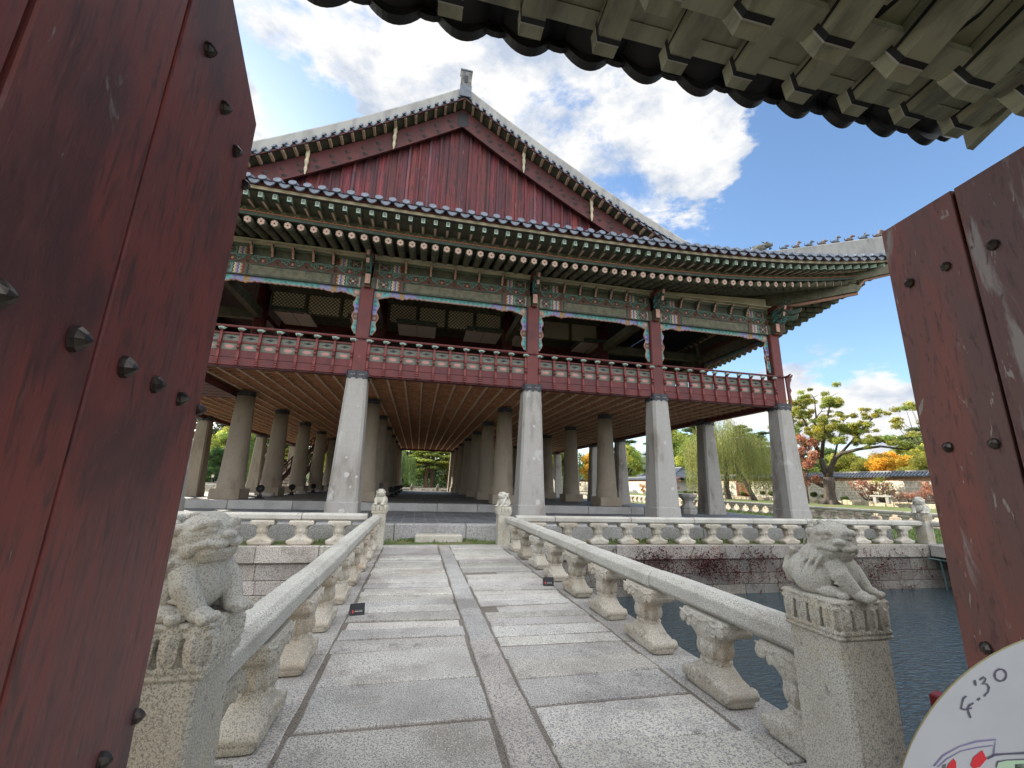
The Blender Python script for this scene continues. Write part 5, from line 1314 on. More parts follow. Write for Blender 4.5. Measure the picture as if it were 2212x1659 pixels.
o = g = G(); g.tube([(16.9, 11.75, -.42), (17.05, 11.5, -.44), (17.05, 10.9, -.46)], .028, 8); g.tube([(17.05, 11.5, -.44), (17.1, 11.5, -.9), (17.12, 11.5, -2.0)], .028, 8)
tag(g.obj('water_pipe', M('green pipe', (.05, .09, .085), .5)), 'dark green water pipe bending down into the pond under the next bridge', 'pipe')
# small black notice tents beside the balusters
def notice(label, x, y, a):
    t = thing('notice', label, 'sign', (x, y, .005), a, 'small folded notices on the bridge')
    g = G(); g.poly([(-.07, 0), (.07, 0), (.045, .085), (.0, .125), (-.008, .125)], (-.085, .085), 0, 'X'); g.obj('board', BLACK, t)
    g = G(); F2 = Matrix.Translation((0, -.0712, .0)) @ Matrix.Rotation(R(-29), 4, 'X')
    g.M = F2
    q = lambda x0, x1, z0, z1, m: g.add([(x0, -.002, z0), (x1, -.002, z0), (x1, -.002, z1), (x0, -.002, z1)], [(0, 1, 2, 3)], m)
    q(-.062, -.046, .035, .085, 0); g.add([(-.066, -.0025, .088), (-.042, -.0025, .088), (-.054, -.0025, .104)], [(0, 1, 2)], 0)
    for k in range(5): q(-.030 + k * .018, -.018 + k * .018, .066, .086, 1)
    for k in range(6): q(-.030 + k * .015, -.020 + k * .015, .046, .056, 1)
    g.M = None; g.obj('lettering', [REDINK, WHT], t)
notice('small black folded notice with a red mark by the right balustrade foot', 2.24, 7.22, R(-10))
notice('small black folded notice with a red mark by the left balustrade foot', -.60, 5.95, R(12))

# ------------------------------------------------------------------ things on the platform
def spot(label, x, y, z, a):
    t = thing('floodlight', label, 'floodlight', (x, y, z), a, 'black floodlights at the pillar feet')
    g = G(); g.rbox(-.16, .16, -.10, .10, 0, .06, .01); g.rbox(-.10, .10, -.06, .06, .06, .16, .01); g.obj('base', BLACK, t)
    g = G(); g.tube([(0, 0, .15), (0, .02, .30)], .03, 8); g.obj('stem', BLACK, t)
    g = G(); g.smooth = True; g.cyl((0, -.08, .36), (.02, .16, .42), .10, .15, 14); g.cyl((.02, .16, .42), (.022, .18, .425), .165, .165, 14); g.smooth = False
    for k in range(5): g.box(-.09, .09, -.07 + k * .035, -.06 + k * .035, .28, .50)
    g.obj('lamp_head', BLACK, t)
spot('black floodlight beside the nearest round pillar at the left', -6.55, 20.6, .731, R(200)); spot('black floodlight beside the second round pillar at the left', -6.65, 25.8, .731, R(200))
spot('black floodlight beside the third round pillar at the left', -6.65, 30.8, .731, R(200)); spot('black floodlight at the foot of the fourth left round pillar', -6.65, 36.0, .731, R(200))
spot('black floodlight at the foot of the far left square pillar', -12.3, 25.4, .43, R(200))
for k in range(4): spot(['first', 'second', 'third', 'fourth'][k] + ' black floodlight from the near end of the left row inside the central aisle', -1.35, 25.9 + 5.0 * k, .731, R(160))
for k, (x, y) in enumerate(((-7.0, 23.2), (-6.75, 28.3), (-6.75, 33.3), (-6.7, 38.4))):
    g = G(); g.lathe([(.25, 0), (.27, .03), (.27, .15), (.25, .18)], 20); o = g.obj('drum_stone', G_WALL, at=(x, y, .733)); tag(o, ['nearest', 'second', 'third', 'farthest'][k] + ' low round pale stone drum on the sunlit paving at the left', 'stone drum', 'low round stones on the paving')
def cabinet(label, x, y, w, h, red=True):
    t = thing('equipment_cabinet', label, 'cabinet', (x, y, .731)); g = G(); g.rbox(-w / 2, w / 2, -.12, .12, 0, h, .012); g.obj('body', M('cabinet grey', (.05, .05, .052), .5), t)
    if red:
        g = G(); g.box(-w * .25, w * .25, -.124, -.121, h * .25, h * .78, 0); g.box(-w * .18, w * .18, -.127, -.125, h * .42, h * .70, 1); g.box(-w * .12, w * .02, -.129, -.128, h * .3, h * .6, 2); g.box(-w * .40, -w * .32, -.124, -.121, h * .5, h * .8, 1); g.obj('label_plate', [WHT, REDINK, BLACK], t)
cabinet('grey cabinet with a small red and white plate between the right pillars', 4.2, 26.5 - 1.5, .62, .88); cabinet('small dark cabinet at the foot of a far right pillar', 4.1, 43.9, .5, .9, False)
cabinet('thin dark box leaning by the round pillar behind the near left pillar', -1.65, 21.4, .16, .78, False)
t = thing('stone_pedestal', 'squat waisted stone pedestal standing on the terrace between two right pillars', 'stone pedestal', (13.45, 19.7, .42))
g = G(); g.lathe([(.40, 0), (.41, .05), (.41, .18), (.36, .22), (.38, .28), (.36, .36), (.27, .44), (.235, .50), (.235, .58)], 8, rot=PI / 8); g.obj('base', G_PIL, t)
g = G(); g.lathe([(.235, .58), (.25, .64), (.40, .80), (.43, .84), (.44, .93), (.42, .96)], 8, rot=PI / 8); g.obj('bowl', G_PIL, t)
g = G(); g.smooth = True; g.sph((0, 0, .05), (.28, .5, .12), 9, 0, 6)
tag(g.obj('ground_lamp_cover', WHT, at=(21.3, 17.8, .02)), 'small white rounded cover lying on the grass near the corner pillar', 'lamp cover')

# ------------------------------------------------------------------ gate: door leaves, posts, eave
GT = thing('palace_gate', 'red wooden gate with two open studded door leaves and a tiled eave overhead', 'gate', (.8, 0, 0))
def stud(nm, par, p, nrm_, s=1.0):
    g = G(); n = 8; k = .034 * s
    g.loft([[(k * (1 + .04 * math.cos(3 * t)) * math.cos(t) * 1.0, 0, k * 1.25 * math.sin(t)) for t in [2 * PI * i / n for i in range(n)]],
            [(k * .98 * math.cos(t), -.018 * s, k * 1.2 * math.sin(t)) for t in [2 * PI * i / n for i in range(n)]],
            [(k * .62 * math.cos(t), -.038 * s, k * .66 * math.sin(t)) for t in [2 * PI * i / n for i in range(n)]],
            [(k * .10 * math.cos(t), -.050 * s, k * .12 * math.sin(t)) for t in [2 * PI * i / n for i in range(n)]]])
    return g.mesh(nm, [IRON])
ME_ST = stud('stud', None, None, None, .50); ME_ST2 = stud('stud', None, None, None, .56)
def leaf(name, A, B, joints, zs, mat, st, th, me, ztop=2.935, side=1, ztopB=None):
    """A: free edge, B: hinge (plan points); boards split at distances joints from A; side = where the thickness goes"""
    A, B = Vector((*A, 0)), Vector((*B, 0)); d = (B - A); L_ = d.length; d.normalize(); n_ = Vector((-d.y, d.x, 0)) * side
    ang = math.atan2(d.y, d.x)
    dr = bpy.data.objects.new('door', None); COL.objects.link(dr); dr.parent = GT; dr.location = A - Vector(GT.location); dr.rotation_euler.z = ang
    js = [0] + joints + [L_]; rr = random.Random(4)
    for a, b in zip(js, js[1:]):
        g = G(); z0 = .03; zt = ztop + rr.uniform(-.004, .004)
        y0, y1 = (0, th * side)
        xa = a + (0 if a == 0 else .006); xb = b - .006
        ya, yb = min(y0, y1), max(y0, y1)
        c = .003
        g.loft([[(xa + c, ya, z), (xb - c, ya, z), (xb, ya + c, z), (xb, yb - c, z), (xb - c, yb, z), (xa + c, yb, z), (xa, yb - c, z), (xa, ya + c, z)] for z in (z0, zt)], 0)
        g.obj('door_board', mat, dr)
    g = G(); yy = (min(0, th * side) + .02, max(0, th * side) - .02); g.box(.01, L_ - .01, yy[0], yy[1], .04, ztop - .02, 0); g.obj('core', BLACK, dr)
    g = G()
    for z in (.42, 1.25, 2.05, 2.70): g.box(.06, L_ - .03, th * side if side > 0 else th * side - .07, th * side + .07 if side > 0 else th * side, z - .05, z + .05, 0)
    g.obj('cross_bar', RED2, dr)
    for (x, z) in st:
        o = inst(me, 'stud', dr, (x, -.001 * side, z), (0, 0, 0 if side > 0 else PI)); o.scale = (rnd.uniform(.92, 1.08),) * 3; o.rotation_euler.y = rnd.uniform(-.25, .25)
    return dr
# left leaf: free edge at (-.71, 1.53)
stL = [(y, z) for z in (2.655, 1.81, .95) for y in (.02 + .0, .20, .37, .57, .76, .93, 1.10, 1.28)]
stL = [(x + .03 if x < .05 else x, z) for x, z in stL]
def lx(y): return math.hypot(1.55 - y, .2 * (1.55 - y))
stL = [(lx(y), z) for z, ys in ((2.65, (1.528, 1.354, 1.175, .992, .80, .62, .44)), (1.81, (1.535, 1.334, 1.139, .967, .781, .60, .42)), (.952, (1.528, 1.325, 1.13, .95, .77, .6, .42))) for y in ys]
leaf('door_left', (-.714, 1.55), (-.42, .08), [lx(.862), lx(.52)], None, DOOR, stL, .085, ME_ST, side=-1)
def rx(y): return math.hypot(1.51 - y, .12 * (1.51 - y))
stR = [(rx(y), z) for z, ys in ((2.602, (1.422, 1.262, 1.088, .90, .72)), (1.811, (1.406, 1.24, 1.06, .88, .70)), (1.02, (1.421, 1.25, 1.07, .89, .71))) for y in ys]
leaf('door_right', (2.272, 1.51), (2.10, .08), [rx(1.178), rx(.70)], None, DOOR2, stR, .085, ME_ST2, side=1)
g = G(); g.rbox(-.66, -.42, -.14, .12, 0, 3.05, .015, 0); g.rbox(2.12, 2.36, -.14, .12, 0, 3.05, .015, 0); g.obj('gate_post', RED, GT, world=True)
g = G(); g.rbox(-1.5, 3.2, -.16, .10, 3.05, 3.32, .015, 0); g.rbox(-.42, 2.12, -.12, .08, -.02, .05, .01, 0); g.obj('gate_beam', RED, GT, world=True)
GWALL = stone_course('gate wall stones', (.42, .38, .32), (.33, .30, .25), (.58, .54, .46), .42, .24, .5, .03, 'Y')
g = G(); g.box(-14, -.67, -.25, .1, -.2, 2.6, 0); g.box(2.37, 16, -.25, .1, -.2, 2.6, 0); g.obj('side_wall', GWALL, GT, world=True)
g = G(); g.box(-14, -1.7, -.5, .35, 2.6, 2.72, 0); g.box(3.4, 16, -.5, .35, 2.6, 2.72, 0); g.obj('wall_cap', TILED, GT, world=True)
EX0, EX1 = -1.72, 3.02
def glift(x): return .05 * (max(0, x - .8) / 2.2) ** 2
EZ = 1.6
# main rafters (square, green) and flying rafters
def beam(g, y0, z0, y1, z1, w, h, nose=.05, m=0):
    """beam in the YZ plane from its outer end (y0,z0 = underside) running back to (y1,z1), black line round the end"""
    dy, dz = y1 - y0, z1 - z0; L_ = math.hypot(dy, dz); uy, uz = dy / L_, dz / L_; vy, vz = -uz, uy
    if vz < 0: vy, vz = -vy, -vz
    P = lambda t, h_: (y0 + uy * t + vy * h_, z0 + uz * t + vz * h_)
    prof = [P(.028, 0), P(L_, 0), P(L_, h), P(-.02, h), P(-.02, .03)]
    prof = [P(0, 0), P(L_, 0), P(L_, h), P(0, h)]
    g.poly(prof, (-w / 2, w / 2), 0, 'X')
    e = .0016
    for t0, t1, mm_ in ((.050, .056, 2), (.056, .078, 1)):
        a, b = P(t0, -e), P(t1, -e); c, d = P(t0, h * .98), P(t1, h * .98)
        g.add([(-w / 2 - e, *a), (w / 2 + e, *a), (w / 2 + e, *b), (-w / 2 - e, *b)], [(0, 1, 2, 3)], mm_)
        for sx in (-1, 1):
            xx = sx * (w / 2 + e); g.add([(xx, *a), (xx, *b), (xx, *d), (xx, *c)], [(0, 1, 2, 3)], mm_)
    for sx in (-1, 1):
        xx = sx * (w / 2 + e); a, b, c, d = P(.078, h * .48), P(L_ * .85, h * .48), P(L_ * .85, h * .62), P(.078, h * .62); g.add([(xx, *a), (xx, *b), (xx, *c), (xx, *d)], [(0, 1, 2, 3)], 1)
s = .358
g = G(); beam(g, 1.455, 1.972 + EZ, .80, 2.05 + EZ, .105, .115); ME_GF = g.mesh('flying_rafter', [GATEW, BLACK, WHT])
g = G(); beam(g, 1.03, 1.645 + EZ, -.9, 2.25 + EZ, .118, .135); ME_GR = g.mesh('main_rafter', [GATEW, BLACK, WHT])
x = .345 - s * 5; k = 0
xs = []
while x < EX1 + .02:
    if x > EX0: xs.append(x)
    x += s
for x in xs:
    o = inst(ME_GF, 'flying_rafter', GT, Vector((x, 0, glift(x))) - GT.location); o = inst(ME_GR, 'main_rafter', GT, Vector((x + .02, 0, 0)) - GT.location)
g = G()                                                      # boards between and above the rafters
for a, b in zip(xs, xs[1:]):
    g.add([(a + .06, 1.0, 1.80 + EZ), (b - .04, 1.0, 1.80 + EZ), (b - .04, .985, 2.05 + EZ), (a + .06, .985, 2.05 + EZ)], [(0, 1, 2, 3)], 0)
    c, w = (a + b) / 2 + .01, .10
    for (k1, k2, m) in ((1.0, .0, 1), (.66, .0, 2), (.56, .0, 0)):
        hx, hy_, cy_ = .062 * (.25 + .75 * k1), .15 * (.22 + .78 * k1), .80
        pts = [(c - hx * .35, cy_ - hy_), (c + hx * .35, cy_ - hy_), (c + hx, cy_ - hy_ * .45), (c + hx, cy_ + hy_ * .45), (c + hx * .35, cy_ + hy_), (c - hx * .35, cy_ + hy_), (c - hx, cy_ + hy_ * .45), (c - hx, cy_ - hy_ * .45)]
        zo = {1: .003, 2: .0055, 0: .008}[m]; g.add([(p[0], p[1], 1.80 - zo + (1.02 - p[1]) * .3147 + EZ) for p in pts], [tuple(range(8))], m)
g.obj('infill_panel', [GATEW, BLACK, WHT], GT, world=True)
g = G()
g.box(EX0 - .05, EX1 + .05, .94, 1.06, 1.765 + EZ, 1.80 + EZ, 0)           # plank on the main rafter ends
y0 = 1.05
# planks over the flying rafters, with open dark gaps towards the tiles
for (ya, yb, za, zb_) in ((.80, 1.12, 2.165, 2.128), (1.125, 1.36, 2.127, 2.10)):
    g.add([(EX0, ya, za + EZ), (EX1, ya, za + EZ), (EX1, yb, zb_ + EZ), (EX0, yb, zb_ + EZ), (EX0, ya, za + .03 + EZ), (EX1, ya, za + .03 + EZ), (EX1, yb, zb_ + .03 + EZ), (EX0, yb, zb_ + .03 + EZ)], [(0, 1, 2, 3), (4, 5, 6, 7), (2, 3, 7, 6), (0, 4, 5, 1)], 0)
g.poly([(1.02, 1.80), (-.95, 2.42), (-.95, 2.45), (1.02, 1.83)], (EX0, EX1), 1, 'X') if False else None
g.add([(EX0, 1.02, 1.80 + EZ), (EX1, 1.02, 1.80 + EZ), (EX1, -.95, 2.42 + EZ), (EX0, -.95, 2.42 + EZ)], [(0, 1, 2, 3)], 0)
g.box(EX0, EX1, 1.36, 1.44, 2.094 + EZ, 2.13 + EZ, 0)
o = g.obj('eave_board', [GATEW, BLACK], GT, world=True)
g = G()
nt_ = int((EX1 + .1 - EX0) / .322)
for k in range(-1, nt_ + 1):
    x = .05 + .322 * (k - 5); 
    if x < EX0 - .2 or x > EX1 + .02: continue
    # concave tile running up the slope and its big drooping end
    n = 12; w = .158; up = lambda a: .085 * (1 - math.sin(PI * a))
    c = x
    arc = lambda a: (c - w + 2 * w * a, .0 - .095 * math.sin(PI * a))
    rowA = [(arc(k_ / n)[0], 1.62, 2.245 + glift(c) + arc(k_ / n)[1] + EZ) for k_ in range(n + 1)]
    rowB = [(arc(k_ / n)[0], .2, 2.68 + arc(k_ / n)[1] + EZ) for k_ in range(n + 1)]
    rowC = [(arc(k_ / n)[0], 1.60, 2.26 + glift(c) + arc(k_ / n)[1] + EZ) for k_ in range(n + 1)]
    g.smooth = True
    g.add(rowA + rowB, [(k_, k_ + 1, n + 1 + k_ + 1, n + 1 + k_) for k_ in range(n)], 0)
    g.smooth = False
    # drooping face plate, slightly tipped outwards
    pts = [(c - w + 2 * w * k_ / n, -.005 - (.15) * math.sin(PI * k_ / n) ** .72) for k_ in range(n + 1)]
    f1 = [(p[0], 1.62 - p[1] * .12 * 0 + .02, 2.255 + p[1] + glift(c) + EZ) for p in pts]; f2 = [(p[0], 1.60, 2.255 + p[1] + glift(c) + .008 + EZ) for p in pts]
    t1 = [(p[0], 1.64, 2.26 + glift(c) + EZ) for p in pts]; t2 = [(p[0], 1.60, 2.26 + glift(c) + EZ) for p in pts]
    m_ = n + 1
    g.add(f1 + f2 + t1 + t2, [(k_, k_ + 1, m_ + k_ + 1, m_ + k_) for k_ in range(n)] + [(k_, 2 * m_ + k_, 2 * m_ + k_ + 1, k_ + 1) for k_ in range(n)] + [(m_ + k_, m_ + k_ + 1, 3 * m_ + k_ + 1, 3 * m_ + k_) for k_ in range(n)], 0)
    # cover tile between, with its end disc
    g.smooth = True; g.tube([(c + .161, 1.63, 2.28 + glift(c) + EZ), (c + .161, .2, 2.72 + EZ)], .075, 12, 0)
    g.smooth = False; g.tube([(c + .161, 1.645, 2.235 + glift(c) + EZ), (c + .161, 1.62, 2.24 + glift(c) + EZ)], .082, 14, 0)
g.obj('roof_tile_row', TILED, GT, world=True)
g = G()
g.add([(EX0, 1.52, 2.27 + EZ), (EX1 + .05, 1.52, 2.27 + EZ), (EX1 + .05, -.1, 2.95 + EZ), (EX0, -.1, 2.95 + EZ)], [(0, 1, 2, 3)], 0)
g.add([(EX0, -1.6, 2.2 + EZ), (EX1 + .05, -1.6, 2.2 + EZ), (EX1 + .05, -.1, 2.95 + EZ), (EX0, -.1, 2.95 + EZ)], [(0, 1, 2, 3)], 0)
g.box(EX0, EX1, -.3, .1, 2.9 + EZ, 3.15 + EZ, 0)
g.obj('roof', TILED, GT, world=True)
# right-hand end of the gate roof: verge boards following the slope
g = G()
g.poly([(1.50, 2.02 + EZ), (1.50, 2.16 + EZ), (-.1, 2.88 + EZ), (-.1, 2.70 + EZ)], (EX1 + .03, EX1 + .08), 0, 'X')
g.obj('verge_board', GATEW, GT, world=True)
# little red square stake by the water
g = G(); g.rbox(-.045, .045, -.045, .045, -.25, .57, .006)
tag(g.obj('stake', M('bright stake red', (.18, .008, .012), .6), at=(2.83, 2.02, 0), rz=R(20)), 'short square red stake standing at the lower right behind the paper fan', 'stake')
# round paper fan held into the picture at the lower right
D = .35; f_ = 1686.64
def fp(u, v, o=0.0): return ((u - 4361) / f_ * D, -(v - 3304) / f_ * D, o)
FN = thing('paper_fan', 'round white paper fan with pencilled time and crayon drawing, close at lower right', 'paper fan')
c_ = CM @ Vector(((4361 - 2048) / f_ * D, -(3304 - 1536) / f_ * D, -D)); FN.matrix_world = Matrix.Translation(c_) @ CM.to_3x3().to_4x4()
FN.location = c_; FN.rotation_euler = CM.to_euler()
g = G(); Rf = 785 / f_ * D
g.loft([[(Rf * math.cos(t), Rf * math.sin(t), z) for t in [2 * PI * k / 90 for k in range(90)]] for z in (-.0015, 0)], 0); g.obj('sheet', PAPER, FN)
g = G(); g.tube([(Rf * math.cos(t), Rf * math.sin(t), -.0008) for t in [2 * PI * k / 90 for k in range(91)]], .0007, 6, 0); g.obj('rim', M('fan rim', (.30, .27, .14), .6), FN)
g = G(); g.rbox(-.009, .009, -Rf - .13, -Rf + .07, -.006, -.002, .002); g.obj('handle', M('fan bamboo', (.42, .30, .15), .6), FN)
def stroke(g, pts, w, m, o=.0006):
    P = [Vector(fp(*p)) for p in pts]; L_, R_ = [], []
    for i, p in enumerate(P):
        d = (P[min(i + 1, len(P) - 1)] - P[max(i - 1, 0)]).normalized(); n_ = Vector((-d.y, d.x, 0)) * (w / f_ * D / 2) * (1 + .25 * math.sin(i * 2.3))
        L_.append((*(p + n_).xy, o)); R_.append((*(p - n_).xy, o))
    n = len(P); g.add(L_ + R_, [(i, i + 1, n + i + 1, n + i) for i in range(n - 1)], m)
zz = lambda x, y: (3000 + x * .7066, 1900 + y * .7066)
g = G()
stroke(g, [zz(*p) for p in ((1222, 1248), (1205, 1262), (1198, 1290), (1192, 1318), (1210, 1325), (1238, 1320), (1252, 1316))], 7, 0); stroke(g, [zz(*p) for p in ((1262, 1288), (1240, 1300), (1228, 1320), (1236, 1345), (1246, 1372))], 7, 0)
stroke(g, [zz(*p) for p in ((1268, 1158), (1272, 1175), (1276, 1190))], 8, 0); stroke(g, [zz(*p) for p in ((1288, 1262), (1296, 1270))], 12, 0)
stroke(g, [zz(*p) for p in ((1298, 1158), (1318, 1142), (1332, 1150), (1325, 1168), (1312, 1178), (1338, 1180), (1350, 1200), (1345, 1225), (1330, 1240), (1322, 1250))], 7, 0)
stroke(g, [zz(1415 + 33 * math.cos(t) , 1130 + 34 * math.sin(t)) for t in [2 * PI * k / 14 + .4 for k in range(15)]], 7, 0)
g.obj('handwriting', INK, FN)
g = G()
stroke(g, [zz(*p) for p in ((1040, 1645), (1090, 1585), (1180, 1535), (1280, 1505), (1388, 1494), (1380, 1545), (1376, 1590))], 6, 0)
stroke(g, [zz(*p) for p in ((1060, 1650), (1110, 1605), (1190, 1560), (1280, 1540), (1372, 1528))], 4, 0); stroke(g, [zz(*p) for p in ((1340, 1602), (1385, 1580), (1440, 1576), (1560, 1570))], 9, 1); stroke(g, [zz(*p) for p in ((1390, 1650), (1400, 1620), (1450, 1610), (1560, 1606))], 5, 1)
def fillp(pts, m, o=.0004): g.add([fp(*zz(*p), o) for p in pts], [tuple(range(len(pts)))], m)
fillp([(1395, 1650), (1402, 1622), (1452, 1612), (1560, 1608), (1560, 1680), (1390, 1680)], 3)
fillp([(1246, 1640), (1262, 1595), (1312, 1555), (1338, 1605), (1300, 1650), (1262, 1660)], 2); fillp([(1105, 1680), (1120, 1635), (1150, 1602), (1164, 1620), (1166, 1680)], 2); fillp([(1082, 1680), (1088, 1640), (1108, 1632), (1105, 1680)], 4)
fillp([(1495, 1680), (1497, 1634), (1560, 1630), (1560, 1680)], 5)
g.obj('drawing', [VIOINK, INK, REDINK, GRNINK, M('grey crayon', (.12, .12, .12), .7), M('dark crayon', (.05, .05, .06), .7)], FN)

# ------------------------------------------------------------------ vegetation
def leaf_mesh(name, mats, pts, sizes, tints, seed, hang=False, flat=0.0, aspect=.62):
    """one quad per leaf, random orientation; pts (n,3)"""
    r = np.random.default_rng(seed); n = len(pts)
    if hang:
        a = r.uniform(0, 2 * PI, n); u = np.stack([np.cos(a), np.sin(a), np.zeros(n)], 1); v = np.stack([r.normal(0, .12, n), r.normal(0, .12, n), -np.ones(n)], 1)
    else:
        nr = r.normal(size=(n, 3)); nr[:, 2] = nr[:, 2] * (1 + flat * 3) + flat * 2; nr /= np.linalg.norm(nr, axis=1)[:, None]
        t = r.normal(size=(n, 3)); u = np.cross(nr, t); u /= np.linalg.norm(u, axis=1)[:, None] + 1e-9; v = np.cross(nr, u)
    s = sizes[:, None]
    w = aspect
    c = np.stack([pts - u * s * w * .5 - v * s * .5 * .3, pts - v * s * .62, pts + u * s * w * .5 - v * s * .1, pts + v * s * .62], 1).reshape(-1, 3)
    me = bpy.data.meshes.new(name); me.vertices.add(4 * n); me.vertices.foreach_set('co', c.astype(np.float32).ravel())
    me.loops.add(4 * n); me.loops.foreach_set('vertex_index', np.arange(4 * n, dtype=np.int32)); me.polygons.add(n)
    me.polygons.foreach_set('loop_start', np.arange(0, 4 * n, 4, dtype=np.int32)); me.polygons.foreach_set('loop_total', np.full(n, 4, dtype=np.int32))
    me.update()
    ca = me.color_attributes.new('tint', 'FLOAT_COLOR', 'CORNER')
    cc = np.concatenate([tints, np.ones((n, 1))], 1); ca.data.foreach_set('color', np.repeat(cc, 4, axis=0).astype(np.float32).ravel())
    for m in mats: me.materials.append(m)
    return me
def clump_leaves(cl, n, seed, size, spread=1.0, flatz=.75, hue=.18, shell=.55, bright=.35):
    r = np.random.default_rng(seed); C_ = np.array([c[:3] for c in cl], float); Rr = np.array([c[3] for c in cl], float)
    w = Rr ** 2; idx = r.choice(len(cl), n, p=w / w.sum())
    d = r.normal(size=(n, 3)); d /= np.linalg.norm(d, axis=1)[:, None]; rad = r.uniform(shell, 1.05, n) ** .8
    wob = 1 + .25 * np.sin(d[:, 0] * 5 + idx) * np.cos(d[:, 1] * 4 + idx * 2)
    p = C_[idx] + d * (Rr[idx] * rad * wob * spread)[:, None] * np.array([1, 1, flatz])
    cb = r.uniform(1 - bright, 1 + bright, len(cl)); ch = r.normal(0, hue, len(cl))
    b = cb[idx] * r.uniform(.7, 1.3, n); h = ch[idx] + r.normal(0, .06, n)
    t = np.stack([b * (1 + h), b * (1 + h * .25), b * (1 - h * .6)], 1)
    return p, r.uniform(.6, 1.35, n) * size, np.clip(t, .05, 4)
def branchy(g, cl, base, top, r0, seed, m=0, lean=(0, 0)):
    r = random.Random(seed); base = Vector(base); top = Vector(top)
    pts = [base + (top - base) * t + Vector((r.uniform(-1, 1), r.uniform(-1, 1), 0)) * r0 * .5 * (0 if t == 0 else 1) for t in (0, .2, .4, .6, .8, 1)]
    g.tube([base + Vector((0, 0, -.3))] + pts, [r0 * 1.5, r0 * 1.15, r0 * .92, r0 * .8, r0 * .66, r0 * .5, r0 * .3], 9, m)
    for c in cl:
        c = Vector(c[:3]); k = r.uniform(.35, .95); q = base + (top - base) * k
        if c.z < q.z: q = base + (top - base) * max(.25, k - .4)
        mid = q.lerp(c, .5) + Vector((r.uniform(-.3, .3), r.uniform(-.3, .3), r.uniform(-.1, .5))) * (c - q).length * .25
        rr_ = r0 * r.uniform(.18, .34); g.tube([q, q.lerp(mid, .5) + Vector((0, 0, .05)), mid, c], [rr_, rr_ * .8, rr_ * .6, rr_ * .2], 5, m)
LM = {k: leafmat('foliage ' + k, tuple(min(.9, q * 1.5) for q in c), t) for k, c, t in (('yellow green', (.205, .215, .045), .4), ('green', (.105, .15, .045), .35), ('deep green', (.045, .085, .025), .25), ('pine', (.10, .13, .055), .2), ('yellow', (.42, .26, .035), .4),
      ('orange', (.27, .15, .055), .35), ('russet', (.26, .125, .085), .3), ('willow', (.175, .19, .06), .35), ('maroon', (.17, .025, .03), .3), ('dark', (.04, .055, .03), .2), ('lime', (.235, .27, .06), .4))}
def broad_proto(seed, h, rad, mat, n, trunk=.25, leaf=.30, flat=.8, K=26, tr=.32, sparse=1.0):
    r = random.Random(seed); cl = []
    for k in range(K):
        a = r.uniform(0, 2 * PI); e = r.uniform(-.25, 1); rr_ = math.sqrt(max(0, 1 - max(0, e) ** 2)) * r.uniform(.35, .95)
        cl.append((rad * rr_ * math.cos(a), rad * rr_ * math.sin(a), h * (.42 if e < 0 else .50) + e * h * .44, rad * r.uniform(.20, .36) * sparse))
    return cl, dict(h=h, rad=rad, mat=mat, n=n, leaf=leaf, flat=flat, trunk=trunk, seed=seed)
def make_tree(kind, name, label, cat, loc, cl, p, group=None, bark=None, hue=.14, rz=0, sc=1, bright=.35, shell=.5):
    t = thing(name, label, cat, loc, rz, group); t.scale = (sc,) * 3
    pts, sz, ti = clump_leaves(cl, p['n'], p['seed'], p['leaf'], flatz=p['flat'], hue=hue, bright=bright, shell=shell)
    inst(leaf_mesh('crown', [LM[p['mat']]], pts, sz, ti, p['seed'] + 1, flat=p.get('lf', 0)), 'crown', t)
    g = G(); branchy(g, cl, (0, 0, 0), (0, 0, p['h'] * .8), p['trunk'], p['seed'] + 2); inst(g.mesh('trunk', [bark or BARK]), 'trunk', t)
    return t
def pine_clumps(seed, h, rad, K=24, z0=.38):
    r = random.Random(seed); cl = []
    for k in range(K):
        z = z0 + (1 - z0) * (k / K) + r.uniform(-.03, .03); rr_ = rad * (1.05 - (z - z0) / (1 - z0) * .75) * r.uniform(.15, 1.0); a = k * 2.4 + r.uniform(-.5, .5)
        cl.append((rr_ * math.cos(a), rr_ * math.sin(a), h * z, rad * r.uniform(.22, .36)))
    return cl
protos = {}
def tree(kind, name, label, cat, x, y, h, seed_i=0, rz=None, mat=None, group=None, z=.45, w=1.0):
    """far trees share a few crown meshes"""
    key = (kind, seed_i % 3, mat); H0 = 10.0
    if key not in protos:
        sd = hash_(key)
        if kind == 'pine':
            cl = pine_clumps(sd, H0, 3.0, 30); p = dict(h=H0, rad=3, mat=mat or 'pine', n=15000, leaf=.23, flat=.30, trunk=.22, seed=sd, lf=.4)
        elif kind == 'broad':
            cl, p = broad_proto(sd, H0, 3.9, mat or 'green', 18000, .24, .24, .8, 46)
        else:
            cl, p = broad_proto(sd, H0, 4.4, mat or 'green', 12000, .2, .26, .8, 38)
        pts, sz, ti = clump_leaves(cl, p['n'], sd, p['leaf'], flatz=p['flat'], hue=.12, bright=.4, shell=.25 if kind == 'pine' else .45)
        cm = leaf_mesh('crown', [LM[p['mat']]], pts, sz, ti, sd + 1, flat=p.get('lf', 0))
        g = G(); branchy(g, cl, (0, 0, 0), (0, 0, H0 * .86), p['trunk'], sd + 2); tm = g.mesh('trunk', [PBARK if kind == 'pine' else BARK]); protos[key] = (cm, tm)
    cm, tm = protos[key]
    t = thing(name, label, cat, (x, y, z), rz if rz is not None else (x * 7 + y * 3) % 6.28, group); t.scale = (h / H0 * w, h / H0 * w, h / H0)
    inst(cm, 'crown', t); inst(tm, 'trunk', t); return t
def hash_(k): return sum(ord(c) * (i + 3) for i, c in enumerate(str(k))) % 99991

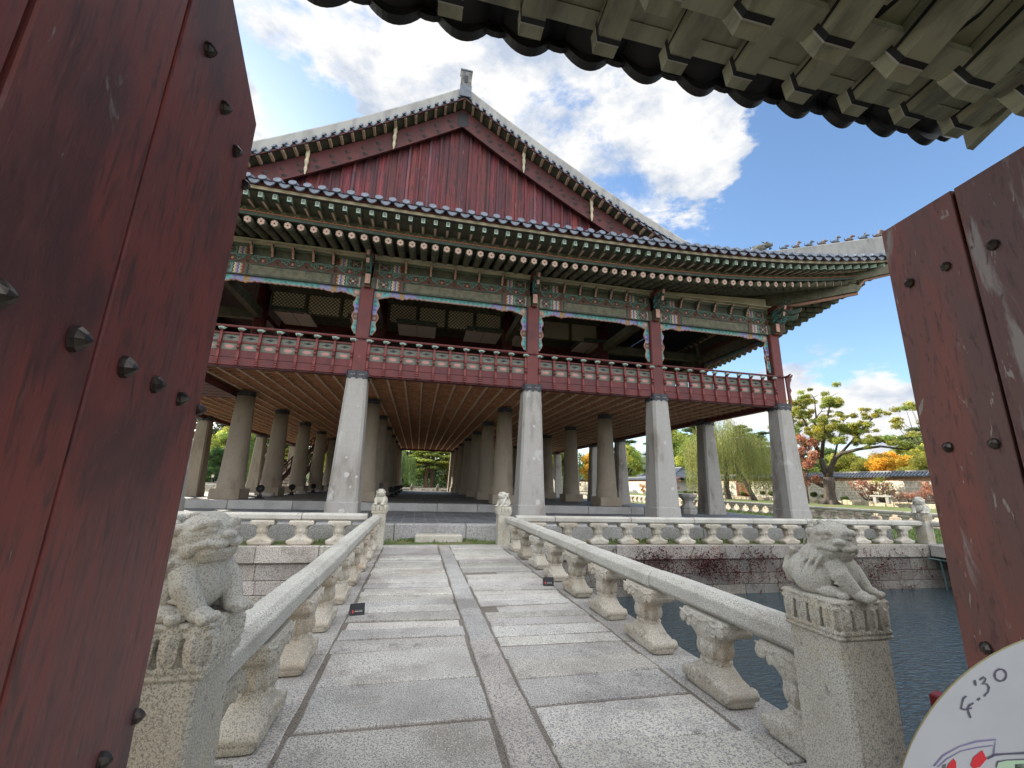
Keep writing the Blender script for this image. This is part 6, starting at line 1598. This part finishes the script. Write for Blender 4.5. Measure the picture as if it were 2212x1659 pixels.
# --- the big old tree by the north wall: dark forked trunk, airy yellow green crown
BT = Vector((41, 36.3, .45))
cl = [(41, 38.6, 10.9, 1.0), (41.3, 37.6, 11.6, .9), (40.6, 36.2, 11.5, 1.0), (41, 34.9, 11.2, 1.05), (40.6, 34.2, 10.4, .8), (41.4, 39.8, 9.3, 1.1), (40.8, 38.9, 8.2, 1.0), (41, 40.6, 7.6, .9), (41, 37.0, 9.0, .9), (40.4, 35.6, 8.8, 1.1), (41.5, 34.6, 8.2, 1.2), (40.7, 36.6, 7.5, 1.1),
      (41, 33.6, 7.6, 1.0), (40.4, 34.9, 7.1, 1.0), (41.3, 33.0, 6.9, .9), (41, 31.9, 7.6, .8), (40.7, 31.0, 8.6, .7), (41.2, 30.4, 8.9, .6), (41, 32.2, 6.4, .8), (40.8, 31.0, 6.5, .8), (41, 30.0, 6.3, .8), (40.9, 29.0, 6.0, .8), (41.1, 28.2, 5.5, .7), (41, 33.4, 8.9, .7), (41.6, 36.0, 10.2, .8), (40.2, 37.9, 10.0, .6)]
loc = [(c[0] - BT.x, c[1] - BT.y, c[2] - BT.z, c[3]) for c in cl]
t = thing('old_tree', 'big old tree with dark forked trunk and airy yellow green crown before the palace wall', 'tree', BT)
r_ = random.Random(3); sub = []
for c in loc:
    for k in range(8): sub.append((c[0] + r_.gauss(0, .7) * c[3], c[1] + r_.gauss(0, .7) * c[3], c[2] + r_.gauss(0, .5) * c[3], c[3] * r_.uniform(.28, .62)))
pts, sz, ti = clump_leaves(sub, 60000, 31, .12, flatz=.62, hue=.13, bright=.35, shell=.2)
inst(leaf_mesh('crown', [LM['yellow green']], pts, sz, ti, 32, flat=.2), 'crown', t)
g = G(); g.smooth = True
V = lambda x, y, z: (x - BT.x, y - BT.y, z - BT.z)
g.tube([V(41, 36.3, .2), V(41, 36.3, .9), V(41, 36.25, 1.8), V(41, 36.15, 2.6), V(41, 36.2, 3.2)], [.85, .58, .48, .50, .46], 12)
for a in range(6): g.tube([V(41 + .3 * math.cos(a), 36.3 + .3 * math.sin(a * 1.05), .9), V(41 + .9 * math.cos(a), 36.3 + .9 * math.sin(a), .5), V(41 + 1.5 * math.cos(a), 36.3 + 1.6 * math.sin(a), .32)], [.25, .16, .05], 7)
limbs = [([(41, 36.35, 2.2), (41, 37.6, 2.6), (41, 38.8, 3.3), (41.2, 39.9, 4.4), (41.2, 40.7, 5.6)], .24), ([(41, 36.25, 3.0), (40.9, 36.5, 4.6), (41, 37.0, 6.2), (41.1, 37.7, 8.0), (41.1, 38.2, 9.4), (41, 38.5, 10.8)], .30), ([(41, 36.15, 3.0), (41, 35.7, 4.2), (40.9, 35.1, 5.0), (40.9, 34.3, 5.5), (41, 32.6, 5.8), (41, 30.6, 5.9), (41, 28.2, 5.4)], .30),
         ([(41, 36.6, 5.2), (40.8, 36.0, 6.8), (40.8, 35.6, 8.4), (40.9, 35.0, 9.8), (41, 34.7, 11)], .20), ([(41, 37.2, 6.8), (41, 38.6, 7.4), (41.2, 39.6, 8.6)], .14), ([(41, 37.4, 7.4), (40.8, 36.4, 9.4), (40.7, 36.2, 11.2)], .14), ([(40.9, 34.4, 5.5), (41, 33.4, 6.4), (41, 32.2, 7.4), (41, 31.0, 8.4)], .14), ([(41, 32.6, 5.8), (41, 31.6, 6.1), (41, 30.2, 6.3)], .08), ([(40.9, 35.2, 5.0), (41.2, 34.8, 6.6), (41.4, 34.4, 8.0)], .12)]
for L_, w in limbs: g.tube([V(*p) for p in L_], [w * (1 - .8 * i / (len(L_) - 1)) for i in range(len(L_))], 8)
rb = random.Random(9)
for c in loc:
    for k in range(3):
        a = Vector(c[:3]); b = a + Vector((rb.uniform(-1, 1), rb.uniform(-1, 1), rb.uniform(-.3, .6))) * c[3]; j = min(limbs, key=lambda l: min((Vector(V(*q)) - a).length for q in l[0])); q = min((Vector(V(*q)) for q in j[0]), key=lambda q: (q - a).length)
        g.tube([q, q.lerp(a, .6) + Vector((0, 0, .15)), b], [.06, .04, .012], 5)
inst(g.mesh('trunk', [BARK]), 'trunk', t)
# russet shrub-tree at its foot
cl = [(rb.uniform(-.8, .8), rb.uniform(-1.9, 1.6), z, rb.uniform(.40, .62)) for z in [2.2 + .22 * k for k in range(22)]]
cl = [(x, y + (z - 4.5) * -.55, z, r) for x, y, z, r in cl]
make_tree('x', 'russet_tree', 'small tree with russet brown leaves in front of the dark forked trunk', 'tree', (40.0, 37.9, .45), cl, dict(n=5200, seed=77, leaf=.15, flat=.8, mat='russet', h=7, trunk=.09), hue=.12)
# weeping willows
def willow(label, x, y, z0, h, rad, n, seed, mat='willow', leaf=.17):
    t = thing('willow', label, 'tree', (x, y, z0)); r = np.random.default_rng(seed); P_, S_, T_ = [], [], []
    ns = n // 26
    for k in range(ns):
        a = r.uniform(0, 2 * PI); q = math.sqrt(r.uniform(0, 1)) * rad; top = h * (1 - .38 * (q / rad) ** 2.2) * r.uniform(.80, 1.02) + .5 * math.sin(a * 4 + q)
        L_ = min(top - h * .08, h * r.uniform(.18, .62)); m_ = 26; zz_ = top - np.linspace(0, L_, m_) * 1.0
        sw = r.normal(0, .10, 2); bx = (x * 0 + q * math.cos(a)); byy = q * math.sin(a)
        xs_ = bx + sw[0] * np.linspace(0, 1, m_) ** 1.5 + r.normal(0, .05, m_); ys_ = byy + sw[1] * np.linspace(0, 1, m_) ** 1.5 + r.normal(0, .05, m_)
        P_.append(np.stack([xs_, ys_, zz_], 1)); S_.append(r.uniform(.8, 1.5, m_) * leaf); b = r.uniform(.6, 1.35) * (.85 + .3 * math.sin(a * 5) * .5); hh = r.normal(0, .10)
        T_.append(np.stack([np.full(m_, b * (1 + hh)), np.full(m_, b), np.full(m_, b * (1 - hh))], 1) * r.uniform(.8, 1.2, m_)[:, None])
    inst(leaf_mesh('crown', [LM[mat]], np.concatenate(P_), np.concatenate(S_), np.concatenate(T_), seed + 1, hang=True, aspect=.30), 'crown', t)
    g = G(); g.smooth = True
    cl = [(rad * .6 * math.cos(a), rad * .6 * math.sin(a), h * .78, 1) for a in range(6)] + [(0, 0, h * .9, 1)]
    branchy(g, cl, (0, 0, 0), (0.2, .1, h * .7), h * .036, seed); inst(g.mesh('trunk', [BARK]), 'trunk', t); return t
wl = willow('broad weeping willow with long yellow green strands standing before the palace wall', 39.8, 49.5, .45, 10.6, 5.2, 52000, 51, leaf=.15)
g = G(); g.smooth = True; g.tube([(0, -4.6, -.2), (-.1, -4.1, 1.0), (0, -3.2, 2.2), (0, -2.2, 3.6), (0, -1, 5.5)], [.38, .27, .23, .2, .12], 9); inst(g.mesh('trunk', [BARK]), 'trunk', wl)
willow('pale weeping willow behind the old tree, left of its trunk', 47.5, 52.0, .45, 9.0, 3.0, 13000, 52)
# tree whose airy crown shows beside the right door leaf
cl = []
for k in range(38): cl.append((rb.uniform(-1.6, 1.6), rb.uniform(-3.4, 3.3), 8.6 + rb.uniform(-2.2, 3.6) , rb.uniform(.5, .8)))
make_tree('x', 'tall_tree', 'tall airy yellow green tree behind the palace wall beside the right door leaf', 'tree', (58, 38.2, .45), cl, dict(n=11000, seed=91, leaf=.17, flat=.5, mat='yellow green', h=10, trunk=.2), hue=.12, shell=.2)

# --- the north palace wall with tiled coping, brick band, red gate; gatehouse
NW = thing('palace_wall', 'long palace wall of small pale stones with orange brick band and grey tiled coping', 'wall', (45, 40, .5))
def wseg(y0, y1):
    g = G(); g.box(45, 45.5, y0, y1, .4, 2.95, 0); g.obj('stone_courses', FARWALL, NW, world=True)
    g = G(); g.box(44.98, 45.5, y0, y1, 2.955, 3.28, 0); g.obj('brick_band', BRICKB, NW, world=True)
    g = G()
    g.poly([(44.55, 3.36), (45.25, 3.78), (45.95, 3.36), (45.95, 3.30), (44.55, 3.30)], (y0, y1), 0, 'Y'); y = y0
    while y < y1 - .1:
        g.tube([(44.50, y + .15, 3.40), (45.2, y + .15, 3.83)], .07, 6, 0); g.tube([(44.48, y + .15, 3.39), (44.52, y + .15, 3.415)], .085, 7, 1); y += .32
    g.box(45.12, 45.38, y0, y1, 3.76, 3.93, 2); g.obj('coping', [TILE, TILEF, PLAS], NW, world=True)
wseg(14, 51.4); wseg(54.2, 62.5); wseg(72, 120)
g = G(); g.box(44.9, 45.1, 51.45, 51.75, .4, 3.1, 0); g.box(44.9, 45.1, 53.85, 54.15, .4, 3.1, 0); g.box(44.95, 45.05, 51.75, 53.85, .4, 2.5, 1); g.box(44.85, 45.2, 51.4, 54.2, 2.5, 2.75, 0)
for k in range(9): g.box(44.90, 44.94, 51.85 + k * .23, 51.89 + k * .23, .6, 2.4, 0)
for z in (.9, 1.6, 2.2): g.box(44.89, 44.95, 51.75, 53.85, z, z + .08, 0)
g.obj('red_gate', [RED, M('gate orange', (.42, .15, .06), .7)], NW, world=True)
g = G(); rw = random.Random(8); y = 27.0
while y < 60:
    e = y + rw.uniform(.5, 1.1); k = rw.uniform(.8, 1.2); g.tint = (k, k * .97, k * .9); g.rbox(42.5 + rw.uniform(-.06, .06), 43.3, y, e - .02, .3, .95 + rw.uniform(-.08, .08), .05); y = e
tag(g.obj('planter_wall', granite('planter stones', (.50, .44, .34), (.38, .32, .25), (.2, .18, .15), (.6, .54, .42), 12, tint=True)), 'low sunlit rubble wall holding the planting bed below the palace wall', 'low wall')
g = G(); g.rbox(-.15, .15, -.95, .95, .55, .72, .03); g.rbox(-.12, .12, -.70, -.40, 0, .56, .02); g.rbox(-.12, .12, .40, .70, 0, .56, .02)
tag(g.obj('stone_bench', G_PIL, at=(41.4, 31.6, .85)), 'small grey stone bench on the sunlit bank below the palace wall', 'bench')
GH = thing('gatehouse', 'small tile roofed gatehouse with red posts beyond the pillars at the right', 'gatehouse', (51, 78.5, .45))
g = G(); g.box(-4, 4, -5.5, 5.5, 0, .5, 0); g.obj('base', G_WALL, GH)
g = G(); g.box(-3.2, 3.2, -4.6, 4.6, .9, 2.9, 0); g.obj('wall', WHT, GH)
g = G()
for x in (-3.3, 3.3):
    for y in (-4.7, -1.6, 1.6, 4.7): g.box(x - .14, x + .14, y - .14, y + .14, .5, 3.2, 0)
g.box(-3.35, -3.2, -4.7, 4.7, .5, .95, 0); g.box(-3.35, -3.2, -4.7, 4.7, 2.75, 3.1, 0)
for k in range(24): g.box(-3.34, -3.22, -4.5 + k * .39, -4.44 + k * .39, .95, 2.75, 1)
g.obj('post', [RED, GREEN], GH)
g = G()
def hipring(a, b, z, up=0): return [(-a, -b, z + up), (0, -b, z), (a, -b, z + up), (a, 0, z), (a, b, z + up), (0, b, z), (-a, b, z + up), (-a, 0, z)]
g.loft([hipring(4.9, 6.4, 3.05, .45), hipring(4.9, 6.4, 3.2, .45), hipring(3.0, 4.6, 3.9, .15), hipring(.2, 2.6, 5.2)], 0)
for k in range(36):
    y = -6.2 + k * .355; t = max(0, abs(y) - 2.6); g.tube([(-4.95, y, 3.28 + .45 * (abs(y) / 6.4) ** 2), (-3.0 if abs(y) < 4.6 else -4.2, y, 3.98 + (.1 if abs(y) > 4 else 0)), (-.3 if abs(y) < 2.6 else -3.2, y, 5.2 if abs(y) < 2.6 else 4.05)], .09, 5, 1)
g.tube([(0, -2.6, 5.3), (0, 2.6, 5.3)], .2, 6, 2); 
for sx in (-1, 1):
    for sy in (-1, 1): g.tube([(0, sy * 2.6, 5.3), (sx * 3, sy * 4.6, 4.15), (sx * 4.9, sy * 6.4, 3.75)], .17, 6, 2)
g.obj('roof', [TILE, TILEF, TILE], GH)
# mountain beyond
g = G(); r2 = random.Random(4); pts = [(i, 330 + 110 * math.exp(-((i - 20) / 10) ** 2) ) for i in range(0)]
vs, fs = [], []; nn = 44
for j in range(12):
    for i in range(nn):
        x = 250 + i * 22; y = 800 + j * 30; e = math.sin(PI * j / 11); hgt_ = (118 * math.exp(-((x - 640) / 190) ** 2) + 55 * math.exp(-((x - 900) / 150) ** 2)) * e + 7 * math.sin(i * 1.7 + j) * e + r2.uniform(-3, 3) * e
        vs.append((x, y, hgt_ - 2))
for j in range(11):
    for i in range(nn - 1): fs.append((j * nn + i, j * nn + i + 1, (j + 1) * nn + i + 1, (j + 1) * nn + i))
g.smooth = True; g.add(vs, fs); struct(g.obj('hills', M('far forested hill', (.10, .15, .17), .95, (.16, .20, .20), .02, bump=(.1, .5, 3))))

# --- wooded rise far behind the western bank
vs, fs = [], []; nn = 60
for j in range(6):
    for i in range(nn):
        e = min(1, j / 3.0); vs.append((-120 + i * 5.2, 124 + j * 7, .3 + e * (10.5 + 2.2 * math.sin(i * .7) + 1.3 * math.sin(i * 1.9 + j) + r2.uniform(-.8, .8))))
for j in range(5):
    for i in range(nn - 1): fs.append((j * nn + i, j * nn + i + 1, (j + 1) * nn + i + 1, (j + 1) * nn + i))
g = G(); g.smooth = True; g.add(vs, fs); struct(g.obj('wooded_hill', M('wooded hill', (.06, .095, .035), .95, (.10, .13, .04), .5, bump=(1.2, 1, .6))))
# --- background trees
BG = 'trees beyond the pond'
row = [
 ('broad', 'green', 51, 47.5, 5.6, 1.3, 'low green tree just over the wall coping, left of the old trunk'),
 ('broad', 'yellow green', 50, 33.0, 5.2, 1.2, 'low yellow green tree just over the wall coping by the right door leaf'),
 ('broad', 'green', 64, 43.0, 8.4, 1.4, 'full green tree behind the golden tree'),
 ('pine', None, 58, 64.0, 11.5, 1.3, 'full pine behind the wall beyond the willow'),
 ('broad', 'lime', 56, 76.0, 12.0, 1.1, 'bright green tree right of the gatehouse roof behind the dark pillar'),
  # kind, material, x, y, height, width, label
 ('pine', None, 62, 60.0, 8.2, 1.2, 'dense dark pine rising behind the wall left of the old tree'),
 ('broad', 'green', 56, 50.5, 6.6, 1.2, 'green leafy tree behind the wall, directly left of the old trunk'),
 ('broad', 'yellow green', 55, 45.5, 6.4, 1.3, 'rounded yellow green tree behind the wall, right of the old trunk'),
 ('broad', 'yellow', 53, 38.9, 6.0, 1.15, 'golden yellow tree rising behind the palace wall'),
 ('broad', 'yellow green', 57, 37.0, 6.8, 1.3, 'yellow green tree behind the wall, right of the golden one'),
 ('broad', 'green', 60, 34.0, 7.6, 1.4, 'green tree behind the wall half hidden by the right door leaf'),
 ('pine', None, 70, 47.0, 10.4, 1.3, 'pine with flat dark tiers above the golden tree'),
 ('pine', None, 72, 41.5, 10.6, 1.3, 'pine with spreading tiers right above the wall near the door leaf'),
 ('broad', 'yellow green', 54, 42.6, 5.4, 1.2, 'low olive tree just behind the wall, left of the golden tree'),
 ('broad', 'green', 62, 54.5, 8.0, 1.2, 'mid green tree behind the wall and the willow'),
 ('pine', None, 66, 93.0, 17.0, 1.0, 'tall pine behind the gatehouse, left of the dark corner pillar'),
 ('pine', None, 60, 99.0, 14.5, 1.1, 'tall bushy pine left of the gatehouse'),
 ('broad', 'lime', 55, 86.5, 15.0, .85, 'bright lime green tree behind the gatehouse roof'),
 ('broad', 'lime', 50, 96.0, 11.5, .9, 'bright lime green tree left of the near square pillar'),
 ('broad', 'orange', 58, 82.0, 8.5, .8, 'orange tree behind the gatehouse roof ridge'),
 ('pine', None, 56, 110.0, 15.5, 1.1, 'tall pine standing far left behind the right pillars'),
 ('broad', 'yellow', 44, 104.0, 10.0, .9, 'yellow tree between two far right pillars'),
 ('pine', None, 62, 72.0, 13.5, 1.1, 'tall pine over the willow crown'),
 ('broad', 'yellow green', 36, 112.0, 13.0, 1.1, 'yellow green tree seen between round pillars on the right'),
 ('pine', None, 28, 104.0, 12.0, 1.2, 'pine seen through the right rows of pillars'),
 ('broad', 'green', 20, 108.0, 12.0, 1.2, 'green tree seen through the right rows of pillars'),
 ('pine', None, 13, 102.0, 12.5, 1.2, 'spreading pine right of the central view under the pavilion'),
 ('pine', 'lime', 6.5, 96.0, 10.5, 1.5, 'golden lit spreading pine at the end of the central aisle'),
 ('pine', 'lime', 2.0, 98.0, 12.5, 1.6, 'tall golden lit pine in the middle of the aisle view'),
 ('pine', None, 3.5, 108.0, 16.0, 1.3, 'dark pine behind the golden lit pines in the aisle view'),
 ('pine', None, -4.0, 110.0, 16.0, 1.3, 'dark pine behind the willow in the aisle view'),
 ('broad', 'lime', -9.5, 98.0, 6.0, 1.1, 'low bright tree left of the aisle view behind the left columns'),
 ('pine', None, -14.0, 101.0, 12.0, 1.2, 'pine between the left round pillars, right of the stair'),
 ('broad', 'yellow green', -18.5, 97.0, 10.0, 1.1, 'yellow green tree behind the red stair'),
 ('pine', None, -22.0, 104.0, 13.0, 1.2, 'layered pine behind the left pillars above the stair foot'),
 ('pine', 'yellow green', -26.0, 93.0, 10.0, 1.2, 'sunlit layered pine left of the red stair'),
 ('broad', 'green', -29.5, 97.0, 13.0, 1.0, 'tall green tree between the first two round left pillars'),
 ('broad', 'deep green', -33.0, 94.0, 8.0, 1.1, 'dark green tree on the far bank behind the left pillars'),
 ('broad', 'lime', -37.5, 96.0, 11.0, 1.0, 'bright lime tree seen beside the left door leaf'),
 ('broad', 'deep green', -36.5, 91.0, 6.5, 1.1, 'low dark tree on the far bank beside the left door leaf'),
 ('broad', 'orange', -34.5, 101.0, 12.2, .8, 'orange topped tree between the left pillars'),
 ('broad', 'dark', -41.0, 104.0, 15.0, .9, 'tall dark tree against the sky beside the left door leaf'),
 ('pine', None, -46.0, 98.0, 14.0, 1.1, 'tall pine beyond the far bank at the extreme left'),
 ('broad', 'green', -52.0, 94.0, 12.0, 1.2, 'green tree beyond the far bank hidden mostly by the left door'),
]
for i, (k, m, x, y, h, w, lab) in enumerate(row): tree(k, 'pine_tree' if k == 'pine' else 'leafy_tree', lab, 'tree', x, y, h, i, mat=m, group=BG, w=w)
willow('drooping dark green willow at the left side of the aisle view under the pavilion', -3.2, 90.5, .45, 7.4, 3.0, 11000, 61, mat='green', leaf=.2)
willow('drooping willow beside the second round pillar on the left', -31.5, 89.0, .45, 7.6, 2.6, 9000, 62, mat='green', leaf=.2)
# far hedge-like undergrowth masses, too dense to count
def thicket(label, x0, x1, y0, y1, h, n, mat, seed, z=.45):
    r = np.random.default_rng(seed); K = int(((x1 - x0) + (y1 - y0)) / 1.4); cl = [(r.uniform(x0, x1), r.uniform(y0, y1), z + h * r.uniform(.15, .8), h * r.uniform(.25, .5)) for _ in range(K)]
    pts, sz, ti = clump_leaves(cl, n, seed, .22, flatz=.7, hue=.15, bright=.45); me = leaf_mesh('undergrowth', [LM[mat]], pts, sz * (1.9 if h > 3 else .8), ti, seed)
    o = inst(me, 'undergrowth'); tag(o, label, 'undergrowth', kind='stuff'); return o
thicket('green undergrowth along the far bank behind the pavilion', -48, 34, 99, 110, 4.5, 42000, 'green', 71)
thicket('tall dark wood behind the far bank trees', -50, 46, 112, 121, 12, 46000, 'deep green', 72)
thicket('green thicket behind the palace wall', 60, 66, 30, 112, 5.5, 26000, 'green', 73)
thicket('low green plants along the foot of the palace wall', 43.2, 44.6, 27, 60, .7, 9000, 'green', 74, .9)
# shrubs before the north wall
def shrub(label, x, y, z, h, w, mat, n, seed, leaf=.11):
    r = random.Random(seed); cl = [(r.uniform(-.5, .5), r.uniform(-w, w), h * r.uniform(.25, 1), .24 + r.uniform(0, .22)) for _ in range(24)]
    t = thing('shrub', label, 'shrub', (x, y, z)); pts, sz, ti = clump_leaves(cl, n, seed, leaf, flatz=.8, hue=.15, bright=.35, shell=.1); inst(leaf_mesh('foliage', [LM[mat]], pts, sz, ti, seed), 'foliage', t)
    g = G()
    for c in cl: g.tube([(0, c[1] * .3, 0), (c[0] * .5, c[1] * .7, c[2] * .5), (c[0], c[1], c[2])], [.03, .02, .008], 4)
    inst(g.mesh('stem', [BARK]), 'stem', t)
shrub('pinkish orange shrub right of the old tree in front of the palace wall', 43.4, 34.0, .9, 1.9, 1.9, 'russet', 2000, 1); shrub('dull orange shrub in front of the palace wall, beyond the pink one', 43.6, 30.9, .9, 1.0, 1.4, 'russet', 900, 2); shrub('thin reddish shrub before the wall beside the right door leaf', 43.6, 28.2, .9, 1.9, 1.6, 'russet', 1200, 3)
shrub('yellow green shrub against the wall over the pink one', 44.2, 33.6, .9, 2.3, 1.0, 'yellow green', 900, 4); shrub('yellow orange shrub left of the red wall gate', 43.3, 58.3, .9, 2.5, 1.6, 'yellow', 2200, 5); shrub('dull pink shrub in front of the gatehouse', 44.5, 69.5, .6, 3.0, 2.2, 'russet', 2400, 6, .14); shrub('orange shrub below the wall between the pillars', 43.5, 77, .5, 2.2, 2.4, 'orange', 1800, 7, .14)
# creeper on the palace wall
r = np.random.default_rng(6); n = 1500; yy = r.uniform(15, 31, n) + r.normal(0, .5, n); pp = np.stack([np.full(n, 44.9) + r.uniform(-.06, .05, n), yy, 1 + r.beta(1.2, 2.4, n) * 1.9 * (1 + .3 * np.sin(yy * 1.3))], 1)
o = inst(leaf_mesh('creeper', [LM['russet']], pp, r.uniform(.06, .15, n), np.clip(r.normal(1, .25, (n, 1)) * np.array([[1.2, 1, .9]]), .2, 2), 9), 'creeper'); tag(o, 'reddish creeper spread over the sunlit palace wall', 'creeper', kind='stuff')
# vines hanging over the island wall at the right of the bridge
r = np.random.default_rng(16); g = G(); PT = []
rv = random.Random(21)
for k in range(150):
    x = rv.uniform(3.0, 17.0); z = rv.uniform(-.05, -.5) if rv.random() < .5 else rv.uniform(-1.3, -.4); pts = [(x, 11.80, z)]; d = rv.uniform(-.7, .7)
    for q in range(rv.randint(4, 10)):
        d += rv.uniform(-.5, .5); x += .13 * math.sin(d); z -= .10 * math.cos(d * .9) ; z = max(z, -1.32); pts.append((x, 11.80 + rv.uniform(-.02, .02), z))
    g.tube(pts, .0075, 4, 0)
    for p in pts:
        if rv.random() < .75: PT.append(p)
VN = thing('wall_vine', 'dark red leaved vine and bare stems hanging down the island wall above the water', 'vine', (10, 11.8, 0))
g.obj('stem', [M('vine stem', (.10, .07, .05), .9)], VN, world=True)
PT = np.array(PT); cs = np.array([[7.0, -.38], [8.6, -.5], [10.2, -.35], [12.0, -.6], [9.4, -.8], [13.4, -.5], [15.2, -.6], [7.6, -.75], [11.2, -.85], [14.3, -.9]])
ii = r.choice(len(cs), 3600, p=np.array([2,3,1,2,1,1.5,.6,.6,.5,.4])/12.6); c2 = cs[ii] + r.normal(0, 1, (3600, 2)) * np.array([.42, .17]); pa = np.stack([c2[:, 0], 11.78 + r.uniform(-.07, .02, 3600), np.clip(c2[:, 1], -1.33, -.03)], 1)
jj = r.integers(0, len(PT), 800); pb = PT[jj] + r.normal(0, .04, (800, 3)) * np.array([1, .5, 1]); pb[:, 1] = np.minimum(pb[:, 1], 11.83); pp = np.concatenate([pa, pb])
inst(leaf_mesh('foliage', [LM['maroon']], pp, r.uniform(.028, .065, len(pp)), np.clip(r.uniform(.15, .55, (len(pp), 1)) * np.array([[.8, .8, .9]]), .05, 2), 17), 'foliage', VN, -Vector((10, 11.8, 0)))
# grass and weeds at the kerb foot and the bridge end
n = 5200; r = np.random.default_rng(33); gx = r.uniform(-9, 16.5, n); gy = 12.12 + r.beta(3.2, 1.1, n) * .72; keep = (np.sin(gx * 2.1) + np.sin(gx * .9 + 1) + r.normal(0, .5, n)) > .0; gx, gy = gx[keep], gy[keep]; n = len(gx)
pp = np.stack([gx, gy, r.uniform(.01, .05, n)], 1); ti = np.clip(r.uniform(.5, 1.3, (n, 1)) * np.array([[1, 1, .8]]), .1, 2)
o = inst(leaf_mesh('grass', [LM['green']], pp, r.uniform(.035, .11, n), ti, 34, hang=True, aspect=.3), 'grass'); tag(o, 'sparse grass and weeds along the foot of the granite kerb', 'grass', kind='stuff')
n = 9000; gx = r.uniform(17.3, 25.3, n); gy = r.uniform(12.4, 34, n); pp = np.stack([gx, gy, r.uniform(.0, .05, n)], 1)
o = inst(leaf_mesh('grass', [LM['green']], pp, r.uniform(.08, .16, n), np.clip(r.uniform(.6, 1.3, (n, 1)) * np.array([[1, 1.1, .8]]), .1, 2), 35, hang=True, aspect=.3), 'grass'); tag(o, 'short lawn grass on the north side of the island', 'grass', kind='stuff')

# --- two tiny visitors on the far bank
def person(label, x, y, z, rz, shirt, trousers, hair=(.02, .015, .012)):
    t = thing('person', label, 'person', (x, y, z), rz)
    J = {'pel': (0, 0, .92), 'wa': (0, 0, 1.08), 'ch': (0, .01, 1.32), 'ne': (0, 0, 1.48), 'hd': (0, .02, 1.60), 'tp': (0, .01, 1.70), 'lh': (-.09, 0, .88), 'lk': (-.10, .02, .48), 'la': (-.10, -.01, .09), 'lt': (-.11, .14, .04), 'rh': (.09, 0, .88), 'rk': (.11, .05, .48), 'ra': (.12, -.03, .09), 'rt': (.14, .12, .04),
         'ls': (-.18, 0, 1.40), 'le': (-.23, .0, 1.12), 'lw': (-.20, .14, .92), 'rs': (.18, 0, 1.40), 're': (.22, .02, 1.12), 'rw': (.17, .20, 1.02)}
    Ed = [('pel', 'wa'), ('wa', 'ch'), ('ch', 'ne'), ('ne', 'hd'), ('hd', 'tp'), ('pel', 'lh'), ('lh', 'lk'), ('lk', 'la'), ('la', 'lt'), ('pel', 'rh'), ('rh', 'rk'), ('rk', 'ra'), ('ra', 'rt'), ('ch', 'ls'), ('ls', 'le'), ('le', 'lw'), ('ch', 'rs'), ('rs', 're'), ('re', 'rw')]
    Rd = {'pel': .13, 'wa': .12, 'ch': .14, 'ne': .055, 'hd': .095, 'tp': .07, 'lh': .09, 'rh': .09, 'lk': .06, 'rk': .06, 'la': .04, 'ra': .04, 'lt': .035, 'rt': .035, 'ls': .06, 'rs': .06, 'le': .042, 're': .042, 'lw': .03, 'rw': .03}
    def skin(keys, edges, k, mat, nm):
        ks = [q for q in keys]; me = bpy.data.meshes.new(nm); me.from_pydata([J[q] for q in ks], [(ks.index(a), ks.index(b)) for a, b in edges], []); o = bpy.data.objects.new(nm, me); COL.objects.link(o)
        sm = o.modifiers.new('s', 'SKIN'); 
        for i, q in enumerate(ks): me.skin_vertices[0].data[i].radius = (Rd[q] * k,) * 2
        me.skin_vertices[0].data[0].use_root = True; ss = o.modifiers.new('u', 'SUBSURF'); ss.levels = 1; ss.render_levels = 1
        dg = bpy.context.evaluated_depsgraph_get(); m2 = bpy.data.meshes.new_from_object(o.evaluated_get(dg)); bpy.data.objects.remove(o)
        if not len(m2.materials): m2.materials.append(mat)
        return inst(m2, nm, t)
    skin(list(J), Ed, 1.0, M('skin', (.45, .27, .19), .6), 'body')
    kk = ['wa', 'pel', 'ch', 'ls', 'le', 'rs', 're']; skin(kk, [('pel', 'wa'), ('wa', 'ch'), ('ch', 'ls'), ('ls', 'le'), ('ch', 'rs'), ('rs', 're')], 1.22, M('shirt', shirt, .8), 'shirt')
    kk = ['pel', 'lh', 'lk', 'la', 'rh', 'rk', 'ra']; skin(kk, [('pel', 'lh'), ('lh', 'lk'), ('lk', 'la'), ('pel', 'rh'), ('rh', 'rk'), ('rk', 'ra')], 1.22, M('trousers', trousers, .8), 'trousers')
    g = G(); g.smooth = True; g.sph((0, -.01, 1.68), (.105, .115, .10), 10, 0, 7); inst(g.mesh('hair', [M('hair', hair, .6)]), 'hair', t)
person('tiny person in white top and dark trousers on the far bank between left pillars', -36.4, 88.5, .45, 1.2, (.75, .70, .60), (.05, .05, .07))
person('tiny person in a dark jacket on the far bank, close to the left door leaf', -38.6, 88.8, .45, 2.0, (.04, .05, .07), (.06, .06, .08))
